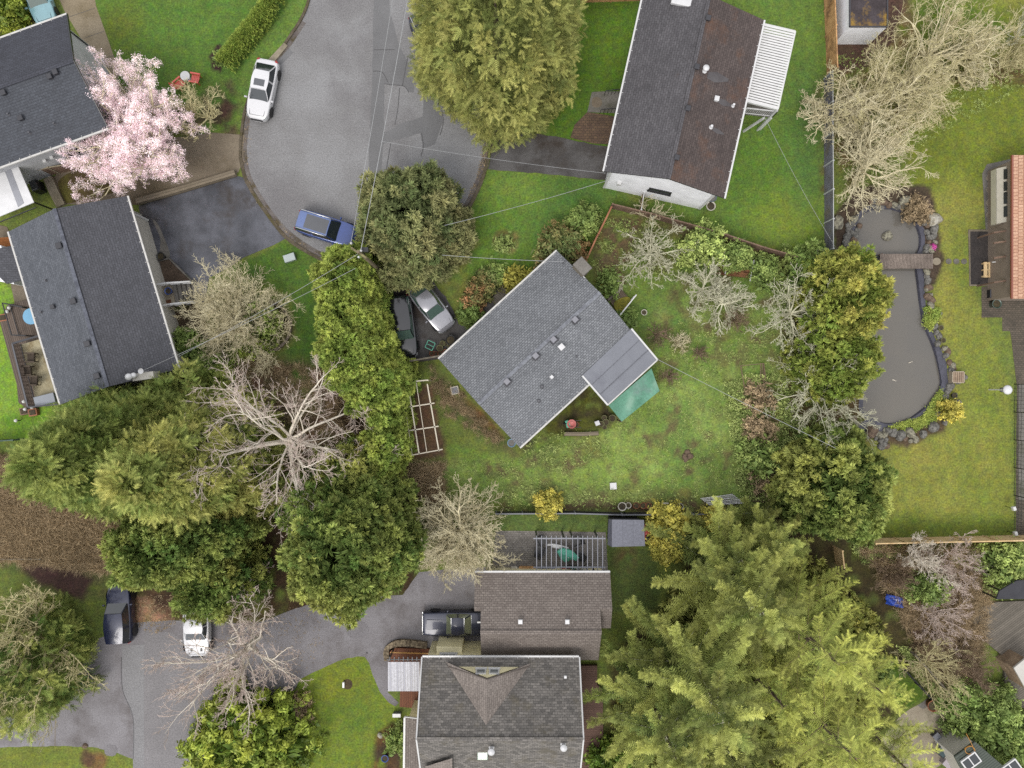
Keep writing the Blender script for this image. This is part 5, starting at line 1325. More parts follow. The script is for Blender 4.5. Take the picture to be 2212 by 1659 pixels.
for k in range(60):
    t = k / 20 * 2 * PI; pt.append(c + Vector((math.cos(t) * (.36 + .02 * math.sin(k)), math.sin(t) * (.28 + .02 * math.cos(k * 1.3)), .02 + .0012 * k)))
pt += [c + Vector((.1, .5, .05)), c + Vector((-.1, .9, .05)), c + Vector((-.25, 1.2, .03))]
m = MB(); m.tube(pt, .022, 5); tag(m.build('garden_hose', HOSE, loc=(c.x, c.y, c.z)), 'orange garden hose coiled on the ribbed roof edge', 'hose')

# H9 small pieces at the right edge
h9 = empty('pale_roofed_shed', W(2200, 1475, 0), 'pale roofed shed corner at the right edge beside the grey deck', 'shed')
m = MB(); r9 = [W(*Z(3,3,2125,795), 2.2), W(*Z(3,3,2240,700), 2.2), W(*Z(3,3,2400,900), 2.2), W(*Z(3,3,2240,1000), 2.2)]; m.prism([(p.x, p.y) for p in r9], 2.05, 2.2, bottom=True); m.build('roof', PAINT('pale_roof', S(214, 210, 202), .5), h9)
m = MB(); c9 = sum(r9, Vector()) / 4; m.prism([(p.lerp(c9, .1).x, p.lerp(c9, .1).y) for p in r9], 0, 2.05); m.build('wall', BARKN, h9)
ca = empty('carport', W(2190, 1275, 0), 'dark flat roofed carport at the right edge above the grey deck', 'carport')
m = MB(); rr_ = [W(*Z(3,3,1975,200), 2.4), W(*Z(3,3,2000,130), 2.4), W(*Z(3,3,2150,40), 2.4), W(*Z(3,3,2500,20), 2.4), W(*Z(3,3,2500,200), 2.4)]; m.prism([(p.x, p.y) for p in rr_], 2.28, 2.4, bottom=True); m.build('roof', MK('bitumen_dark', S(74, 74, 80), S(64, 64, 70), 1, 20, .1), ca)
for p in rr_[:3]:
    m = MB(); m.bar((p.x + .2, p.y, 0), (p.x + .2, p.y, 2.28), .1); m.build('post', BLK, ca)

# H1 side patio roof, deck and rails ; H3 west side decks
wp = empty('white_patio_roof', W(30, 410, 0), 'bright white panel patio roof with one grey stripe, at the left edge', 'patio roof')
q1 = [W(-60, 385, 2.9), W(31, 341, 2.9), W(73, 437, 2.9), W(-60, 492, 2.9)]
m = MB(); m.prism([(p.x, p.y) for p in q1], 2.82, 2.9, bottom=True); m.build('roof_panel', PAINT('panel_white', S(250, 250, 252), .4), wp)
m = MB(); sA = [W(*Z(0,0,12,1402), 2.93), W(*Z(0,0,60,1380), 2.93), W(*Z(0,1,205,95), 2.93), W(*Z(0,1,155,130), 2.93)]; m.prism([(p.x, p.y) for p in sA], 2.905, 2.925); m.build('grey_panel', PAINT('panel_grey', S(172, 174, 182), .4), wp)
for p in (q1[1].lerp(q1[3], .04), q1[2].lerp(q1[0], .04)):
    m = MB(); m.bar((p.x, p.y, 0), (p.x, p.y, 2.82), .1); m.build('post', BLK, wp)
m = MB()
for a_, b_ in ((q1[3] + Vector((0, -.35, -.1)), q1[2] + Vector((.1, -.35, -.1))), ): m.bar(a_, b_, .06, .06)
m.build('rail', BLK, wp)
# H3 west decks
DKB = STRIPE('deck_boards_brown', S(128, 114, 104), S(70, 60, 52), .15, 'X', .12, .9, .16, 1.5, S(108, 96, 88))
deck('deck', [Z(0,1,0,1130), Z(0,1,60,980), Z(0,1,240,930), Z(0,1,460,1500), Z(0,1,480,1800), (62, 885), (40, 870), (36, 830)], .3, DKB, (30, 105))
PLY = MK('pale_plywood', S(206, 196, 164), S(186, 174, 140), 1.5, 10, .1, c3=S(160, 144, 110), s3=1)
deck('balcony', [Z(0,1,170,1320), Z(0,1,350,1270), Z(0,2,490,60), Z(0,2,500,150), Z(0,2,300,110), Z(0,2,280,0)], .9, PLY, (30, 105))
DRAIL = MK('brown_railing', S(92, 74, 64), S(76, 62, 54), 1, 14, .2)
rl = empty('deck_railing', W(*Z(0,1,150,1500)), 'brown baluster railing along the west deck of the blue grey roofed house', 'railing')
p, q_ = W(*Z(0,1,105,1310), 1.9), W(*Z(0,2,240,200), 1.9)
m = MB(); Lr = (q_ - p).length; nb_ = 48
for k in range(nb_): w_ = p.lerp(q_, k / (nb_ - 1)); m.bar(w_, w_ - Vector((0, 0, 1.0)), .05)
m.build('balusters', DRAIL, rl); m = MB(); m.bar(p, q_, .12, .06); m.bar(p - Vector((0, 0, .9)), q_ - Vector((0, 0, .9)), .06, .05); m.build('top_rail', VENTG, rl)
m = MB(); m.bar(p, W(*Z(0,1,330,1245), 1.9), .14, .07); m.bar(q_, W(*Z(0,2,500,175), 1.9), .12, .07); m.build('end_rail', VENTD, rl)
rl2 = empty('deck_railing', W(*Z(0,1,60,1100)), 'black metal railing round the small upper deck with red planters', 'railing')
m = MB(); P5 = [W(*Z(0,1,*c), 1.2) for c in ((190, 995), (20, 960), (100, 1235), (220, 1240))]
for i in range(3): m.bar(P5[i], P5[i + 1], .08, .05); m.bar(P5[i] - Vector((0, 0, .8)), P5[i + 1] - Vector((0, 0, .8)), .05)
for p_ in P5: m.bar(p_, p_ - Vector((0, 0, 1.2)), .08)
m.build('rail', BLK, rl2)
bt = empty('blue_table', W(*Z(0,1,265,1075)), 'round light blue garden table half hidden by the roof edge on the brown deck', 'table')
w = W(*Z(0,1,275,1075), .95); m = MB(); m.lathe((w.x, w.y, 1.02), [(.62, 0), (.62, .04)], 24); m.build('table_top', PAINT('sky_blue_paint', S(120, 186, 226), .4), bt); m = MB(); m.lathe((w.x, w.y, .3), [(.25, 0), (.05, .05), (.05, .72)], 10); m.build('pedestal', BLK, bt)
# small grey lean roof + timber at H3 west
ls = empty('small_lean_to', W(15, 560, 0), 'small dark grey roofed lean-to on the west side of the blue grey roofed house', 'lean-to')
m = MB(); l4 = [W(-40, 545, 2.4), W(28, 530, 2.4), W(47, 605, 2.4), W(14, 613, 2.4), W(-10, 590, 2.4)]; m.prism([(p.x, p.y) for p in l4], 2.3, 2.4, bottom=True); m.build('roof', SH_H3b, ls)
m = MB(); m.prism([(W(*p, 1.2).x, W(*p, 1.2).y) for p in ((-40, 550), (24, 536), (48, 600), (52, 618), (20, 612), (-10, 592))], 0, 2.28); m.build('wall', SIDW, ls)
sheet('path', [Z(0,1,95,800), Z(0,1,200,780), Z(0,1,300,1000), Z(0,1,130,970)], .0245, CONC)
sheet('path', [Z(0,1,-40,280), Z(0,1,60,300), Z(0,1,110,400), Z(0,1,-40,440)], .0245, CONC)
tb = empty('timber_stack', W(12, 525, 0), 'orange brown timber boards beside the small lean-to at the left edge', 'timber')
m = MB(); 
for k in range(5): m.bar(W(-20, 517 + 5 * k, 1.2), W(28, 514 + 5 * k, 1.2), .16, .05)
m.bar(W(10, 536, 1.3), W(28, 541, 1.3), .1); m.build('board', MK('cedar_orange', S(176, 112, 58), S(150, 92, 48), 1, 14, .15), tb)
m = MB(); m.bar(W(0, 525, 0), W(0, 525, 1.15), .1); m.bar(W(24, 525, 0), W(24, 525, 1.15), .1); m.build('trestle', BARKB, tb)

# H3 east entry : planter, steps
PLT = empty('planter_bed', W(365, 590, 0), 'triangular timber edged planting bed beside the entry steps of the blue grey roofed house', 'planter')
pq = [Z(0,1,1372,598), Z(0,1,1462,575), Z(0,1,1680,790), Z(0,1,1425,815)]
m = MB(); m.prism([(W(*p).x, W(*p).y) for p in pq], 0, .2); m.build('soil', MK('planter_soil', S(104, 88, 74), S(84, 70, 58), 2, 12, .3), PLT)
m = MB(); 
for i in range(4): a_, b_ = W(*pq[i], .2), W(*pq[(i + 1) % 4], .2); m.bar((a_.x, a_.y, .13), (b_.x, b_.y, .13), .1, .28)
m.build('edging', CONG, PLT)
st = empty('entry_steps', W(400, 630, 0), 'grey wooden entry steps with white handrails beside the planting bed', 'steps')
p0, p1 = W(*Z(0,1,1420,830)), W(*Z(0,1,1460,1010)); q0, q1_ = W(*Z(0,1,1690,790)), W(*Z(0,1,1720,960))
STP = STRIPE('step_boards', S(112, 106, 92), S(60, 56, 48), .6, 'X', .1, .9, .05, 2)
m = MB(); pl0, pl1 = p0.lerp(q0, .4), p1.lerp(q1_, .4); m.prism([(v.x, v.y) for v in (p0, p1, pl1, pl0)], 0, .95); m.build('landing', CONL, st)
m = MB()
for k in range(5):
    a_, b_ = .4 + .12 * k, .4 + .12 * (k + 1); zz = .8 - .16 * k
    m.prism([(v.x, v.y) for v in (p0.lerp(q0, a_), p1.lerp(q1_, a_), p1.lerp(q1_, b_ - .012), p0.lerp(q0, b_ - .012))], 0, zz)
m.build('treads', CONG, st)
for a_, b_ in ((p0, q0), (p1, q1_)):
    m = MB(); zt0, zt1 = Vector((0, 0, 1.75)), Vector((0, 0, 1.0)); m_ = a_.lerp(b_, .4)
    m.bar(a_ + zt0, m_ + zt0, .12, .06); m.bar(m_ + zt0, b_ + zt1, .12, .06); m.bar(a_ + zt0 * .62, m_ + zt0 * .62, .06); m.bar(m_ + zt0 * .6, b_ + zt1 * .3, .06)
    for t in (0, .4, .7, 1): c_ = a_.lerp(b_, t); m.bar((c_.x, c_.y, 0), (c_.x, c_.y, 1.72 if t <= .4 else (1.4 if t < 1 else .98)), .09)
    m.build('handrail', WHT, st)
m = MB(); m.box(W(*Z(0,1,1447,962), .96) , (.62, .5, .02), R(15)); tag(m.build('doormat', MK('mat_brown', S(126, 84, 60), S(106, 70, 50), 4, 30, .2), loc=W(*Z(0,1,1447,962), .95)), 'brown doormat on the landing of the white railed steps', 'doormat')

# H5 west patio: deck, white ribbed cover, trellis
DKR = STRIPE('deck_boards_red_brown', S(146, 92, 62), S(86, 52, 38), .14, 'X', .15, .7, .16, 1.5, S(124, 80, 60))
deck('deck', [Z(1,3,1150,640), Z(1,3,1180,622), Z(1,3,1570,635), Z(1,3,1560,700), Z(1,3,1445,760), Z(1,3,1440,1150), Z(1,3,1240,1130), Z(1,3,1245,995), Z(1,3,1140,990)], .3, DKR, (0, 1))
cv = empty('white_patio_cover', W(872, 1461, 0), 'white corrugated patio cover on the red brown deck west of the grey gabled house', 'patio cover')
CORR = STRIPE('corrugated_white', S(222, 222, 230), S(196, 196, 206), .5, 'X', .03, .4, .2, 1)
q = [W(*Z(1,3,1140,742), 2.7), W(*Z(1,3,1412,742), 2.7), W(*Z(1,3,1418,995), 2.5), W(*Z(1,3,1140,995), 2.5)]
m = MB(); NR = 28
for k in range(NR):
    t0, t1 = k / NR, (k + 1) / NR; z0_, z1_ = (.03 if k % 2 else 0), (0 if k % 2 else .03)
    a_, b_, c_, d_ = q[0].lerp(q[1], t0), q[0].lerp(q[1], t1), q[3].lerp(q[2], t1), q[3].lerp(q[2], t0)
    pts_ = [a_ + Vector((0, 0, z0_)), b_ + Vector((0, 0, z1_)), c_ + Vector((0, 0, z1_)), d_ + Vector((0, 0, z0_))]; fup(m, pts_)
m.build('roof_sheet', CORR, cv)
m = MB()
for k in range(7): a_ = q[0].lerp(q[1], (k + .4) / 7); b_ = q[3].lerp(q[2], (k + .4) / 7); m.bar(a_ + Vector((0, .35, -.1)), b_ + Vector((0, 0, -.1)), .06, .12)
m.bar(q[0] + Vector((-.1, .1, -.2)), q[1] + Vector((.1, .1, -.2)), .07, .1); m.bar(q[3] + Vector((-.1, -.0, -.2)), q[2] + Vector((.1, 0, -.2)), .07, .1)
m.build('rafters', VENTD, cv)
for c_ in (q[0], q[3]):
    m = MB(); m.bar((c_.x, c_.y, 0), (c_.x, c_.y, 2.4), .1); m.build('post', VENTD, cv)
YRL = PAINT('timber_rail_honey', S(214, 160, 84), .6, 0, 0)
tr_ = empty('deck_handrail', W(900, 1410, 0), 'honey coloured timber handrail across the red brown deck', 'handrail')
m = MB(); m.bar(W(*Z(1,3,1160,660), 1.0), W(*Z(1,3,1530,672), 1.0), .08, .06); m.build('rail', YRL, tr_)
for x in (1200, 1350, 1430):
    m = MB(); m.bar(W(*Z(1,3,x,665), .0), W(*Z(1,3,x,665), 1.0), .07); m.build('post', BLK, tr_)
# H5 east side deck
deck('deck', [(1252, 1438), (1290, 1438), (1290, 1480), (1302, 1490), (1304, 1700), (1252, 1700)], .3, STRIPE('deck_boards_plum', S(118, 92, 82), S(74, 54, 48), .14, 'Y', .1, .8, .16, 1.5), (0, 1))
# H2 doorstep rails
hr_ = empty('entry_handrail', W(1320, 225, 0), 'thin black handrails at the front step of the white house', 'handrail')
m = MB()
for (a_, b_) in (((810, 785), (930, 770)), ((770, 945), (900, 935))):
    p, q_ = W(*Z(2,0,*a_), .9), W(*Z(2,0,*b_), .9); m.bar(p, q_, .05)
    for k in range(5): c_ = p.lerp(q_, k / 4); m.bar(c_, c_ - Vector((0, 0, .9)), .03)
m.build('rail', BLK, hr_)

# ------------------------------------------------------------------ cars
RUB = MK('tyre_rubber', S(38, 38, 40), None, 1, 30, .2, .8, .1)
RIMM = PAINT('alloy_rim', S(150, 152, 156), .3, .7, .2)
CGL = PAINT('car_glass', S(46, 54, 60), .05, 0, .8, .02)
CGLG = PAINT('car_glass_green', S(86, 108, 100), .05, 0, .8, .02)
HLT = PAINT('headlamp_clear', S(214, 218, 222), .1, .1, .8)
TLT = PAINT('tail_lamp_red', S(170, 30, 30), .2, 0, .6)
TRM = PAINT('black_trim', S(34, 35, 38), .5, 0, .1)
CHR = PAINT('chrome_trim', S(226, 228, 230), .2, .8, .2)
def car(label, pos, head, L, Wd, H, paint, style='sedan', roofm=None, roofz=None, sunroof=None, rails=None, group=None, cat='car', name='parked_car', glass=None, hood_ang=0, wheel_r=.33, stripes=False, scoops=False):
    """x forward; pos = photo unit of the car's middle"""
    glass = glass or CGL
    root = empty(name, (0, 0, 0), label, cat, group); hw = Wd / 2; hl = L / 2
    zb = .25; belt = {'sedan': .92, 'suv': 1.02, 'classic': .92, 'sport': .86, 'pickup': 1.05}[style]
    hoodz = belt - {'sedan': .06, 'suv': .02, 'classic': .04, 'sport': .1, 'pickup': .0}[style]
    # station table: x fraction, half width factor, top z
    if style == 'classic':
        st = [(-1, .90, belt - .16), (-.985, .95, belt - .06), (-.9, .985, belt), (-.5, 1, belt), (0, 1, belt), (.3, .99, belt), (.6, .97, hoodz), (.9, .95, hoodz - .03), (.985, .93, hoodz - .08), (1, .90, hoodz - .2)]
    else:
        rz = belt + (.0 if style in ('suv',) else -.03)
        st = [(-1, .50, rz - .32), (-.985, .68, rz - .2), (-.95, .81, rz - .08), (-.88, .91, rz - .02), (-.74, .97, rz), (-.5, 1, belt), (0, 1, belt), (.35, .99, belt), (.55, .97, hoodz), (.72, .93, hoodz - .05), (.84, .86, hoodz - .11), (.92, .75, hoodz - .17), (.965, .61, hoodz - .26), (.99, .43, hoodz - .36), (1, .26, hoodz - .44)]
    cs = [(-1.0, zb), (-1.02, .5), (-.99, .86), (-.93, .97), (-.8, 1.0), (-.45, 1.03), (0, 1.04)]
    prof = cs + [(-a, z) for a, z in cs[-2::-1]]
    V = []; F = []; n = len(prof)
    for fx, fw, tz in st:
        for i, (py, pz) in enumerate(prof):
            z = zb if pz == zb else zb + (tz - zb) * pz
            V.append((fx * hl, py * hw * fw, z))
    for s in range(len(st) - 1):
        for i in range(n - 1): F.append((s * n + i, (s + 1) * n + i, (s + 1) * n + i + 1, s * n + i + 1))
    F.append(tuple(range(n))[::1]); F.append(tuple(range((len(st) - 1) * n, len(st) * n))[::-1])
    F.append(tuple([s * n for s in range(len(st))][::-1] + [s * n + n - 1 for s in range(len(st))]))
    m = MB(); m.mesh(V, F, 0, True); body = m.build('body', [paint], root)
    sb = body.modifiers.new('bev', 'BEVEL'); sb.width = .02; sb.segments = 2; sb.limit_method = 'ANGLE'
    # greenhouse
    if style == 'suv': xr0, xr1, xf1, xf0 = -.95, -.86, .14, .42
    elif style == 'classic': xr0, xr1, xf1, xf0 = -.52, -.30, .10, .28
    elif style == 'pickup': xr0, xr1, xf1, xf0 = -.30, -.24, .18, .40
    elif style == 'sport': xr0, xr1, xf1, xf0 = -.78, -.35, .08, .42
    else: xr0, xr1, xf1, xf0 = -.80, -.50, .10, .42
    xr0, xr1, xf1, xf0 = [v * hl for v in (xr0, xr1, xf1, xf0)]
    wb, wr = hw * .90, hw * (.70 if style != 'suv' else .76)
    zt = H
    B = [Vector((xr0, -wb * .93, belt)), Vector((xf0, -wb * .93, hoodz)), Vector((xf0, wb * .93, hoodz)), Vector((xr0, wb * .93, belt))]
    T = [Vector((xr1, -wr * .86, zt - .07)), Vector((xf1, -wr * .9, zt - .06)), Vector((xf1, wr * .9, zt - .06)), Vector((xr1, wr * .86, zt - .07))]
    xm = (xr1 + xf1) / 2
    BM = [Vector((xm, -wb, belt)), Vector((xm, wb, belt))]; TM = [Vector((xm, -wr * 1.02, zt - .03)), Vector((xm, wr * 1.02, zt - .03))]
    cab = MB()
    dz = Vector((0, 0, -.06)); 
    cab.face([B[0] + dz, BM[0] + dz, TM[0], T[0]]); cab.face([BM[0] + dz, B[1] + dz, T[1], TM[0]]); cab.face([B[1] + dz, B[2] + dz, T[2], T[1]]); cab.face([B[2] + dz, BM[1] + dz, TM[1], T[2]]); cab.face([BM[1] + dz, B[3] + dz, T[3], TM[1]]); cab.face([B[3] + dz, B[0] + dz, T[0], T[3]])
    cab.build('pillars', paint, root)
    # curved roof
    m = MB(); V = []; F = []; nx, ny = 8, 6
    for i in range(nx + 1):
        for j in range(ny + 1):
            s_, t_ = i / nx, j / ny; a_ = T[0].lerp(T[1], s_); b_ = T[3].lerp(T[2], s_); p = a_.lerp(b_, t_)
            wdn = 1 + .155 * math.sin(PI * s_) ** .8; p.y *= wdn; p.z += .06 * math.sin(PI * s_) ** .8 + .055 * math.sin(PI * t_) ** .7
            V.append(p)
    for i in range(nx):
        for j in range(ny): F.append((i * (ny + 1) + j, (i + 1) * (ny + 1) + j, (i + 1) * (ny + 1) + j + 1, i * (ny + 1) + j + 1))
    m.mesh(V, F, 0, True); m.build('roof', roofm or paint, root)
    def glassq(nm, q, sh=.06, off_=.012, mt=glass):
        c = sum(q, Vector()) / len(q); nrm = (q[1] - q[0]).cross(q[2] - q[0]).normalized()
        if nrm.dot(c - Vector((xm, 0, belt))) < 0: nrm = -nrm
        mm = MB(); pp = [p.lerp(c, sh) + nrm * off_ for p in q]
        if (pp[1] - pp[0]).cross(pp[2] - pp[0]).dot(nrm) < 0: pp = pp[::-1]
        mm.face(pp); return mm.build(nm, mt, root)
    glassq('windscreen', [B[1], B[2], T[2], T[1]], .07); glassq('rear_window', [B[3], B[0], T[0], T[3]], .1)
    for s_, b0, b1, t0, t1, bm, tm in ((-1, B[0], B[1], T[0], T[1], BM[0], TM[0]), (1, B[3], B[2], T[3], T[2], BM[1], TM[1])):
        glassq('side_window', [b0.lerp(bm, .04), bm.lerp(b0, .03), tm.lerp(t0, .03), t0], .07, .014); glassq('side_window', [bm.lerp(b1, .03), b1, t1, tm.lerp(t1, .03)], .07, .014)
    # hood / boot seams, grille, lamps
    m = MB(); zf = hoodz + .012
    for s_ in (-1, 1): m.bar((xf0 + .05, s_ * hw * .72, zf + .0), (hl * .86, s_ * hw * .58, zf - .09), .02, .012)
    m.bar((hl * .86, -hw * .58, zf - .09), (hl * .86, hw * .58, zf - .09), .02, .012)
    m.build('bonnet_seam', TRM, root)
    m = MB(); m.box((hl * (.985 if style != 'classic' else 1.0), 0, .55), (.07, Wd * (.5 if style != 'classic' else .8), .2)); m.build('grille', TRM, root)
    if style == 'classic':
        m = MB(); m.box((hl + .05, 0, .5), (.1, Wd * .95, .12), bevel=.03); m.build('front_bumper', CHR, root)
        m = MB(); m.box((-hl - .05, 0, .55), (.1, Wd * .95, .12), bevel=.03); m.build('rear_bumper', CHR, root)
        m = MB(); m.box((hl * .62, 0, hoodz + .035), (hl * .52, hw * .8, .04), bevel=.02); m.build('bonnet_bulge', paint, root)
        for s_ in (-1, 1):
            m = MB(); m.bar((xf0 - .04, s_ * wb * .9, hoodz), (xf1, s_ * wr, zt - .03), .03, .02); m.build('pillar_trim', CHR, root)
        m = MB(); m.bar((xf1, -wr, zt), (xf1, wr, zt), .03, .02); m.bar((xr1, -wr, zt - .01), (xr1, wr, zt - .01), .03, .02); m.bar((xr0 + .03, -wb * .85, belt + .02), (xr0 + .03, wb * .85, belt + .02), .05, .02); m.build('window_trim', CHR, root)
    for s_ in (-1, 1):
        m = MB()
        if style == 'classic': m.lathe((hl + .01, s_ * hw * .75, .68), [(.01, .03), (.09, .02), (.1, 0)], 12, axis='X', close=False)
        else: m.mesh([(hl * .84, s_ * hw * .86, .80), (hl * .955, s_ * hw * .62, .70), (hl * .99, s_ * hw * .56, .56), (hl * .90, s_ * hw * .86, .6)], [(0, 1, 2, 3)], 0)
        h_ = m.build('headlight', HLT, root); h_.location.z += .03; h_.location.x += .01
        m = MB(); m.box((-hl * .93, s_ * hw * .74, belt - .14), (.2, .24, .14), -s_ * .6, bevel=.04); m.build('tail_light', TLT, root)
        m = MB(); m.box((xf0 - .15, s_ * (hw + .1), belt + .02), (.12, .2, .13), bevel=.04); m.build('wing_mirror', paint, root)
        for fx in (-.6, .62):
            m = MB(); m.lathe((fx * hl, s_ * (hw - .11), wheel_r), [(.0, -.11), (wheel_r * .6, -.11), (wheel_r, -.09), (wheel_r, .09), (wheel_r * .94, .115), (wheel_r * .66, .115)], 20, axis='Y', close=False)
            wh = m.build('wheel', RUB, root)
            m = MB(); m.lathe((fx * hl, s_ * (hw - .0), wheel_r), [(.01, .02 * s_), (.06, .02 * s_), (wheel_r * .62, .005 * s_), (wheel_r * .68, -.02 * s_)], 16, axis='Y', close=False); m.build('rim', RIMM, wh)
            m = MB(); m.lathe((fx * hl, s_ * (hw - .03), wheel_r + .02), [(.01, .052 * s_), (wheel_r * 1.2, .05 * s_)], 20, axis='Y', close=False); m.build('wheel_arch', TRM, root)
    for s_ in (-1, 1):
        m = MB(); m.bar((xr1, s_ * (hw + .0), .72), (xf0, s_ * (hw + .0), .72), .015, .02); m.build('door_trim', TRM, root)
    if sunroof:
        a_, b_, w_ = sunroof; m = MB(); x0, x1 = xr1 + (xf1 - xr1) * a_, xr1 + (xf1 - xr1) * b_
        V = []; 
        for i in range(5):
            for j in range(5):
                s_, t_ = i / 4, j / 4; ss = a_ + (b_ - a_) * s_; yy = (t_ - .5) * 2 * w_
                tt = .5 + yy * .5; V.append((x0 + (x1 - x0) * s_, yy * wr, zt - .06 + .06 * math.sin(PI * ss) ** .8 + .055 * math.sin(PI * tt) ** .7 + .012))
        m.mesh(V, [(i * 5 + j, (i + 1) * 5 + j, (i + 1) * 5 + j + 1, i * 5 + j + 1) for i in range(4) for j in range(4)], 0, True); m.build('sunroof', PAINT('sunroof_grey', S(96, 98, 104), .15) if 'sunroof_grey' not in bpy.data.materials else bpy.data.materials['sunroof_grey'], root)
    if rails:
        for s_ in (-1, 1):
            m = MB(); m.tube([(xr1 + .02, s_ * wr * .98, zt - .03), (xr1 + .12, s_ * wr * .98, zt + .07), (xf1 - .12, s_ * wr * .98, zt + .08), (xf1, s_ * wr * .98, zt - .02)], .035, 6); m.build('roof_rail', rails, root)
    if style == 'pickup':
        m = MB(); m.box((-hl * .64, 0, belt + .03), (hl * .62, hw * 1.76, .05), bevel=.02); m.build('bed_cover', TRM, root)
    if scoops:
        for s_ in (-1, 1):
            m = MB(); m.box((hl * .70, s_ * hw * .38, hoodz + .0), (.22, .14, .03)); m.build('bonnet_vent', TRM, root)
        m = MB(); m.box((xf0 + .06, 0, hoodz + .0), (.26, hw * 1.1, .03)); m.build('cowl', TRM, root)
    c = W(*pos, H * .5); root.location = (c.x, c.y, .012); root.rotation_euler = (0, 0, head)
    return root
CW = PAINT('car_white', S(244, 244, 248), .3, 0, .7, .02); CB = PAINT('car_blue', S(72, 96, 168), .25, .3, .8); CBD = PAINT('car_blue_roof', S(112, 134, 190), .25, .3, .8)
CT = PAINT('car_pale_teal', S(152, 196, 206), .25, .2, .8); CBK = PAINT('car_black', S(34, 35, 42), .15, .2, .9); CSV = PAINT('car_silver', S(172, 172, 180), .25, .4, .8)
CNV = PAINT('car_navy', S(30, 38, 70), .25, .2, .6); CCL = PAINT('car_charcoal_blue', S(58, 62, 84), .34, .2, .45)
car('white sedan with dark sunroof parked along the kerb of the turning circle', (566, 193), ang(-25, 122), 4.75, 1.85, 1.44, CW, 'sedan', sunroof=(.5, .85, .62))
car('blue estate car with silver roof rails and glass roof, nosing under a lime cypress', (706, 494), ang(105, 33), 4.85, 1.88, 1.6, CB, 'suv', roofm=CBD, rails=CHR, sunroof=(.25, .97, .74), glass=CGL)
car('pale teal car with white roof behind the dark roofed house in the top left corner', (80, -10), ang(50, 150), 4.6, 1.8, 1.5, CT, 'sedan', roofm=CW, glass=CGLG)
car('black people carrier beside the cypress row on the middle house drive', (870, 706), ang(28, 190), 4.9, 1.9, 1.6, CBK, 'suv', glass=CGLG)
car('silver hatchback on the middle house drive, rear under the grey green pine', (931, 662), ang(64, 84), 4.4, 1.76, 1.46, CSV, 'sedan', glass=CGLG)
car('dark navy off-road car on the lower road, partly behind bare lichened branches', (257, 1328), ang(-4, -100), 4.5, 1.88, 1.75, CNV, 'suv', cat='car', wheel_r=.38)
car('white sports car on the lower road with its tail under the dark cypress', (425, 1358), ang(2, 100), 4.5, 1.98, 1.26, CW, 'sport', scoops=True)
car('black classic coupe with chrome window trim nosed out of the brown roofed garage', (983, 1347), PI, 4.9, 1.86, 1.36, CCL, 'classic', name='parked_car', roofm=CCL, glass=PAINT('car_glass_olive', S(150, 156, 128), .08, 0, .8))
car('dark blue car almost hidden under the big golden cedar beside the street', (928, 88), ang(40, 90), 4.6, 1.85, 1.5, CNV, 'suv', rails=CHR)

# ------------------------------------------------------------------ trees and shrubs
T = lobed_tree
def hue_at(x, y, h, rad, amt):
    c = W(x, y, h)
    return lambda P: amt * np.clip(1 - np.hypot(P[:, 0] - c.x, P[:, 1] - c.y) / rad, 0, 1)
# big golden cedar by the street
T('cedar_tree', 'tree', 'huge golden green cedar overhanging the street at the top of the picture', (1074, 104), 13.5, 5.1, LCED, Ry=5.3, seed=21, lr=.55, m=18, at=4.5, kind='feather', shape='egg', tsc=.95, ups=.1, unev=.16, dens=.9)
T('pine_tree', 'tree', 'grey green pine between the turning circle and the middle house drive', (882, 468), 8.2, 3.0, LPIN, Ry=3.3, seed=23, lr=.5, m=18, at=5, kind='needle', tsc=.7, unev=.25)
T('pine_tree', 'tree', 'lower browner lobe of pine foliage over the silver hatchback', (890, 556), 5.8, 2.1, LPIN, Ry=2.0, seed=24, lr=.48, m=16, kind='needle', unev=.3, hue=lambda P: np.full(len(P), .2))
T('pine_tree', 'tree', 'wispy outer pine foliage on the lawn side of the grey green pine', (958, 500), 5.0, 1.7, LPIN, Ry=2.4, seed=25, lr=.45, m=12, kind='needle', unev=.3, hue=lambda P: np.full(len(P), .35))
# cypress row
row = [((750, 584), 6.0, 1.7), ((774, 590), 5.6, 1.3), ((738, 618), 6.6, 2.1), ((776, 636), 6.2, 1.6), ((748, 690), 6.8, 2.2), ((784, 690), 6.4, 1.8), ((757, 765), 7.0, 2.5), ((795, 756), 6.4, 1.8), ((770, 800), 6.4, 2.1),
       ((836, 815), 5.8, 1.7), ((818, 850), 6.2, 1.9), ((824, 905), 5.8, 1.6), ((828, 960), 5.6, 1.6), ((815, 1005), 5.2, 1.5), ((792, 850), 5.6, 1.6)]
ordn = ['first', 'second', 'third', 'fourth', 'fifth', 'sixth', 'seventh', 'eighth', 'ninth', 'tenth', 'eleventh', 'twelfth', 'thirteenth', 'fourteenth', 'fifteenth']
row = [((p[0] + 10, p[1]), h, r_ * .92) for p, h, r_ in row]
for i, (p, h, r_) in enumerate(row):
    T('cypress_tree', 'tree', 'lime green cypress, %s from the street in the row beside the middle house drive' % ordn[i], p, h, r_, LHED, group='cypress row between the two drives', seed=40 + i, lr=.36, m=20, shape='cone' if i % 2 else 'egg', ups=.7, tsc=.66)
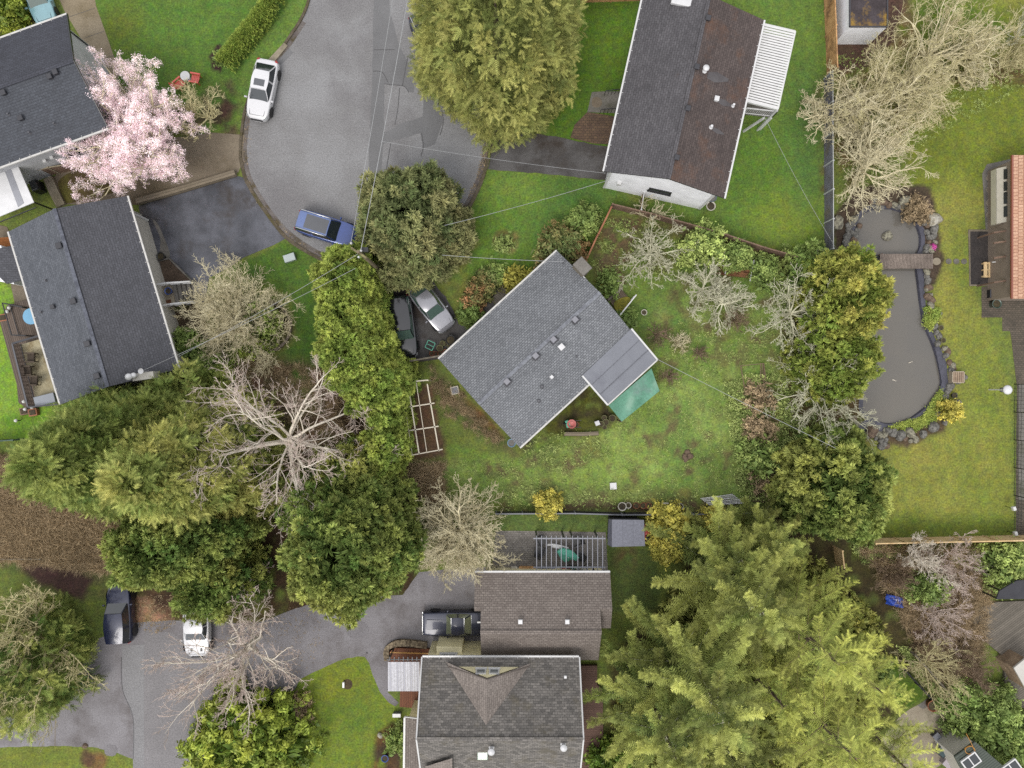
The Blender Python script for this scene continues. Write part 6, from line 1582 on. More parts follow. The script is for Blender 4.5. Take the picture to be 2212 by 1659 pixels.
# south of the left house: leaning cedars
T('cedar_tree', 'tree', 'dark green cedar at the left, its tip reaching over the brown bramble patch', (275, 975), 14.5, 5.8, LDRK, Ry=4.6, rot=R(12), seed=61, lr=.55, m=18, at=3.5, kind='feather', shape='cone', tsc=.95, ups=.5, hue=lambda P: np.full(len(P), .05))
T('cedar_tree', 'tree', 'soft mid green cedar beside the big bare tree, between two darker evergreens', (425, 1005), 14.0, 6.0, LMID, Ry=5.2, seed=62, lr=.55, m=18, at=4.0, kind='feather', shape='cone', tsc=.95, ups=.5)
T('cedar_tree', 'tree', 'small cedar just below the gable wall of the blue grey roofed house', (408, 880), 6.0, 3.2, LMID, Ry=2.5, rot=R(20), seed=63, lr=.5, m=16, at=2, kind='feather', shape='egg', tsc=.9, ups=.4, hue=lambda P: np.full(len(P), -.1))
T('cypress_tree', 'tree', 'dark conical cypress above the parked navy car', (385, 1180), 9.0, 4.6, LDRK, Ry=2.35, rot=R(10), seed=64, lr=.5, m=18, at=5, hue=hue_at(240, 1240, 6, 2.8, .55), ups=.5)
T('cypress_tree', 'tree', 'dark bushy cypress above the tail of the white sports car', (458, 1262), 6.5, 2.6, LDRK, Ry=2.3, seed=65, lr=.5, m=18, at=4)
T('cypress_tree', 'tree', 'broad dark green cypress between the big bare tree and the lower drive', (752, 1178), 11.0, 4.2, LDRK, Ry=4.1, seed=66, lr=.52, m=18, at=6, hue=hue_at(700, 1270, 7, 3.2, .5), ups=.5)
T('cypress_tree', 'tree', 'small dark evergreen between the lime cypress row and the broad dark cypress', (762, 1050), 6.5, 2.6, LDRK, seed=67, lr=.5, m=18, at=3)
T('evergreen_shrub', 'shrub', 'dark evergreen under the bare tree west of the lime cypress row', (700, 1060), 4.0, 2.2, LDRK, seed=68, lr=.5, m=14)
T('cypress_tree', 'tree', 'wide dark evergreen mass in the lower left corner above the side road', (22, 1450), 7.0, 3.6, LDRK, Ry=3.6, seed=69, lr=.6, m=18, at=4, ups=.2, kind='feather', tsc=1.0)
T('laurel_shrub', 'shrub', 'glossy yellow green laurel at the bottom edge beside the lawn', (536, 1600), 4.6, 4.6, LLAU, Ry=3.4, seed=70, lr=.6, m=16, kind='bigleaf', shape='dome', tsc=.42, hue=hue_at(480, 1600, 3, 6, .25))
# right side evergreens
T('golden_thuja', 'tree', 'rounded golden green thuja beside the pond footbridge', (1826, 642), 6.5, 2.35, LGLD, Ry=2.95, seed=71, lr=.5, m=20, at=3.2, hue=hue_at(1850, 650, 4, 3.5, .25))
T('golden_thuja', 'tree', 'green thuja south of the golden one at the pond edge', (1806, 785), 5.0, 2.6, LGLD, Ry=2.6, seed=72, lr=.5, m=18, at=2.6, hue=lambda P: np.full(len(P), -.15))
T('golden_thuja', 'tree', 'round cypress with a bronze patch at the lawn corner below the pond', (1808, 1052), 8.0, 3.1, LDRK, Ry=3.45, seed=73, lr=.55, m=20, at=4.4, hue=hue_at(1740, 1010, 6, 3.0, .75))
T('evergreen_shrub', 'shrub', 'olive shrub where the fence meets the pond thuja', (1745, 580), 2.2, 1.6, LSHR, seed=74, lr=.4, m=12)
# big firs bottom right
BF = [((1480, 1420), 15.5, 6.6, LFIR, 'grey green fir with long pale branches beside the garage', 0), ((1400, 1500), 14, 5.6, LFIR, 'fir at the corner of the cream house, branches reaching over the side deck', 0),
      ((1565, 1250), 13.5, 6.0, LFIR, 'fir behind the small grey shed and yellow shrub', 0), ((1690, 1330), 14.5, 5.8, LYEL, 'tall yellow tipped cypress in the middle of the fir group', .1), ((1560, 1600), 13, 5.4, LFIR, 'fir at the bottom edge left of the yellow cypresses', 0),
      ((1720, 1500), 14.5, 5.8, LYEL, 'bright yellow tipped cypress near the bottom edge', .1), ((1790, 1400), 12.0, 4.6, LYEL, 'yellow green cypress at the east side of the fir group', .15), ((1560, 1180), 8.5, 3.8, LFIR, 'smaller fir just south of the black garden fence', 0),
      ((1760, 1600), 12, 4.6, LYEL, 'yellow cypress overhanging the small patio in the bottom right', .12), ((1640, 1150), 7.5, 3.2, LFIR, 'small fir between the black fence and the bronze cypress', .05), ((1865, 1570), 10, 4.2, LYEL, 'yellow tipped cypress at the edge of the bottom right patio', .1), ((1620, 1440), 11, 4.2, LYEL, 'shorter green cypress enclosed by the fir group', .1)]
for i, (p, h, r_, mt, lb, hu) in enumerate(BF):
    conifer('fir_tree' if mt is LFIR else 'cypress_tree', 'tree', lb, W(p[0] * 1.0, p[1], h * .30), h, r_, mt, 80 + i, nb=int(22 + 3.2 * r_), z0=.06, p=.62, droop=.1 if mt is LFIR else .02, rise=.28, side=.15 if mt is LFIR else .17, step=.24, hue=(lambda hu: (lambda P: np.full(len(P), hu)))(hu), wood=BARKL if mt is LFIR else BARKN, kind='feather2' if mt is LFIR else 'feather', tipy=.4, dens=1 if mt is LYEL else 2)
# flowering cherry, birch-like neighbour
g_ = np.random.default_rng(3)
bare_tree('cherry_tree', 'tree', 'pink flowering cherry tree over the concrete drive', W(332, 315, 0), 5.2, 5.9, BARKT, 31, nl=40, kids=(7, 6, 5), K=(5, 4, 3, 3), tr=.2, el=(8, 75), blossom=LPNK, nbl=1, wander=.14, zt=.2, up=.05)
bare_tree('small_bare_tree', 'tree', 'small leafless tree between the cherry and the white sedan', W(458, 262, 0), 4.6, 2.7, BARKO, 32, nl=8, kids=(7, 7, 5), tr=.1, up=.08, group=None)
# multi-stem shrub in its ring
bare_tree('bare_shrub', 'shrub', 'large leafless many stemmed shrub in a round stone edged bed', W(528, 690, 0), 3.6, 5.0, BARKT, 33, nl=44, kids=(9, 8, 4), K=(6, 4, 3, 2), tr=.09, zt=.08, el=(8, 80), multi=True, up=.06, twigmat=BARKT)
T('evergreen_shrub', 'shrub', 'green bush inside the round bed under the leafless shrub', (560, 700), 1.8, 1.3, LSHR, seed=101, lr=.4, m=12)
T('evergreen_shrub', 'shrub', 'golden green low bush at the south side of the round bed', (545, 735), 1.2, 1.3, LHED, Ry=1.0, seed=102, lr=.35, m=10)
# the large bare tree with cut limbs
bare_tree('large_bare_tree', 'tree', 'large leafless tree with pale thick limbs in front of the dark evergreens', W(655, 945, 0), 13, 7.4, BARKG, 34, nl=15, kids=(8, 7, 5), K=(7, 6, 4, 3), tr=.30, zt=.22, el=(12, 72), wander=.12, up=.04, rlimb=.36, rmin=.016, ratio=(.5, .5, .42), tk=.55, cx=-.3, cy=-.1, twigmat=BARKR)
bare_tree('bare_tree', 'tree', 'leafless tree with pinkish twigs over the lower road', W(560, 1375, 0), 9.5, 6.6, BARKG, 35, nl=14, kids=(7, 7, 6), K=(7, 5, 4, 3), tr=.2, zt=.25, el=(10, 70), rlimb=.4, rmin=.016, twigmat=BARKR)
bare_tree('bare_tree', 'tree', 'leafless tree with olive lichened limbs above the lower left evergreen', W(125, 1350, 0), 10.5, 6.2, BARKO, 36, nl=14, kids=(7, 7, 6), K=(7, 5, 4, 3), tr=.24, zt=.25, el=(8, 70), rlimb=.45, rmin=.017)
bare_tree('round_bare_tree', 'tree', 'round straw coloured leafless tree beside the pergola patio', W(995, 1142, 0), 5.6, 4.0, BARKT, 37, nl=44, kids=(8, 7, 5), K=(6, 4, 3, 2), tr=.16, zt=.2, el=(3, 80), up=.04, rmin=.014)
# willows top right
for i, (p, h, r_, lb) in enumerate([((2015, 118), 6.0, 4.4, 'leafless willow right of the white outbuilding'), ((2085, 120), 4.6, 2.6, 'leafless willow standing furthest right along the hedge bank'), ((1885, 225), 6.0, 4.6, 'broad leafless willow leaning over the end of the orange fence'),
        ((1872, 355), 5.4, 4.6, 'dense leafless willow at the north tip of the pond'), ((1945, 190), 5.5, 4.2, 'middle leafless willow of the group by the dark boundary fence'), ((1805, 240), 4.6, 2.6, 'small leafless tree over the dark slate fence')]):
    bare_tree('bare_willow', 'tree', lb, W(p[0], p[1], 1.5), h, r_, BARKT if i != 1 else BARKO, 110 + i, nl=20, kids=(7, 6, 5), K=(6, 5, 4, 3), tr=.13, zt=.12, el=(5, 75), up=.02, wander=.2, rmin=.014, twigmat=BARKT if i % 2 else BARKO)
bare_tree('bare_shrub', 'shrub', 'straggling leafless shrub at the top right edge by the hedge bank', W(2160, 140, 0), 4.0, 2.8, BARKO, 117, nl=12, kids=(7, 7, 5), tr=.1, zt=.1, multi=True)
bare_tree('bare_shrub', 'shrub', 'pale leafless shrub at the very right edge above the hedge bank', W(2195, 80, 0), 3.6, 2.4, BARKL, 118, nl=10, kids=(7, 7, 5), tr=.1, zt=.1, multi=True)
# orchard trees of the middle garden
for i, (p, h, r_, mt, lb, el_) in enumerate([((1405, 545), 3.4, 3.1, BARKL, 'leafless lichened apple tree near the white house fence', (5, 80)), ((1520, 625), 3.2, 2.7, BARKL, 'pale lichened fruit tree left of the stick frame', (5, 60)), ((1562, 652), 3.0, 2.5, BARKL, 'second pale lichened fruit tree close beside its twin', (5, 60)),
        ((1590, 690), 2.0, 1.4, BARKN, 'brown leafless bush below the two pale fruit trees', (5, 85)), ((1423, 722), 1.8, 1.0, BARKN, 'small brown bush east of the lean-to', (5, 85)), ((1466, 738), 1.7, 1.15, BARKT, 'small straw coloured bush right of the brown one', (5, 85)),
        ((1715, 675), 6.8, 3.3, BARKL, 'pale leafless tree in front of the golden thuja', (5, 60)), ((1770, 850), 7.2, 4.2, BARKL, 'whitish leafless tree leaning over the pond edge', (5, 60)), ((1448, 815), 1.5, .8, BARKN, 'tiny leafless bush by the corner of the green tarp', (5, 80)),
        ((1512, 762), 1.1, .75, BARKN, 'low brown twiggy bush alone in the garden grass', (5, 80))]):
    bare_tree('bare_fruit_tree' if h > 2.5 else 'bare_bush', 'tree' if h > 2.5 else 'shrub', lb, W(p[0], p[1], h * .3), h, r_, mt, 130 + i, nl=14 if h > 2.5 else 16, kids=(7, 6, 4) if h > 2.5 else (6, 4), K=(5, 4, 3, 3), tr=.11 if h > 2.5 else .05, zt=.2 if h > 2.5 else .05, el=el_, wander=.2, rmin=.015, multi=h < 2.5, rlimb=.5)
bare_tree('bare_bush', 'shrub', 'thin leafless shrub against the fence below the white house', W(1400, 470, 0), 3.0, 1.7, BARKT, 150, nl=9, kids=(6, 5), tr=.06, zt=.1, multi=True)
# bottom right brush
for i, (p, h, r_, mt, lb) in enumerate([((1990, 1200), 4.5, 2.0, BARKG, 'white barked leafless tree below the new timber fence'), ((2060, 1215), 3.6, 2.8, BARKR, 'greyish pink leafless shrub near the right edge below the fence'), ((2030, 1330), 3.5, 2.8, BARKR, 'reddish leafless thicket west of the grey deck'), ((2010, 1440), 4.2, 3.0, BARKO, 'olive green leafless tree above the ribbed roof'),
        ((2090, 1450), 3.2, 2.2, BARKN, 'brown leafless thicket beside the grey deck corner'), ((1935, 1240), 3.0, 1.8, BARKN, 'brown leafless shrub beside the blue tarpaulin')]):
    bare_tree('bare_shrub' if h < 4 else 'bare_tree', 'shrub' if h < 4 else 'tree', lb, W(p[0], p[1], h * .3), h, r_, mt, 160 + i, nl=12, kids=(7, 7, 5), K=(5, 4, 3, 2), tr=.09, zt=.1, multi=h < 4, rmin=.013, el=(5, 75))
shr = [('rhododendron', (1208, 538), 2.4, 1.65, LRED, 'rhododendron with orange red new leaves at the corner of the light grey roof', 'dome', -.1), ('evergreen_shrub', (1262, 474), 1.8, 1.0, LSHR, 'round grey green shrub alone on the front lawn', 'dome', .1), ('evergreen_shrub', (1118, 606), 1.6, .95, LYLW, 'yellow green shrub at the north eave of the light grey roof', 'dome', .0),
       ('evergreen_shrub', (1522, 530), 2.2, 1.35, LSHR, 'bright green shrub by the brown fence in the middle garden', 'dome', .5), ('evergreen_shrub', (1590, 554), 1.5, 1.05, LSHR, 'dull green shrub right of the bright green one by the brown fence', 'dome', .1), ('evergreen_shrub', (1650, 585), 1.3, 1.1, LSHR, 'low green growth at the east end of the brown fence', 'dome', .1),
       ('evergreen_shrub', (1050, 610), 1.1, .9, LRED, 'bronze green shrub at the north end of the drive border', 'dome', -.2), ('evergreen_shrub', (1028, 640), 1.2, .85, LRED, 'red and green shrub in the middle of the drive border', 'dome', -.05), ('evergreen_shrub', (1018, 680), 1.1, .7, LSHR, 'yellow green shrub at the south end of the drive border', 'dome', -.3), ('evergreen_shrub', (1068, 592), .9, .7, LSHR, 'small green shrub beside the entry path of the middle house', 'dome', 0),
       ('forsythia', (1184, 1090), 1.7, .72, LYLW, 'yellow flowering bush hanging over the black garden fence', 'dome', .35), ('yellow_shrub', (1440, 1140), 2.8, 1.35, LYLW, 'yellow shrub beside the small grey shed', 'dome', .2), ('yellow_shrub', (1448, 1175), 2.6, 1.2, LYLW, 'dull yellow bush south east of the shed', 'dome', -.1), ('yellow_shrub', (1540, 1128), 2.2, .9, LYLW, 'small yellow bush east of the shed by the black fence', 'dome', .2),
       ('yellow_shrub', (2054, 887), 1.3, .6, LYLW, 'bright yellow ball shaped shrub at the pond lawn', 'dome', .5), ('yellow_flowering_shrub', (795, 985), 4.6, .9, LYLW, 'yellow flowering branch clump at the south end of the lime cypress row', 'egg', .5), ('evergreen_shrub', (2, 18), 2.6, 1.5, LLAU, 'yellow green laurel in the top left corner beside the teal car', 'dome', .2),
       ('evergreen_shrub', (402, 745), 1.8, 1.0, LSHR, 'dark green shrub against the east wall of the blue grey roofed house', 'dome', -.2), ('evergreen_shrub', (440, 790), 1.6, 1.0, LSHR, 'green shrub south east of the blue grey roofed house corner', 'dome', 0), ('evergreen_shrub', (470, 815), 1.6, 1.1, LHED, 'lime green shrub at the foot of the big bare tree', 'dome', 0),
       ('evergreen_shrub', (2172, 1222), 2.2, 1.7, LSHR, 'rounded olive shrub at the right edge below the timber fence', 'dome', .3), ('evergreen_shrub', (2010, 1272), 2.0, 1.1, LSHR, 'light green shrub among the leafless thicket', 'dome', .2), ('evergreen_shrub', (2130, 1560), 2.2, 2.6, LSHR, 'large dull green shrub right of the ribbed roof', 'dome', .0), ('evergreen_shrub', (2190, 1600), 2.2, 2.0, LSHR, 'dull green shrub at the lower right edge', 'dome', .1),
       ('evergreen_shrub', (2070, 1510), 1.6, 1.5, LSHR, 'green shrub between the leafless tree and the ribbed roof', 'dome', .1), ('evergreen_shrub', (1985, 1265), 1.3, 1.0, LSHR, 'dark green low shrub near the blue tarpaulin', 'dome', -.1), ('evergreen_shrub', (1090, 525), .3, .4, LGCV, 'ring of small yellow flowers on the front lawn', 'dome', .1),
       ('evergreen_shrub', (1640, 990), 1.5, 1.3, LSHR, 'green shrub in the east border of the middle garden', 'dome', .2), ('dry_bush', (1640, 860), .8, 1.0, LBRN, 'rust brown dry bush in the upper part of the east border', 'dome', .2), ('dry_bush', (1645, 930), .9, 1.2, LBRN, 'largest rust brown dry bush in the east border', 'dome', .2), ('dry_bush', (1655, 1040), .7, 1.0, LBRN, 'rust brown dry bush at the south end of the east border', 'dome', .3),
       ('evergreen_shrub', (1350, 690), .9, .7, LSHR, 'low green shrub at the east gable of the light grey roof', 'dome', -.2), ('evergreen_shrub', (1315, 612), 1.0, .9, LSHR, 'green shrub between the chimney and the wooden landing', 'dome', -.1), ('evergreen_shrub', (860, 1600), 1.2, .9, LSHR, 'green shrub in the border west of the cream house', 'dome', .1), ('evergreen_shrub', (1330, 1660), 2.6, 2.0, LLAU, 'leafy green shrub at the bottom edge under the firs', 'dome', -.1),
       ('evergreen_shrub', (1900, 1455), 1.4, 1.0, LSHR, 'small green shrub on the lawn edge under the yellow cypresses', 'dome', .1), ('heather_shrub', (640, 1540), 1.2, 1.2, LBRN, 'brownish dead growth beside the laurel at the lawn edge', 'dome', .1), ('evergreen_shrub', (1982, 455), 1.2, .8, LBRN, 'brown dried plant among the rocks north of the pond', 'dome', .1)]
for i, (nm, p, h, r_, mt, lb, shp, hu) in enumerate(shr):
    T(nm, 'shrub', lb, p, h, r_, mt, seed=200 + i, lr=.34 if r_ < 1.3 else .45, m=12, kind='leaves', shape=shp, tsc=.5, hue=(lambda hu: (lambda P: np.full(len(P), hu)))(hu), unev=.28, Ry=r_ * random.uniform(.8, 1.05), rot=random.uniform(0, 3))
# clipped hedge by the street
hp = [W(*p) for p in ((606, -8), (585, 30), (560, 62), (536, 92), (512, 122), (492, 148))]
hg = np.random.default_rng(9); root = empty('clipped_hedge', (hp[2].x, hp[2].y, 0), 'narrow clipped green hedge running along the grass verge of the street', 'hedge')
Vs, Fs, Ts = [], [], []; off_ = 0
for i in range(len(hp) - 1):
    a, b = hp[i], hp[i + 1]; n = 420; t = hg.uniform(0, 1, n); d = (b - a).normalized(); pr = np.array([-d.y, d.x, 0])
    s = hg.uniform(-1, 1, n); z = np.sqrt(np.clip(1 - s ** 4, .0, 1)) * 1.35
    P = np.array(a)[None] + (np.array(b - a)[None]) * t[:, None] + pr * (s * .62)[:, None]; P[:, 2] = z * hg.uniform(.5, 1, n)
    top_ = hg.uniform(0, 1, n) < .6; P[top_, 2] = z[top_]
    lump = np.sin(t * 12 + i) * .05; P[:, 2] += lump
    V, F, I = bake('tuft', P, unit(np.stack([pr[0] * s, pr[1] * s, np.full(n, .9)], 1) + hg.normal(0, .2, (n, 3))), np.full(n, .28), hg)
    Vs.append(V); Fs.append(F + off_); off_ += len(V); Ts.append(tints(I, np.stack([hg.uniform(0, .9, n), hg.uniform(.2, .8, n)], 1), hg))
npmesh('foliage', np.concatenate(Vs), np.concatenate(Fs), LHDG, root, np.concatenate(Ts))
m = MB(); m.prism([(p.x, p.y) for p in (hp[0], hp[3], hp[5])] , 0, .3); 
# low growth
scatter('brambles', 'brown leafless bramble patch left of the leaning cedars', 'brambles', [(-30, 985), (60, 1000), (260, 1110), (320, 1200), (230, 1230), (-30, 1200)], 10000, LBRN, 301, kind='twig', smin=.4, smax=1.0, hmax=.5, clump=.2)
scatter('ground_cover', 'weeds and fallen leaves under the leafless tree south of the left house', 'ground cover', [(320, 800), (560, 775), (800, 810), (800, 1060), (400, 1100), (330, 1000)], 5000, LBRN, 302, kind='twig', smin=.2, smax=.6, hmax=.3, clump=.4)
scatter('understorey', 'dark low undergrowth beneath the big firs', 'undergrowth', [(1380, 1400), (1470, 1230), (1620, 1150), (1760, 1200), (1900, 1340), (1880, 1480), (1860, 1700), (1310, 1700), (1330, 1480)], 9000, LMID, 320, kind='tuft', smin=.3, smax=.7, hmax=1.2, clump=.35)
scatter('border_plants', 'low garden plants along the black fence', 'plants', [(1080, 1048), (1300, 1050), (1590, 1075), (1590, 1100), (1080, 1102)], 600, LGCV, 303, smin=.06, smax=.16, hmax=.25, clump=.5, wl=1.2)
scatter('border_plants', 'low leafy plants in the beds south of the light grey roof', 'plants', [(1128, 950), (1180, 925), (1310, 930), (1320, 985), (1200, 1015), (1130, 1000)], 260, LGCV, 304, smin=.06, smax=.18, hmax=.3, clump=.55, wl=1.0)
scatter('border_plants', 'rough low plants in the east border', 'plants', [(1560, 820), (1700, 800), (1700, 1090), (1600, 1080)], 2600, LGCV, 305, smin=.08, smax=.25, hmax=.3, clump=.5, wl=1.2)
scatter('dry_growth', 'dry brown growth between the trellis bed and the round bare tree', 'plants', [(845, 1000), (960, 1000), (960, 1120), (870, 1130)], 2500, LBRN, 306, kind='twig', smin=.3, smax=.7, hmax=.35, clump=.45)
scatter('ground_cover', 'low plants and twigs on the dark soil below the timber fence', 'ground cover', [(1850, 1180), (2140, 1182), (2140, 1260), (2100, 1500), (1990, 1460), (1930, 1300)], 5000, LBRN, 307, kind='twig', smin=.3, smax=.8, hmax=.4, clump=.35)
scatter('ground_cover', 'green weeds on the dark soil below the timber fence', 'ground cover', [(1840, 1180), (2200, 1182), (2140, 1220), (1860, 1215)], 2200, LGCV, 308, smin=.1, smax=.25, hmax=.3, clump=.5)
scatter('ground_cover', 'undergrowth between the pond evergreens and the middle garden', 'ground cover', [(1660, 560), (1760, 560), (1760, 940), (1700, 960), (1690, 760)], 2000, LGCV, 309, smin=.08, smax=.25, hmax=.3, clump=.5)
scatter('ground_cover', 'rough grass and weeds across the middle garden', 'ground cover', [(930, 1000), (1120, 990), (1300, 930), (1420, 800), (1500, 600), (1690, 700), (1690, 1080), (1100, 1090), (930, 1050)], 5500, LGCV, 310, smin=.05, smax=.13, hmax=.06, clump=.55, wl=2.5)
scatter('border_plants', 'low plants in the yard between the middle house and the brown fence', 'plants', [(1300, 470), (1400, 480), (1500, 520), (1450, 600), (1300, 600), (1275, 570)], 600, LGCV, 311, smin=.06, smax=.16, hmax=.25, clump=.5)
scatter('leaf_litter', 'dead leaves along the house wall beside the white trellis', 'leaf litter', [(930, 790), (1000, 850), (1090, 950), (1060, 960), (960, 900), (930, 820)], 1500, LBRN, 312, kind='twig', smin=.15, smax=.45, hmax=.12, clump=.5)
scatter('moss_plants', 'moss and heather on the pond bank', 'ground cover', [(1905, 925), (1990, 900), (2030, 840), (2045, 860), (2020, 905), (1960, 940)], 1500, LHED, 313, smin=.08, smax=.16, hmax=.1, clump=.2)
scatter('pond_edge_plants', 'green plants on the east bank of the pond', 'plants', [Z(3,1,1340,1000), Z(3,1,1480,1010), Z(3,1,1460,1100), Z(3,1,1400,1200), Z(3,1,1350,1150)], 700, LHED, 314, smin=.08, smax=.2, hmax=.2, clump=.2)
scatter('ground_cover', 'weeds and litter at the back of the white outbuilding under the willows', 'ground cover', [(1800, 120), (1960, 100), (2210, 130), (2210, 190), (1960, 330), (1830, 440), (1798, 300)], 2600, LGCV, 315, smin=.05, smax=.14, hmax=.25, clump=.4)
scatter('ivy_patch', 'ivy and plants at the strip west of the lower deck lawn', 'ground cover', [(1940, 1400), (1975, 1400), (2070, 1500), (2040, 1530)], 1600, LGCV, 316, smin=.1, smax=.25, hmax=.3, clump=.4)

scatter('leaf_litter', 'brown dead leaves between the navy car and the dark cypress', 'leaf litter', [(288, 1285), (372, 1285), (380, 1350), (330, 1372), (290, 1350)], 500, LBRN, 330, smin=.04, smax=.09, hmax=.05, clump=.2)
scatter('leaf_litter', 'fallen leaves along the lower road under the leafless tree', 'leaf litter', [(480, 1340), (690, 1300), (700, 1420), (600, 1480), (480, 1480)], 700, LBRN, 331, smin=.03, smax=.07, hmax=.05, clump=.4)
scatter('leaf_litter', 'fallen leaves along the east kerb of the turning circle', 'leaf litter', [(1058, 250), (1066, 300), (1040, 400), (1005, 465), (990, 455), (1030, 380), (1045, 300), (1040, 250)], 500, LBRN, 332, smin=.03, smax=.08, hmax=.05, clump=.4)
scatter('leaf_litter', 'needles and leaves along the west kerb by the white sedan', 'leaf litter', [(520, 230), (545, 230), (540, 380), (600, 480), (690, 550), (680, 556), (590, 495), (525, 390)], 500, LBRN, 333, smin=.03, smax=.07, hmax=.05, clump=.4)

# ------------------------------------------------------------------ fences and walls
WNEW = MK('fence_timber_new', S(252, 222, 172), S(232, 196, 144), 1.5, 9, .16)
WORG = MK('fence_timber_orange', S(232, 184, 130), S(200, 152, 102), 1.5, 9, .2, c3=S(150, 116, 84), s3=.7)
WBRN = MK('fence_timber_brown', S(152, 126, 108), S(124, 100, 86), 1.5, 9, .2)
WTER = MK('fence_rail_terracotta', S(198, 136, 104), S(168, 112, 86), 1.5, 9, .1)
WSLT = MK('fence_slate_dark', S(146, 146, 158), S(116, 114, 124), .8, 9, .2, c3=S(128, 122, 110), s3=.9)
WBLK = MK('fence_black', S(40, 40, 44), S(52, 52, 56), 1.5, 9, .2)
GRAYR = PAINT('rail_grey', S(128, 130, 138), .5, .1, .1)
def fence(label, pts, h, mat, board=.15, gap=.012, rail=None, post_sp=2.4, z0=.03, railw=.09, cat='fence', name='fence', thick=.03):
    P = [W(*p) for p in pts]; c = P[0].lerp(P[-1], .5); root = empty(name, (c.x, c.y, 0), label, cat)
    for i in range(len(P) - 1):
        a, b = P[i], P[i + 1]; L = (b - a).length; d = (b - a) / L; an = math.atan2(d.y, d.x); nb = max(1, int(L / board))
        m = MB()
        for k in range(nb):
            p = a + d * ((k + .5) * L / nb); hh = h + random.uniform(-.02, .02)
            m.box(Vector((p.x, p.y, (hh + z0) / 2)), (L / nb - gap, thick, hh - z0), an)
        m.build('board_panel', mat, root)
        m = MB(); m.box(Vector(((a.x + b.x) / 2, (a.y + b.y) / 2, h + .03)), (L, railw, .04), an); m.build('top_rail', rail or mat, root)
        npst = max(1, int(round(L / post_sp)))
        for k in range(npst + (1 if i == len(P) - 2 else 0)):
            p = a + d * (L * k / npst); m = MB(); m.box(Vector((p.x, p.y, (h + .1) / 2)), (.1, .13, h + .1), an); m.build('post', rail or mat, root)
    return root
fence('new pale timber fence along the bottom edge of the pond lawn', [(1866, 1163), (2250, 1155)], 1.8, WNEW, .15, rail=WNEW)
fence('short piece of new timber fence running down from the pale timber fence corner', [(1800, 1180), (1804, 1215)], 1.5, WNEW)
fence('orange timber fence at the top right between two lawns', [(1778, -30), (1783, 80), (1786, 168)], 1.8, WORG)
fence('dark slate coloured fence between the right lawn and the willows', [(1780, 172), (1780, 300), (1781, 420), (1781, 545)], 1.5, WSLT, rail=PAINT('rail_pale', S(206, 208, 208), .5, 0, .1), railw=.05, thick=.05)
fence('orange brown fence at the very top edge behind the green lawn', [(1255, 6), (1383, 2)], 1.5, WORG)
fence('long brown garden fence below the white house', [(1318, 450), (1400, 470), (1480, 492), (1560, 515), (1640, 542), (1735, 568)], 1.3, WBRN)
fence('thin terracotta topped fence from the chimney to the brown fence', [(1316, 456), (1289, 512)], 1.2, WTER, railw=.12)
fence('lower terracotta topped fence piece beside the chimney', [(1287, 515), (1262, 570)], 1.1, WTER, railw=.12)
fence('short brown fence from the white house wall to the garden fence', [(1386, 420), (1379, 462)], 1.2, WBRN, rail=WHT, railw=.06)
fence('low black fence with grey rail behind the pergola and the shed', [(1072, 1105), (1240, 1104), (1340, 1107), (1490, 1106), (1620, 1103)], 1.0, WBLK, rail=GRAYR)
fence('short weathered fence between the drive and the trellis bed', [(890, 781), (952, 770)], 1.1, WBRN, rail=CHB, railw=.12)
fence('brown board fence under the cherry tree', [(86, 385), (130, 374), (200, 362)], 1.4, WBRN, .28, .03, rail=MK('rail_beige', S(176, 164, 140), None, 1, 9, .1))
fence('dark low fence at the left edge beside the bramble patch', [(-20, 952), (20, 950), (52, 948)], 1.2, WBLK, rail=MK('rail_green', S(96, 116, 104), None, 1, 9, .1))
fence('thin weathered fence at the lower left below the brambles', [(-20, 1203), (100, 1203)], .7, WBRN, rail=CHB)
fence('low weathered board fence running diagonally in the lower right thicket', [(1962, 1404), (2042, 1494)], .9, CHB, rail=CHB)
fence('black edging fence between the small lawn and the ivy in the lower right', [(1942, 1436), (2012, 1512)], .5, WBLK)
fence('dark fence running along the bottom right corner behind the ribbed roof', [(2110, 1560), (2165, 1600), (2215, 1660)], 1.2, WBRN)
fence('rusty brown low fence beside the grey deck at the right edge', [(2160, 1414), (2202, 1432)], .8, MK('fence_rust', S(150, 88, 54), None, 1, 9, .15))
# wire grid fence at the right edge
wf = empty('wire_fence', W(2190, 1000), 'black wire grid fence along the right side of the pond lawn', 'fence')
for (y0, y1) in ((830, 890), (890, 950), (950, 1010), (1010, 1070), (1070, 1172)):
    m = MB(); a, b = W(2191, y0), W(2189, y1)
    n = int((b - a).length / .28)
    for k in range(n + 1): p = a.lerp(b, k / n); m.bar(p, p + Vector((0, 0, 1.5)), .018)
    for z in (.1, .45, .8, 1.15, 1.5): m.bar(a + Vector((0, 0, z)), b + Vector((0, 0, z)), .02)
    m.build('wire_panel', BLK, wf)
    m = MB(); m.bar(a, a + Vector((0, 0, 1.6)), .06); m.build('post', BLK, wf)
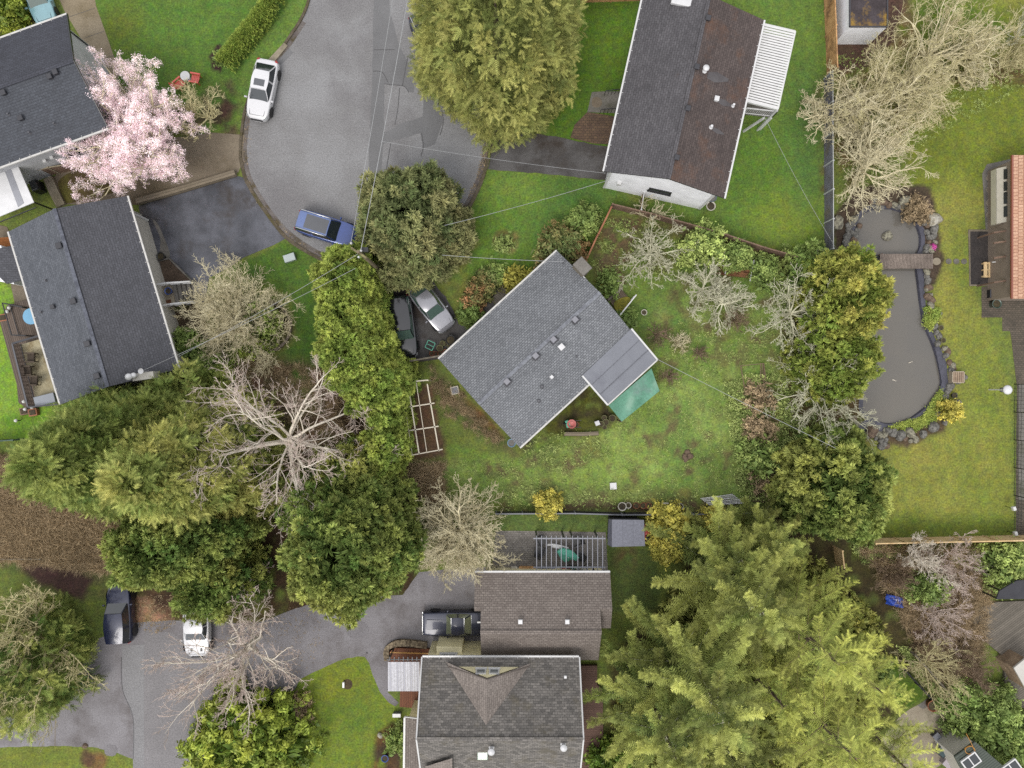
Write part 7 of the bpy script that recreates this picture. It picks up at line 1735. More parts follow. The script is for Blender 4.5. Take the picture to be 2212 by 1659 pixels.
# retaining walls
TIMB = STRIPE('retaining_timbers', S(158, 146, 128), S(92, 82, 70), .2, 'Y', .14, .9, .12, 2, S(132, 120, 102))
def wallrib(label, pts, w, h, mat, curve=False, name='retaining_wall', cat='wall'):
    c = W(*pts[len(pts) // 2]); root = empty(name, (c.x, c.y, 0), label, cat)
    ribbon('wall', pts, w, 0, h, mat, curve=curve, parent=root); return root
wallrib('timber retaining wall along the dark asphalt drive', [(300, 438), (400, 410), (512, 376)], .42, .5, TIMB)
wallrib('pale concrete wall beside the mossy dirt patch', [(108, 386), (118, 410), (136, 446)], .7, .3, CONL)
wallrib('low stone garden wall curving round the red brown deck', [Z(1,3,1140,720), Z(1,3,1135,640), Z(1,3,1170,600), Z(1,3,1230,572), Z(1,3,1330,572), Z(1,3,1480,590)], .5, .3, MK('drystone', S(168, 152, 126), S(112, 98, 80), 5, 8, .3, lo=.42, hi=.58), True, 'stone_wall')
wallrib('low stone edging round the leafless shrub bed', ell(562, 706, 66, 58, 20)[-4:] + ell(562, 706, 66, 58, 20)[:9], .2, .12, MK('edging_stone', S(150, 138, 124), S(104, 94, 84), 4, 9, .25), True, 'stone_edging')
wallrib('long timber sleeper behind the back patio', [Z(2,2,450,430), Z(2,2,600,432), Z(2,2,745,425)], .3, .25, TIMB, False, 'timber_sleeper')
# ------------------------------------------------------------------ rocks of the pond
def rock_mesh(seed, sub=2):
    import bmesh
    g = np.random.default_rng(seed); bm = bmesh.new(); bmesh.ops.create_icosphere(bm, subdivisions=sub, radius=1)
    ax = g.normal(size=(9, 3)); ax /= np.linalg.norm(ax, axis=1)[:, None]; dd = g.uniform(.55, .95, 9)
    for v in bm.verts:
        p = np.array(v.co)
        for a, d in zip(ax, dd):
            s = p @ a
            if s > d: p = p - a * (s - d) * .9
        p = p * (1 + g.normal(0, .03)); v.co = Vector(p); v.co.z *= .62
    me = bpy.data.meshes.new('rock'); bm.to_mesh(me); bm.free(); return me
ROCKM = [MK('rock_grey', S(140, 138, 132), S(98, 96, 92), 2.2, 7, .35, .9, .2, lo=.4, hi=.6), MK('rock_lichen', S(164, 160, 140), S(108, 104, 94), 2.5, 7, .35, lo=.42, hi=.6), MK('rock_white', S(206, 202, 190), S(160, 152, 130), 2.5, 7, .25), MK('rock_brown', S(136, 116, 98), S(98, 82, 70), 2.5, 7, .3)]
RM = {}
for mi in range(4):
    for s in range(4):
        me = rock_mesh(500 + s + 10 * mi); me.materials.append(ROCKM[mi]); RM[mi, s] = me
def rock(p, r, mi=0, label=None, group='stones edging the pond', asp=None, z=None, name='rock'):
    w = W(*p); o = bpy.data.objects.new(name, RM[mi, random.randrange(4)]); COL.objects.link(o)
    a = asp or random.uniform(.7, 1.0); o.scale = (r, r * a, r * random.uniform(.8, 1.1)); o.rotation_euler = (random.uniform(-.15, .15), random.uniform(-.15, .15), random.uniform(0, 6.3))
    o.location = (w.x, w.y, r * .2 if z is None else z)
    return tag(o, label or 'grey angular stone in the ring of edging stones round the pond', 'rock', group)
rock(Z(3,1,1425,245), .72, 2, 'large pale yellow white boulder on the north east bank of the pond', None)
rock(Z(3,1,1430,330), .5, 0, 'flat square grey stone just below the large pale boulder', None)
rock(Z(3,1,590,270), .62, 1, 'large lichened boulder beside the dark slate fence', None)
rock(Z(3,1,1175,90), .6, 1, 'large rounded grey boulder at the north tip of the pond', None)
rock(Z(3,1,1345,110), .6, 3, 'brown boulder north east of the pond', None)
rock(Z(3,1,450,525), .42, 2, 'white rounded stone on the lawn corner by the fences', None)
rock(Z(3,1,1040,375), .45, 1, 'single round rock standing in the pond water', None, z=-.1)
rock(Z(3,2,885,405), .62, 3, 'large brown grey boulder at the south west end of the pond', None)
rock(Z(3,2,1080,420), .42, 0, 'dark wet stone at the south end of the pond', None)
rock(Z(3,2,1140,445), .5, 0, 'pale grey boulder beside the dark wet stone at the pond', None)
rock(Z(3,2,1225,420), .55, 1, 'big lichened grey boulder south of the pond', None)
rock(Z(3,2,1335,430), .4, 0, 'grey boulder standing between the two south bank boulders', None)
rock(Z(3,2,1420,370), .5, 0, 'light grey boulder on the lawn edge south east of the pond', None)
rock(Z(3,2,1525,335), .3, 0, 'small grey stone left of the yellow ball shrub', None)
rock(Z(3,2,1635,165), .34, 0, 'grey stone just above the yellow ball shrub', None)
rock(Z(3,2,1470,260), .28, 1, 'lichened stone between the yellow ball shrub and the pond', None)
random.seed(11)
edge = [(3,1,x,y) for x, y in ((890,85),(925,75),(960,90),(1000,95),(1040,110),(1090,115),(1120,130),(905,125),(940,135),(980,135),(740,240),(700,290),(730,280),(790,300),(770,330),(680,385),(720,350),(750,380),(690,330),(665,430),(700,460),(660,460),(690,490),(720,500),(740,420),(745,350),
   (1240,180),(1275,200),(1310,235),(1340,260),(1375,290),(1370,350),(1385,390),(1420,385),(1390,430),(1440,435),(1370,480),(1400,500),(1360,520),(1365,690),(1370,730),(1375,770),(1385,820),(1365,840),(1400,890),(1380,905),(1415,930),(1400,980),(1490,1050),(1445,1130),(1440,1160),(1450,1210),(1475,1245),(1490,1290),(1460,1310),(1520,1350),(1545,1380),(1535,1410),(1560,1470),(1590,1500),(1610,1520),(1580,1545),(1590,1620),(1640,1640),(1700,1600))]
edge += [(3,2,x,y) for x, y in ((1560,40),(1545,70),(1530,110),(1570,20),(730,310),(760,340),(710,330),(800,430),(850,445),(930,470),(960,440),(1000,440),(1010,480),(1000,400),(1040,400),(990,520),(1020,540),(975,540),(1180,470),(1230,490),(1270,480),(870,370),(940,430),(970,490))]
for e in edge: rock(Z(*e), random.uniform(.2, .4), random.choice([0, 0, 1, 3]))
# footbridge
br = empty('footbridge', W(*Z(3,1,1180,600)), 'weathered plank footbridge crossing the pond', 'bridge')
bz = .42; A0, A1, B0, B1 = W(*Z(3,1,970,535), bz), W(*Z(3,1,1425,535), bz), W(*Z(3,1,955,662), bz), W(*Z(3,1,1425,662), bz)
PLK = MK('bridge_planks', S(160, 146, 136), S(128, 116, 108), 1.2, 9, .25)
m = MB(); n = 38
for k in range(n):
    t = (k + .5) / n; p, q_ = A0.lerp(A1, t), B0.lerp(B1, t); m.bar(p + Vector((0, 0, random.uniform(-.008, .008))), q_, (A1 - A0).length / n - .02, .04)
m.build('planks', PLK, br)
for P_, Q_ in ((A0, A1), (B0, B1)):
    m = MB(); m.bar(P_ + Vector((0, .08 if P_ is B0 else -.08, -.12)), Q_ + Vector((0, .08 if P_ is B0 else -.08, -.12)), .1, .2); m.build('beam', WBRN, br)
    m = MB(); m.bar(P_ + Vector((.2, 0, -.7)), P_ + Vector((.2, 0, -.1)), .12); m.build('pier', WBRN, br)
m = MB(); m.bar(W(*Z(3,1,940,548), .2), W(*Z(3,1,940,655), .2), .5, .15); m.build('step', WBLK, br)
FISH = PAINT('koi_white', S(236, 226, 208), .4, 0, .3)
for (p, a, lb) in ((Z(3,1,1225,1472), .3, 'small white koi near the surface in the middle of the pond'), (Z(3,1,1085,1625), -.4, 'white koi near the surface in the lower pond')):
    w = W(*p, -.14); m = MB(); m.lathe((0, 0, 0), [(.005, -.13), (.035, -.08), (.045, 0), (.03, .08), (.01, .13)], 8, axis='X'); m.mesh([(.12, 0, 0), (.22, .06, .01), (.18, 0, 0), (.22, -.06, .01)], [(0, 1, 2, 3)]); o = m.build('koi', FISH); o.location = (w.x, w.y, -.13); o.rotation_euler = (0, 0, a); tag(o, lb, 'fish')
# crate on the pond edge
cr = empty('wooden_crate', W(*Z(3,1,1645,1600)), 'small slatted wooden crate among the stones on the east bank of the pond', 'crate'); w = W(*Z(3,1,1645,1600), .5)
m = MB(); 
for k in range(5): m.box(Vector((w.x - .34 + .17 * k, w.y, .5)), (.14, .8, .03))
m.build('slats', MK('crate_slats', S(176, 154, 132), S(150, 128, 108), 2, 9, .15), cr); m = MB()
for x, y, a_, b_ in ((0, .42, .95, .06), (0, -.42, .95, .06), (.45, 0, .06, .9), (-.45, 0, .06, .9)): m.box(Vector((w.x + x, w.y + y, .27)), (a_, b_, .5))
m.build('frame', MK('crate_frame', S(190, 176, 156), None, 2, 9, .15), cr)
# ------------------------------------------------------------------ pots, tubs, furniture
def pot(p, r, h, mat, label, fill='soil', group=None, cat='plant pot', name='plant_pot', z=0):
    w = W(*p, h + z); root = empty(name, (w.x, w.y, z), label, cat, group)
    m = MB(); m.lathe((w.x, w.y, z), [(r * .72, 0), (r, h), (r * 1.08, h), (r * 1.08, h - .03), (r * .86, h - .02), (r * .84, h - .07)], 18, close=False); m.build('pot', mat, root)
    m = MB(); m.lathe((w.x, w.y, z + h - .07), [(r * .85, 0), (.01, .01)], 14, close=False)
    m.build('soil' if fill == 'soil' else 'water', SOILM if fill == 'soil' else mw, root); return root
SOILM = MK('pot_soil', S(72, 62, 52), S(92, 84, 56), 4, 9, .3)
PWH = PAINT('pot_white', S(226, 220, 206), .5, 0, .2); PTC = MK('pot_terracotta', S(160, 104, 76), S(136, 86, 64), 2, 9, .1); PBK = PAINT('pot_black', S(44, 44, 46), .5, 0, .2); PGN = MK('pot_olive', S(136, 136, 96), S(112, 112, 80), 2, 9, .1); PBL = PAINT('tub_blue', S(40, 84, 170), .35, 0, .4); PTL = PAINT('plastic_teal', S(88, 190, 160), .4, 0, .2)
pot(Z(2,1,1720,120), .34, .45, PWH, 'white round planter ring at the south east corner of the white house')
pot(Z(2,1,1142,1040), .22, .3, PWH, 'white pot alone on the grass east of the wooden landing')
pot(Z(2,2,953,1060), .32, .4, PWH, 'largest white ring pot beside the black fence')
pot(Z(2,2,1006,1050), .22, .3, PWH, 'smaller white pot just right of the largest ring pot by the black fence')
pot(Z(2,2,1455,1060), .24, .3, PWH, 'white ring pot at the east end of the black fence row')
for x in (1075, 1135, 1180): pot(Z(2,2,x,1052), .24, .3, PTC, 'brown pot in the row of three brown pots along the black fence', group='brown pots by the black fence')
for x, y, r_ in ((775,345,.22),(812,330,.24),(797,292,.2),(800,372,.18)): pot(Z(2,2,x,y), r_, .28, PGN, 'olive rimmed pot in the cluster at the back patio corner', group='pots on the back patio')
pot(Z(2,2,868,295), .26, .4, PGN, 'olive tub tipped beside the green tarp corner'); pot(Z(2,2,558,350), .2, .3, PTC, 'brown pot beside the pink wheelbarrow')
for x, y, r_ in ((1610,1308,.2),(1588,1348,.24),(1635,1378,.18),(1590,1395,.18),(1550,1400,.2),(1680,1335,.22),(1640,1310,.18),(1520,1395,.2)): pot(Z(1,1,x,y), r_, .28, PGN if y < 1360 else PTC, 'small round plant pot in the cluster at the end of the middle house drive', group='pots at the end of the middle house drive')
pot(Z(1,1,1680,1280), .36, .5, PBK, 'black round tub at the eave by the middle house drive')
pot(Z(3,1,1497,1172), .2, .28, PGN, 'upper of two small pots on the east bank of the pond'); pot(Z(3,1,1518,1280), .2, .28, PGN, 'lower of two small pots on the east bank of the pond')
pot(Z(3,2,1615,98), .2, .3, PBK, 'black pot on the pond lawn above the yellow ball shrub')
pot(Z(0,1,1385,555), .3, .5, PBK, 'dark round tub beside the east wall of the blue grey roofed house')
pot(Z(0,1,1450,855), .26, .45, PBL, 'blue glazed tub on the landing with white handrails', z=.95)
pot((1105, 957), .3, .8, PAINT('water_butt_blue', S(140, 176, 206), .4), 'pale blue water barrel at the south corner of the light grey roof', fill='water', cat='barrel', name='water_barrel')
pot(Z(2,1,1730,45), .34, .9, PAINT('barrel_slate', S(110, 124, 132), .4), 'grey blue barrel under the eave at the corner of the white house', fill='water', cat='barrel', name='water_barrel')
pot(Z(3,1,1980,965), .34, .6, PAINT('tub_green', S(70, 96, 84), .4), 'dark green tub on the paving beside the tiled house')
pot(Z(3,3,1430,1125), .42, .55, PTC, 'big terracotta planter on the bottom right patio')
pot(Z(1,3,1113,1580), .26, .5, PBL, 'blue glazed pot in the border west of the cream house'); pot(Z(1,3,1845,640), .3, .95, PAINT('bin_grey', S(150, 152, 158), .4), 'grey round bin beside the garage wall', cat='bin', name='waste_bin'); pot(Z(1,3,1905,640), .32, .95, PBK, 'black round bin next to the grey bin', cat='bin', name='waste_bin')
pot(Z(3,3,2180,1560), .3, .5, PAINT('tub_bright_green', S(60, 132, 96), .4), 'green tub in the bottom right corner'); pot(Z(3,3,2165,1520), .22, .3, PWH, 'pale pot above the green tub in the bottom right corner')
pot(Z(3,3,1912,1415), .2, .2, PWH, 'white ring pot in the dark strip beside the ribbed roof')
pot(Z(0,0,430,1545), .2, .3, PWH, 'white pot on the pale concrete beside the barbecue')
for p, lb in ((Z(0,2,202,152), 'upper white globe light on the planter at the deck corner'), (Z(0,2,213,218), 'middle white globe light on the planter at the deck corner'), (Z(0,2,272,200), 'white globe light on the red brown planter box'), (Z(0,2,133,317), 'white globe light on the lawn left of the house'), (Z(0,1,75,1000), 'white globe at the top of the small upper deck'), (Z(0,1,57,1032), 'white globe just below the upper deck globe')):
    w = W(*p, .6); r0 = empty('globe_light', (w.x, w.y, 0), lb, 'garden light'); m = MB(); m.lathe((w.x, w.y, .55), [(.01, -.13), (.1, -.09), (.14, 0), (.1, .1), (.01, .13)], 12); m.build('globe', PAINT('globe_white_%d' % len(bpy.data.materials), S(240, 240, 236), .3), r0); m = MB(); m.tube([(w.x, w.y, 0), (w.x, w.y, .45)], .04, 6); m.build('stem', BLK, r0)
def boxthing(name, label, cat, p, size, mat, rz=0, z=0, bevel=.02, parts=()):
    w = W(*p, z + size[2]); root = empty(name, (w.x, w.y, z), label, cat)
    m = MB(); m.box(Vector((w.x, w.y, z + size[2] / 2)), size, rz, bevel=bevel); m.build('body', mat, root)
    return root, w
def lid(root, w, size, z, mat, rz, name='lid', k=1.04):
    m = MB(); m.box(Vector((w.x, w.y, z)), (size[0] * k, size[1] * k, .05), rz, bevel=.02); m.build(name, mat, root)
r0, w = boxthing('utility_box', 'light grey utility box on the lawn beside the blue estate car', 'utility box', Z(1,1,288,567), (.85, .55, .35), PAINT('utility_grey', S(176, 188, 188), .5), R(18)); lid(r0, w, (.85, .55), .37, PAINT('utility_lid', S(192, 204, 204), .5), R(18))
r0, w = boxthing('white_tray', 'white square board lying in the south bed of the middle garden', 'board', Z(2,2,875,882), (.5, .5, .12), WHT, R(3)); lid(r0, w, (.5, .5), .14, VENTW, R(3))
r0, w = boxthing('access_box', 'pale rimmed grey square box near the trellis and the house wall', 'box', Z(1,2,1718,55), (.62, .62, .2), PWH, R(12)); lid(r0, w, (.44, .44), .21, GRAYR, R(12))
r0, w = boxthing('white_planter', 'white square planter tray beside the black fence', 'planter', Z(2,2,1327,1055), (.6, .5, .25), PWH, 0); lid(r0, w, (.45, .36), .24, SOILM, 0, 'soil', 1)
r0, w = boxthing('white_stool', 'white stool on the back patio beside the pot cluster', 'stool', Z(2,2,738,338), (.34, .34, .4), PWH, R(20)); lid(r0, w, (.34, .34), .42, VENTW, R(20), 'seat')
r0, w = boxthing('manhole_cover', 'white box set in a brown ring on the lower lawn', 'cover', Z(1,3,755,942), (.16, .42, .2), PWH, 0); lid(r0, w, (.16, .42), .21, VENTW, 0)
sheet('mulch_ring', ell(*Z(1,3,790,935), 11, 11), .012, MK('mulch_brown', S(98, 82, 56), S(76, 62, 46), 3, 9, .3), curve=True)
r0, w = boxthing('grey_bench', 'small grey bench on the path below the white patio cover', 'bench', Z(1,3,1215,1205), (.6, .26, .42), GRAYR, 0); lid(r0, w, (.62, .28), .44, WHT, 0, 'seat')
r0, w = boxthing('storage_box', 'grey storage box with dark end on the pale balcony', 'storage box', Z(0,2,385,135), (1.5, .7, .7), PAINT('box_slate', S(136, 142, 152), .4), R(14), .9); lid(r0, w, (1.5, .7), 1.62, PAINT('box_slate_lid', S(150, 156, 166), .4), R(14))
for p, lb in ((Z(0,2,205,235), 'dark planter box left of the deck corner'), (Z(0,2,280,245), 'red brown planter box at the deck corner'), (Z(0,1,20,1085), 'red brown planter box on the upper deck at the left edge')):
    r0, w = boxthing('planter_box', lb, 'planter', p, (.65, .55, .35), WTER if 'red' in lb else WBRN, R(10)); lid(r0, w, (.5, .4), .36, SOILM, R(10), 'soil', 1)
r0, w = boxthing('barbecue', 'covered black barbecue under the edge of the white panel roof', 'barbecue', Z(0,0,290,1600), (.8, .55, 1.0), BLK, R(-68)); lid(r0, w, (.7, .45), 1.05, PAINT('bbq_lid', S(70, 72, 76), .3), R(-68))
r0, w = boxthing('timber_box', 'orange timber box beside the patio roof under the house wall', 'box', Z(0,0,215,1420), (.8, .5, .4), WORG, R(-15)); lid(r0, w, (.8, .5), .42, WORG, R(-15))
r0, w = boxthing('dark_box', 'dark square box on the paving beside the tiled house', 'box', Z(3,1,1948,878), (.5, .6, .4), BLK, 0); lid(r0, w, (.5, .6), .42, PAINT('dark_slate', S(66, 68, 78), .4), 0)
SL = []
# pallet steps by the tiled house
r0 = empty('pallet_steps', W(*Z(3,1,1940,672)), 'pale wooden pallet step on the dark terrace', 'steps'); w = W(*Z(3,1,1940,672), .3)
m = MB()
for k in range(4): m.box(Vector((w.x - .54 + .36 * k, w.y, .3)), (.28, 1.2, .03))
m.build('slats', WNEW, r0); m = MB()
for y in (-.5, 0, .5): m.box(Vector((w.x, w.y + y, .14)), (1.4, .1, .28))
m.build('bearer', WNEW, r0)
# chairs
def chair_proto(name, label, mat, cat='chair', group=None, w=.6, d=.6, arms=True):
    root = empty(name, (0, 0, 0), label, cat, group)
    m = MB()
    for k in range(5): m.box(Vector((-d / 2 + (k + .5) * d / 5, 0, .4)), (d / 5 - .015, w, .03))
    m.build('seat', mat, root)
    m = MB()
    for k in range(5): y = -w / 2 + (k + .5) * w / 5; m.bar((-d / 2, y, .38), (-d / 2 - .28, y, .98), .09, .03)
    m.build('backrest', mat, root)
    for x in (-d / 2 + .04, d / 2 - .04):
        for y in (-w / 2, w / 2):
            m = MB(); m.bar((x, y, 0), (x, y, .6 if arms else .4), .06); m.build('leg', mat, root)
    if arms:
        for y in (-w / 2 - .03, w / 2 + .03):
            m = MB(); m.box(Vector((0, y, .61)), (d + .14, .12, .03)); m.build('armrest', mat, root)
    return root
def place(o, p, rz, z=0, h=.5):
    w = W(*p, h + z); o.location = (w.x, w.y, z); o.rotation_euler = (0, 0, rz); return o
CHB_ = MK('chair_wood_dark', S(96, 84, 72), S(76, 66, 58), 2, 9, .2); CHR_ = PAINT('chair_coral', S(226, 92, 76), .5)
c0 = chair_proto('garden_chair', 'dark wooden garden chair on the pale balcony, nearest the upper rail', CHB_, group='chairs on the pale balcony'); place(c0, Z(0,1,262,1430), PI, .9)
copy_tree(c0, W(*Z(0,1,270,1545), .9), PI + .1, 1, 'dark wooden garden chair on the pale balcony, middle one of three')
copy_tree(c0, W(*Z(0,1,325,1630), .9), PI - .1, 1, 'dark wooden garden chair on the pale balcony, nearest the storage box')
c1 = chair_proto('garden_chair', 'coral red garden chair on the lawn, fully in the open', CHR_, group='coral garden chairs'); place(c1, Z(0,0,1550,720), R(40), 0)
c2 = copy_tree(c1, W(*Z(0,0,1682,675), .5), R(170), 1, 'coral red garden chair right of the small white table, half under bare twigs'); c2.location.z = 0
r0 = empty('side_table', W(*Z(0,0,1598,655)), 'small round white table between the two coral chairs', 'table'); w = W(*Z(0,0,1598,655), .55)
m = MB(); m.lathe((w.x, w.y, .52), [(.36, 0), (.38, .02), (.36, .05)], 20); m.build('table_top', PAINT('table_white', S(224, 226, 228), .4), r0); m = MB(); m.lathe((w.x, w.y, 0), [(.2, 0), (.04, .05), (.04, .52)], 8); m.build('pedestal', WHT, r0)
c3 = chair_proto('patio_chair', 'black patio chair under the west bars of the pergola', PBK, group='black chairs under the pergola'); place(c3, Z(2,2,255,1360), R(-60))
for p, a, lb in ((Z(2,2,245,1440), R(60), 'black patio chair in the middle under the west bars of the pergola'), (Z(2,2,560,1365), R(200), 'black patio chair beyond the teal umbrella under the pergola'), (Z(2,2,575,1480), R(150), 'black patio chair just right of the folded teal umbrella')):
    c = copy_tree(c3, W(*p, .5), a, 1, lb); c.location.z = 0
c = copy_tree(c3, W(*Z(3,1,2000,385), .5), R(180), 1, 'dark chair on the terrace beside the tiled house, the upper one'); c.location.z = .06; c['group'] = 'chairs on the dark terrace'
c = copy_tree(c3, W(*Z(3,1,1995,490), .5), R(180), 1, 'dark chair on the terrace beside the tiled house, the lower one'); c.location.z = .06; c['group'] = 'chairs on the dark terrace'
# terrace beams of the tiled house
pg2 = empty('beam_shelf', W(*Z(3,1,2040,530)), 'brown timber beams between the dark terrace and the tiled house', 'pergola')
for y in (340, 430, 560, 770):
    m = MB(); m.bar(W(*Z(3,1,1950,y + 12), 1.9), W(*Z(3,1,2120,y - 14), 2.1), .12, .14); m.build('beam', WBRN, pg2)
for y in (352, 782):
    m = MB(); p = W(*Z(3,1,1952,y), 1.9); m.bar((p.x, p.y, 0), (p.x, p.y, 1.85), .1); m.build('post', WBRN, pg2)
r0, w = boxthing('white_bench', 'white cushioned bench against the tiled house beside the pallet step', 'bench', Z(3,1,2068,650), (.95, .9, .45), PWH, 0); lid(r0, w, (.9, .85), .48, VENTW, 0, 'cushion')
r0 = empty('white_pole', W(*Z(3,1,2010,602)), 'long white pole lying above the white bench on the terrace', 'pole'); m = MB(); m.tube([W(*Z(3,1,1938,606), .9), W(*Z(3,1,2090,594), .9)], .05, 8); m.build('pole', WHT, r0); m = MB(); m.bar(W(*Z(3,1,2014,600), .0), W(*Z(3,1,2014,600), .88), .06); m.build('stand', WHT, r0)
# trellis frame
tr2 = empty('trellis_frame', W(905, 905), 'white open frame trellis over the brown bed beside the cypress row', 'trellis')
zt_ = 2.1
def TL(*a): return W(*Z(*a), zt_)
for a, b, w_ in ((TL(1,1,1215,1650), TL(1,1,1488,1625), .09), (TL(1,2,1480,0), TL(1,2,1580,575), .09), (TL(1,2,1312,-8), TL(1,2,1410,605), .09), (TL(1,2,1260,-4), TL(1,2,1350,610), .045), (TL(1,2,1385,-12), TL(1,2,1477,592), .045), (TL(1,2,1290,625), TL(1,2,1612,565), .07), (TL(1,2,1250,210), TL(1,2,1542,165), .08), (TL(1,2,1240,415), TL(1,2,1577,365), .08)):
    m = MB(); m.bar(a, b, w_, .07); m.build('rail', PAINT('trellis_cream', S(236, 226, 204), .6) if 'trellis_cream' not in bpy.data.materials else bpy.data.materials['trellis_cream'], tr2)
for a in (TL(1,1,1485,1628), TL(1,2,1510,168), TL(1,2,1550,370), TL(1,2,1580,575), TL(1,2,1290,625), TL(1,2,1240,415)):
    m = MB(); m.bar((a.x, a.y, 0), (a.x, a.y, zt_ - .03), .09); m.build('post', bpy.data.materials['trellis_cream'], tr2)
# garden shed with mower beside it
sh = empty('garden_shed', W(1353, 1150), 'small grey shed with flat panelled roof beside the yellow shrub', 'shed')
s4 = [W(*Z(2,2,838,1170), 2.2), W(*Z(2,2,1140,1175), 2.2), W(*Z(2,2,1150,1400), 2.3), W(*Z(2,2,862,1408), 2.3)]
SHR_ = STRIPE('shed_roof_panels', S(136, 138, 150), S(108, 108, 120), .93, 'X', .03, .5, .03, 1, S(126, 128, 140))
m = MB(); x0 = s4[0].x
rp_ = [Vector((s4[0].x, s4[0].y, 2.0)), Vector((s4[0].x + .25, s4[0].y, 2.25)), Vector((s4[3].x + .0, s4[3].y, 2.25)), Vector((s4[0].x, s4[3].y, 2.0))]
fup(m, [Vector((s4[0].x + .2, s4[0].y, 2.28)), s4[1], s4[2], Vector((s4[3].x, s4[3].y, 2.3))], [(0, 0), (2.8, 0), (2.8, 2), (0, 2)])
for p, q_ in ((Vector((s4[0].x + .2, s4[0].y, 2.28)), s4[1]), (s4[1], s4[2]), (s4[2], Vector((s4[3].x, s4[3].y, 2.3)))): m.face([p, p - Vector((0, 0, .12)), q_ - Vector((0, 0, .12)), q_])
m.build('roof', SHR_, sh)
m = MB(); fup(m, [Vector((s4[0].x + .2, s4[0].y, 2.275)), Vector((s4[3].x, s4[3].y, 2.295)), Vector((s4[3].x - .28, s4[3].y + .1, 1.98)), Vector((s4[0].x, s4[0].y, 1.98))]); m.build('side_roof', PAINT('shed_side', S(92, 94, 106), .5), sh)
m = MB(); m.prism([(s4[0].x + .22, s4[0].y - .12), (s4[1].x - .15, s4[1].y - .12), (s4[2].x - .15, s4[2].y + .15), (s4[3].x - .05, s4[3].y + .15)], 0, 1.95); m.build('wall', VENTD, sh)
r0 = empty('lawn_tractor', W(1398, 1152), 'red machine parked against the east side of the grey shed', 'mower'); REDP = PAINT('paint_red', S(206, 44, 40), .35)
m = MB(); m.box(W(1399, 1150, .5), (.6, 1.2, .35), bevel=.08); m.build('body', REDP, r0)
m = MB(); m.box(W(1401, 1163, .75), (.45, .4, .15), bevel=.05); m.build('seat', BLK, r0)
for y in (1138, 1162):
    m = MB(); wq_ = W(1402, y, .22); m.lathe(wq_, [(.02, -.3), (.22, -.3), (.22, .3), (.02, .3)], 14, axis='X'); m.build('wheel', RUB, r0)
# pergola
pe = empty('pergola', W(1227, 1190), 'grey pergola of thin parallel bars over the paved patio', 'pergola'); PGY = PAINT('pergola_grey', S(150, 152, 164), .5)
zp = 2.45
for x in (213, 255, 297, 340, 382, 425, 468, 523, 568, 610, 652, 695, 740, 783):
    m = MB(); m.bar(W(*Z(2,2,x,1310), zp + .12), W(*Z(2,2,x,1612), zp + .12), .045, .12); m.build('rafter', PGY, pe)
for y in (1333, 1582):
    m = MB(); m.bar(W(*Z(2,2,185,y), zp), W(*Z(2,2,806,y), zp), .09, .14); m.build('beam', PGY, pe)
for x in (215, 450, 525, 745):
    m = MB(); p = W(*Z(2,2,x,1333), zp); m.bar((p.x, p.y, 0), (p.x, p.y, zp - .05), .12); m.build('post', VENTD, pe)
um = empty('folded_umbrella', W(*Z(2,2,485,1490)), 'folded teal garden umbrella lying over the table under the pergola', 'umbrella'); w = W(*Z(2,2,485,1490), .9); TEAL = PAINT('canvas_teal', S(104, 196, 170), .7, 0, 0)
V = [(-.85, .35, 0), (-.5, .62, .05), (.1, .5, .0), (.45, .3, .05), (.85, -.1, 0), (.6, -.32, .05), (.2, -.25, 0), (-.2, -.45, .06), (-.55, -.2, 0)]
m = MB(); cc_ = Vector((0, .05, .3))
for i in range(9): m.face([w + Vector(V[i]), w + Vector(V[(i + 1) % 9]), w + cc_]); m.face([w + Vector(V[(i + 1) % 9]), w + Vector(V[i]), w + Vector(V[i]) - Vector((0, 0, .3)), w + Vector(V[(i + 1) % 9]) - Vector((0, 0, .3))])
m.build('canopy', TEAL, um); m = MB(); m.tube([(w.x, w.y, 0), (w.x, w.y, 1.3)], .03, 8); m.build('pole', WHT, um)
sw_ = empty('white_bench', W(*Z(2,2,395,1400)), 'curved white lounger under the middle bars of the pergola', 'lounger'); pts_ = [W(*Z(2,2,*c), .5) for c in ((305, 1390), (360, 1388), (400, 1395), (450, 1405), (488, 1420))]
m = MB()
for i in range(4): m.bar(pts_[i], pts_[i + 1], .12, .06)
m.build('frame', WHT, sw_); m = MB(); m.box(W(*Z(2,2,392,1405), .5), (.85, .32, .12), R(-12), bevel=.05); m.build('cushion', WHT, sw_)
for k, (x, y) in enumerate(((345, 1388), (470, 1415))):
    m = MB(); p = W(*Z(2,2,x,y), .4); m.bar((p.x, p.y, 0), (p.x, p.y, .47), .05); m.build('leg', WHT, sw_)
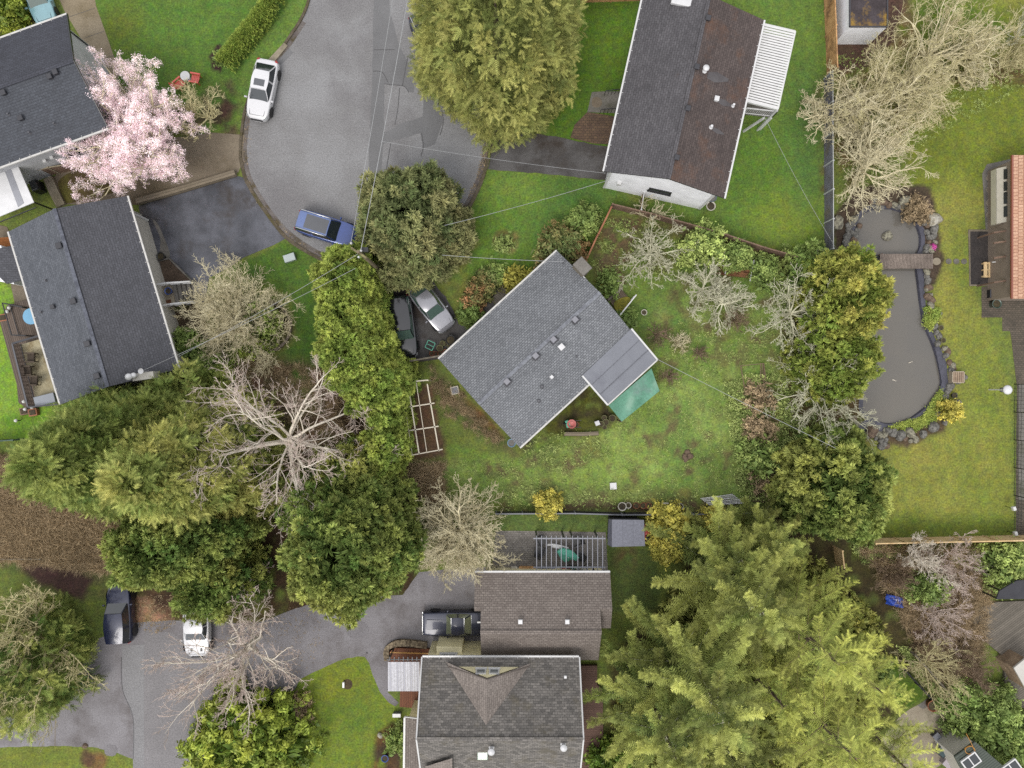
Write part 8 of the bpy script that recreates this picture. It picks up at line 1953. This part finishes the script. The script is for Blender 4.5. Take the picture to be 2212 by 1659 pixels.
# clutter along the garage wall
for (p, sz, mt, lb) in ((Z(2,2,465,1600), (.75, .3, .3), REDP, 'red box against the garage gutter under the pergola'), (Z(2,2,270,1597), (1.0, .22, .35), GRAYR, 'grey crate against the garage gutter at the pergola'), (Z(2,2,130,1592), (1.2, .22, .3), WORG, 'tan box against the garage gutter left of the pergola'), (Z(2,2,20,1590), (.5, .2, .3), PWH, 'white box at the left end of the garage gutter'), (Z(2,2,355,1598), (.3, .25, .3), PBL, 'small blue box against the garage gutter')):
    r0, w = boxthing('storage_crate', lb, 'crate', p, sz, mt, 0); lid(r0, w, sz, sz[2] + .02, mt, 0)
def bicycle(label, p, rz, mat):
    root = empty('bicycle', (0, 0, 0), label, 'bicycle')
    for x in (-.52, .52):
        m = MB(); pts_ = [(x + .32 * math.cos(t), .1 * math.sin(t) * 0, .34 + .32 * math.sin(t)) for t in [2 * PI * k / 20 for k in range(21)]]; m.tube(pts_, .025, 5, caps=False); wh = m.build('wheel', RUB, root)
    m = MB(); A_, B_, C_, D_ = (-.52, 0, .34), (-.1, 0, .3), (-.22, 0, .8), (.38, 0, .82)
    for a, b in ((A_, B_), (A_, C_), (B_, C_), (B_, D_), (C_, D_), (D_, (.52, 0, .34)), (D_, (.34, 0, .98))): m.bar(a, b, .04)
    m.build('frame', mat, root); m = MB(); m.bar((.34, -.28, .98), (.34, .28, .98), .035); m.build('handlebar', BLK, root); m = MB(); m.box(Vector((-.25, 0, .88)), (.26, .14, .06), bevel=.02); m.build('saddle', BLK, root)
    root.location = (*W(*p, .5).to_2d(), .02); root.rotation_euler = (R(12), 0, rz); return root
bicycle('white bicycle leaning by the garage wall under the pergola', Z(2,2,600,1575), R(8), WHT); bicycle('teal bicycle behind the white one at the garage wall', Z(2,2,560,1585), R(-6), PTL)
# wheelbarrow + teal rack
wb = empty('wheelbarrow', W(*Z(2,2,515,345)), 'faded pink wheelbarrow on the back patio', 'wheelbarrow'); w = W(*Z(2,2,515,345), .5); PNK = PAINT('faded_pink', S(216, 126, 122), .6, 0, 0)
m = MB(); m.lathe((w.x, w.y, .3), [(.18, 0), (.34, .25), (.36, .25), (.2, .03), (.01, .02)], 10); m.build('tray', PNK, wb)
for s in (-1, 1):
    m = MB(); m.bar(w + Vector((-.3, s * .18, -.25)), w + Vector((.75, s * .28, .1)), .04); m.build('handle', BLK, wb)
m = MB(); m.lathe((w.x - .45, w.y, .18), [(.01, -.05), (.18, -.05), (.18, .05), (.01, .05)], 14, axis='Y'); m.build('wheel', RUB, wb)
r0, w = boxthing('tool_box', 'dark teal tool box left of the pink wheelbarrow', 'box', Z(2,2,482,345), (.3, .55, .3), PAINT('teal_dark', S(60, 92, 104), .4), R(15)); lid(r0, w, (.3, .55), .32, TEAL, R(15))
tk_ = empty('plant_rack', W(*Z(1,1,1505,1325)), 'bright teal plastic rack among the pots at the end of the drive', 'rack'); w = W(*Z(1,1,1505,1325), .4)
m = MB()
for dx, dy, a_, b_ in ((0, .3, .6, .05), (0, -.3, .6, .05), (.3, 0, .05, .6), (-.3, 0, .05, .6), (0, 0, .6, .04)): m.box(Matrix.Rotation(R(-25), 3, 'Z') @ Vector((dx, dy, 0)) + w, (a_, b_, .05), R(-25))
m.build('frame', PTL, tk_)
for dx, dy in ((.3, .3), (-.3, .3), (.3, -.3), (-.3, -.3)):
    m = MB(); p = Matrix.Rotation(R(-25), 3, 'Z') @ Vector((dx, dy, 0)) + w; m.bar((p.x, p.y, 0), (p.x, p.y, .4), .04); m.build('leg', PTL, tk_)
# pipes and stick stacks
def sticks(name, label, cat, pairs, r, mat, zb=.1, jit=.02, n=1):
    P_ = [W(*Z(*a)) for a, b in pairs]; c = P_[0]; root = empty(name, (c.x, c.y, 0), label, cat)
    for a, b in pairs:
        m = MB(); p, q_ = W(*Z(*a)), W(*Z(*b)); z = zb + random.uniform(0, .15); m.tube([p + Vector((0, 0, z)), p.lerp(q_, .5) + Vector((random.gauss(0, jit), random.gauss(0, jit), z + .02)), q_ + Vector((0, 0, z + random.uniform(-.03, .06)))], r, 6); m.build('pole' if 'pole' in label or 'pipe' in label else 'stick', mat, root)
    return root
sticks('pipe_stack', 'stack of thin white and grey pipes beside the black fence', 'pipes', [((2,2,1620 + 12 * k, 985 + 9 * k), (2,2,1900 + 14 * k, 948 + 11 * k)) for k in range(8)], .035, WHT, .15)
random.seed(3)
sticks('stick_pile', 'pile of long brown sticks held by two pale cross poles', 'sticks', [((2,1,1760 + random.uniform(-10, 60), 640 + random.uniform(0, 80)), (2,1,2060 + random.uniform(0, 130), 690 + random.uniform(-20, 60))) for k in range(26)], .03, MK('stick_rust', S(164, 116, 80), S(128, 90, 66), 3, 9, .2), .15)
sticks('cross_poles', 'two pale poles laid across the pile of brown sticks', 'poles', [((2,1,1865,540), (2,1,1818,720)), ((2,1,2072,598), (2,1,2036,780))], .045, WHT, .5)
sticks('cane_pile', 'long thin brown canes on the ground right of the pipe stack', 'canes', [((2,2,1990,970 + 8 * k), (2,2,2200 + 8 * k, 955 + 14 * k)) for k in range(6)], .02, BARKN, .08)
sticks('bed_canes', 'bundle of upright brown canes leaning in the east vegetable plot', 'canes', [((2,1,2140 + 6 * k, 1480), (2,2,2150 + 8 * k, 60)) for k in range(6)], .02, BARKN, .1)
gf = empty('plot_frame', W(1625, 815), 'dark square frame of poles round the small vegetable plot', 'frame')
m = MB()
for a, b in (((1600, 790), (1650, 785)), ((1650, 785), (1655, 830)), ((1655, 830), (1608, 836)), ((1608, 836), (1600, 790))): m.bar(W(*a, .3), W(*b, .3), .05)
m.build('rail', WBRN, gf)
for k, p in enumerate(((1485, 975), (1478, 984), (1490, 986), (1482, 992))): rock(p, .28, 3, 'dark earth clod in the small heap on the middle lawn', 'dark clods on the lawn', name='earth_clod')
rock(Z(1,3,1073,1375), .28, 2, 'white round stone in the border west of the cream house', None); rock(Z(0,3,740,1465), .24, 3, 'pinkish stone at the edge of the bottom left lawn', None)
# lamp by the wire fence
lp = empty('garden_lamp', W(*Z(3,2,2080,50)), 'white domed garden lamp on a post beside the wire fence', 'lamp'); w = W(*Z(3,2,2080,50), 2.2)
m = MB(); m.tube([(w.x, w.y, 0), (w.x, w.y, 2.0)], .05, 8); m.build('post', WHT, lp); m = MB(); m.lathe((w.x, w.y, 2.0), [(.1, 0), (.36, .04), (.34, .14), (.2, .25), (.02, .3)], 20); m.build('lamp_shade', PAINT('lamp_white', S(244, 244, 248), .3), lp)
w2 = W(*Z(3,2,2030,50), 1.2); m = MB(); m.lathe((w2.x, w2.y, 1.0), [(.02, 0), (.18, .05), (.18, .2), (.02, .26)], 16); m.build('lower_globe', VENTG, lp)
for (p, lb) in ((Z(3,2,2135,1078), 'white bracket on the wire fence, upper one'), (Z(3,2,2148,1295), 'white bracket on the wire fence, lower one')):
    r0, w = boxthing('fence_light', lb, 'light', p, (.22, .3, .25), WHT, .3, .8); m = MB(); m.bar((w.x, w.y, 0), (w.x, w.y, .8), .04); m.build('stem', BLK, r0)
# blue tarpaulin, top right bits, small table bottom right
bt_ = empty('blue_tarp', W(*Z(3,3,1095,200)), 'crumpled bright blue tarpaulin beside the yellow cypresses', 'tarp'); w = W(*Z(3,3,1095,200), .5); V = []; N_ = 7
for i in range(N_ + 1):
    for j in range(N_ + 1): V.append(w + Vector(((i / N_ - .5) * 1.3, (j / N_ - .5) * .8 - (i / N_) * .3, random.uniform(-.12, .12))))
m = MB(); m.mesh(V, [(i * (N_ + 1) + j, i * (N_ + 1) + j + 1, (i + 1) * (N_ + 1) + j + 1, (i + 1) * (N_ + 1) + j) for i in range(N_) for j in range(N_)], 0, False); m.build('sheet', PAINT('tarp_blue', S(40, 84, 196), .5), bt_)
m = MB(); m.box(Vector((w.x, w.y, .2)), (1.0, .5, .38)); m.build('log_pile', BARKB, bt_)
tb2 = empty('patio_table', W(*Z(3,3,1520,1500)), 'glass topped table and bench set at the ribbed roofed building', 'table'); w = W(*Z(3,3,1520,1500), .7); a9 = R(50)
m = MB(); m.box(w, (1.0, .7, .05), a9); m.build('table_top', PAINT('glass_teal', S(70, 92, 98), .1), tb2); m = MB(); m.box(w - Vector((0, 0, .02)), (1.15, .85, .05), a9); m.build('frame', BLK, tb2)
for dx, dy in ((.45, .3), (-.45, .3), (.45, -.3), (-.45, -.3)):
    m = MB(); p = Matrix.Rotation(a9, 3, 'Z') @ Vector((dx, dy, 0)) + w; m.bar((p.x, p.y, 0), (p.x, p.y, .68), .05); m.build('leg', BLK, tb2)
r0, w = boxthing('cushion_bench', 'pale lilac cushioned bench beside the glass table', 'bench', Z(3,3,1575,1600), (1.1, .7, .45), PAINT('lilac_grey', S(188, 178, 186), .6), a9); lid(r0, w, (1.1, .7), .48, PAINT('lilac_cushion', S(200, 190, 198), .7), a9, 'cushion')
r0, w = boxthing('dark_bench', 'dark slatted bench above the glass table at the bottom right', 'bench', Z(3,3,1490,1420), (1.2, .5, .4), VENTD, R(-48)); lid(r0, w, (1.2, .5), .42, GRAYR, R(-48), 'seat')
# magenta flowers, dug in pond plants
scatter('flowers', 'magenta flowers among the stones beside the footbridge', 'flowers', ell(*Z(3,1,1415,478), 6, 5), 120, FOL('flower_magenta', F_(170, 50, 130), F_(210, 90, 170)), 401, kind='petal', smin=.1, smax=.16, hmax=.2, clump=0)
T('leafy_plant', 'plant', 'yellow green plant on the dark mulch by the clipped hedge', Z(0,0,1895,500), .5, .35, LSHR, seed=411, lr=.25, m=10, kind='leaves', tsc=.5)
# ------------------------------------------------------------------ power pole and lines
PTOP = 9.6; pw = WZ(1, 1, 890, 520, PTOP)
pole = empty('utility_pole', (pw.x, pw.y, 0), 'wooden utility pole with crossarm rising out of the lime cypress row', 'utility pole')
POLEM = MK('pole_wood', S(156, 142, 116), S(120, 108, 88), 3, 9, .2)
m = MB(); m.tube([(pw.x, pw.y, 0), (pw.x, pw.y, PTOP + .25)], [.16, .11], 10); m.build('pole', POLEM, pole)
xa, xb = WZ(1,1,822,482,PTOP), WZ(1,1,955,572,PTOP)
m = MB(); m.bar(xa, xb, .13, .13); m.build('crossarm', MK('crossarm_mossy', S(156, 150, 104), S(120, 112, 84), 3, 9, .2), pole)
for p in (WZ(1,1,820,440,PTOP + .2), WZ(1,1,905,505,PTOP + .2), WZ(1,1,885,560,PTOP + .2)):
    m = MB(); m.lathe((p.x, p.y, PTOP + .02), [(.04, 0), (.08, .06), (.05, .1), (.08, .15), (.03, .2)], 10); m.build('insulator', WHT, pole)
m = MB(); m.box(Vector((pw.x + .35, pw.y + .2, PTOP - .4)), (.4, .3, .5)); m.build('bracket_box', BLK, pole)
WIRE = PAINT('cable_pale', S(196, 198, 200), .5, .2, 0)
def cable(label, a, b, r=.02, sag=.25, dash=False):
    r *= .6
    a, b = Vector(a), Vector(b); n = 24; pts = []
    for k in range(n + 1): t = k / n; p = a.lerp(b, t); p.z -= sag * 4 * t * (1 - t); pts.append(p)
    c = a.lerp(b, .5); m = MB(); m.tube(pts, r, 5)
    o = m.build('overhead_cable', WIRE, loc=(c.x, c.y, c.z)); return tag(o, label, 'cable', 'overhead cables')
top = PTOP + .2
cable('left of the two long street cables running up the photo from the pole', WZ(1,1,820,440,top), WZ(1,0,1190,-60,10.2), .024)
cable('right of the two long street cables running up the photo from the pole', WZ(1,1,905,505,top), WZ(1,0,1320,-60,10.2), .034)
cable('cable from the pole to the corner of the blue grey roofed house', WZ(1,1,858,660,PTOP - .6), H3.on(*Z(0,1,1285,1550)) + Vector((0, 0, 1.0)), .02, .5)
cable('twisted cable from the pole crossing the lawn to the left house', WZ(1,1,880,535,PTOP), W(386, 770, 3.6), .022, .5)
cable('cable crossing the east side of the turning circle to the white house', WZ(1,0,1081,1220,9.75), W(1308, 374, 5.1), .018, .4)
cable('cable from the pine to the corner of the white house wall', W(960, 487, 8.0), W(1318, 388, 4.6), .024, .4)
cable('cable from the pine to the mast on the light grey roof', W(955, 551, 7.0), H4.on(*Z(2,1,440,618)) + Vector((0, 0, .8)), .026, .3)
cable('cable from the flat lean-to corner to the bronze cypress', W(1420, 776, 2.9), W(1805, 968, 6.5), .024, .3)
cable('thin cable crossing the right lawn towards the dark slate fence', W(1648, 245, 5), W(1812, 546, 2.2), .016, .3)
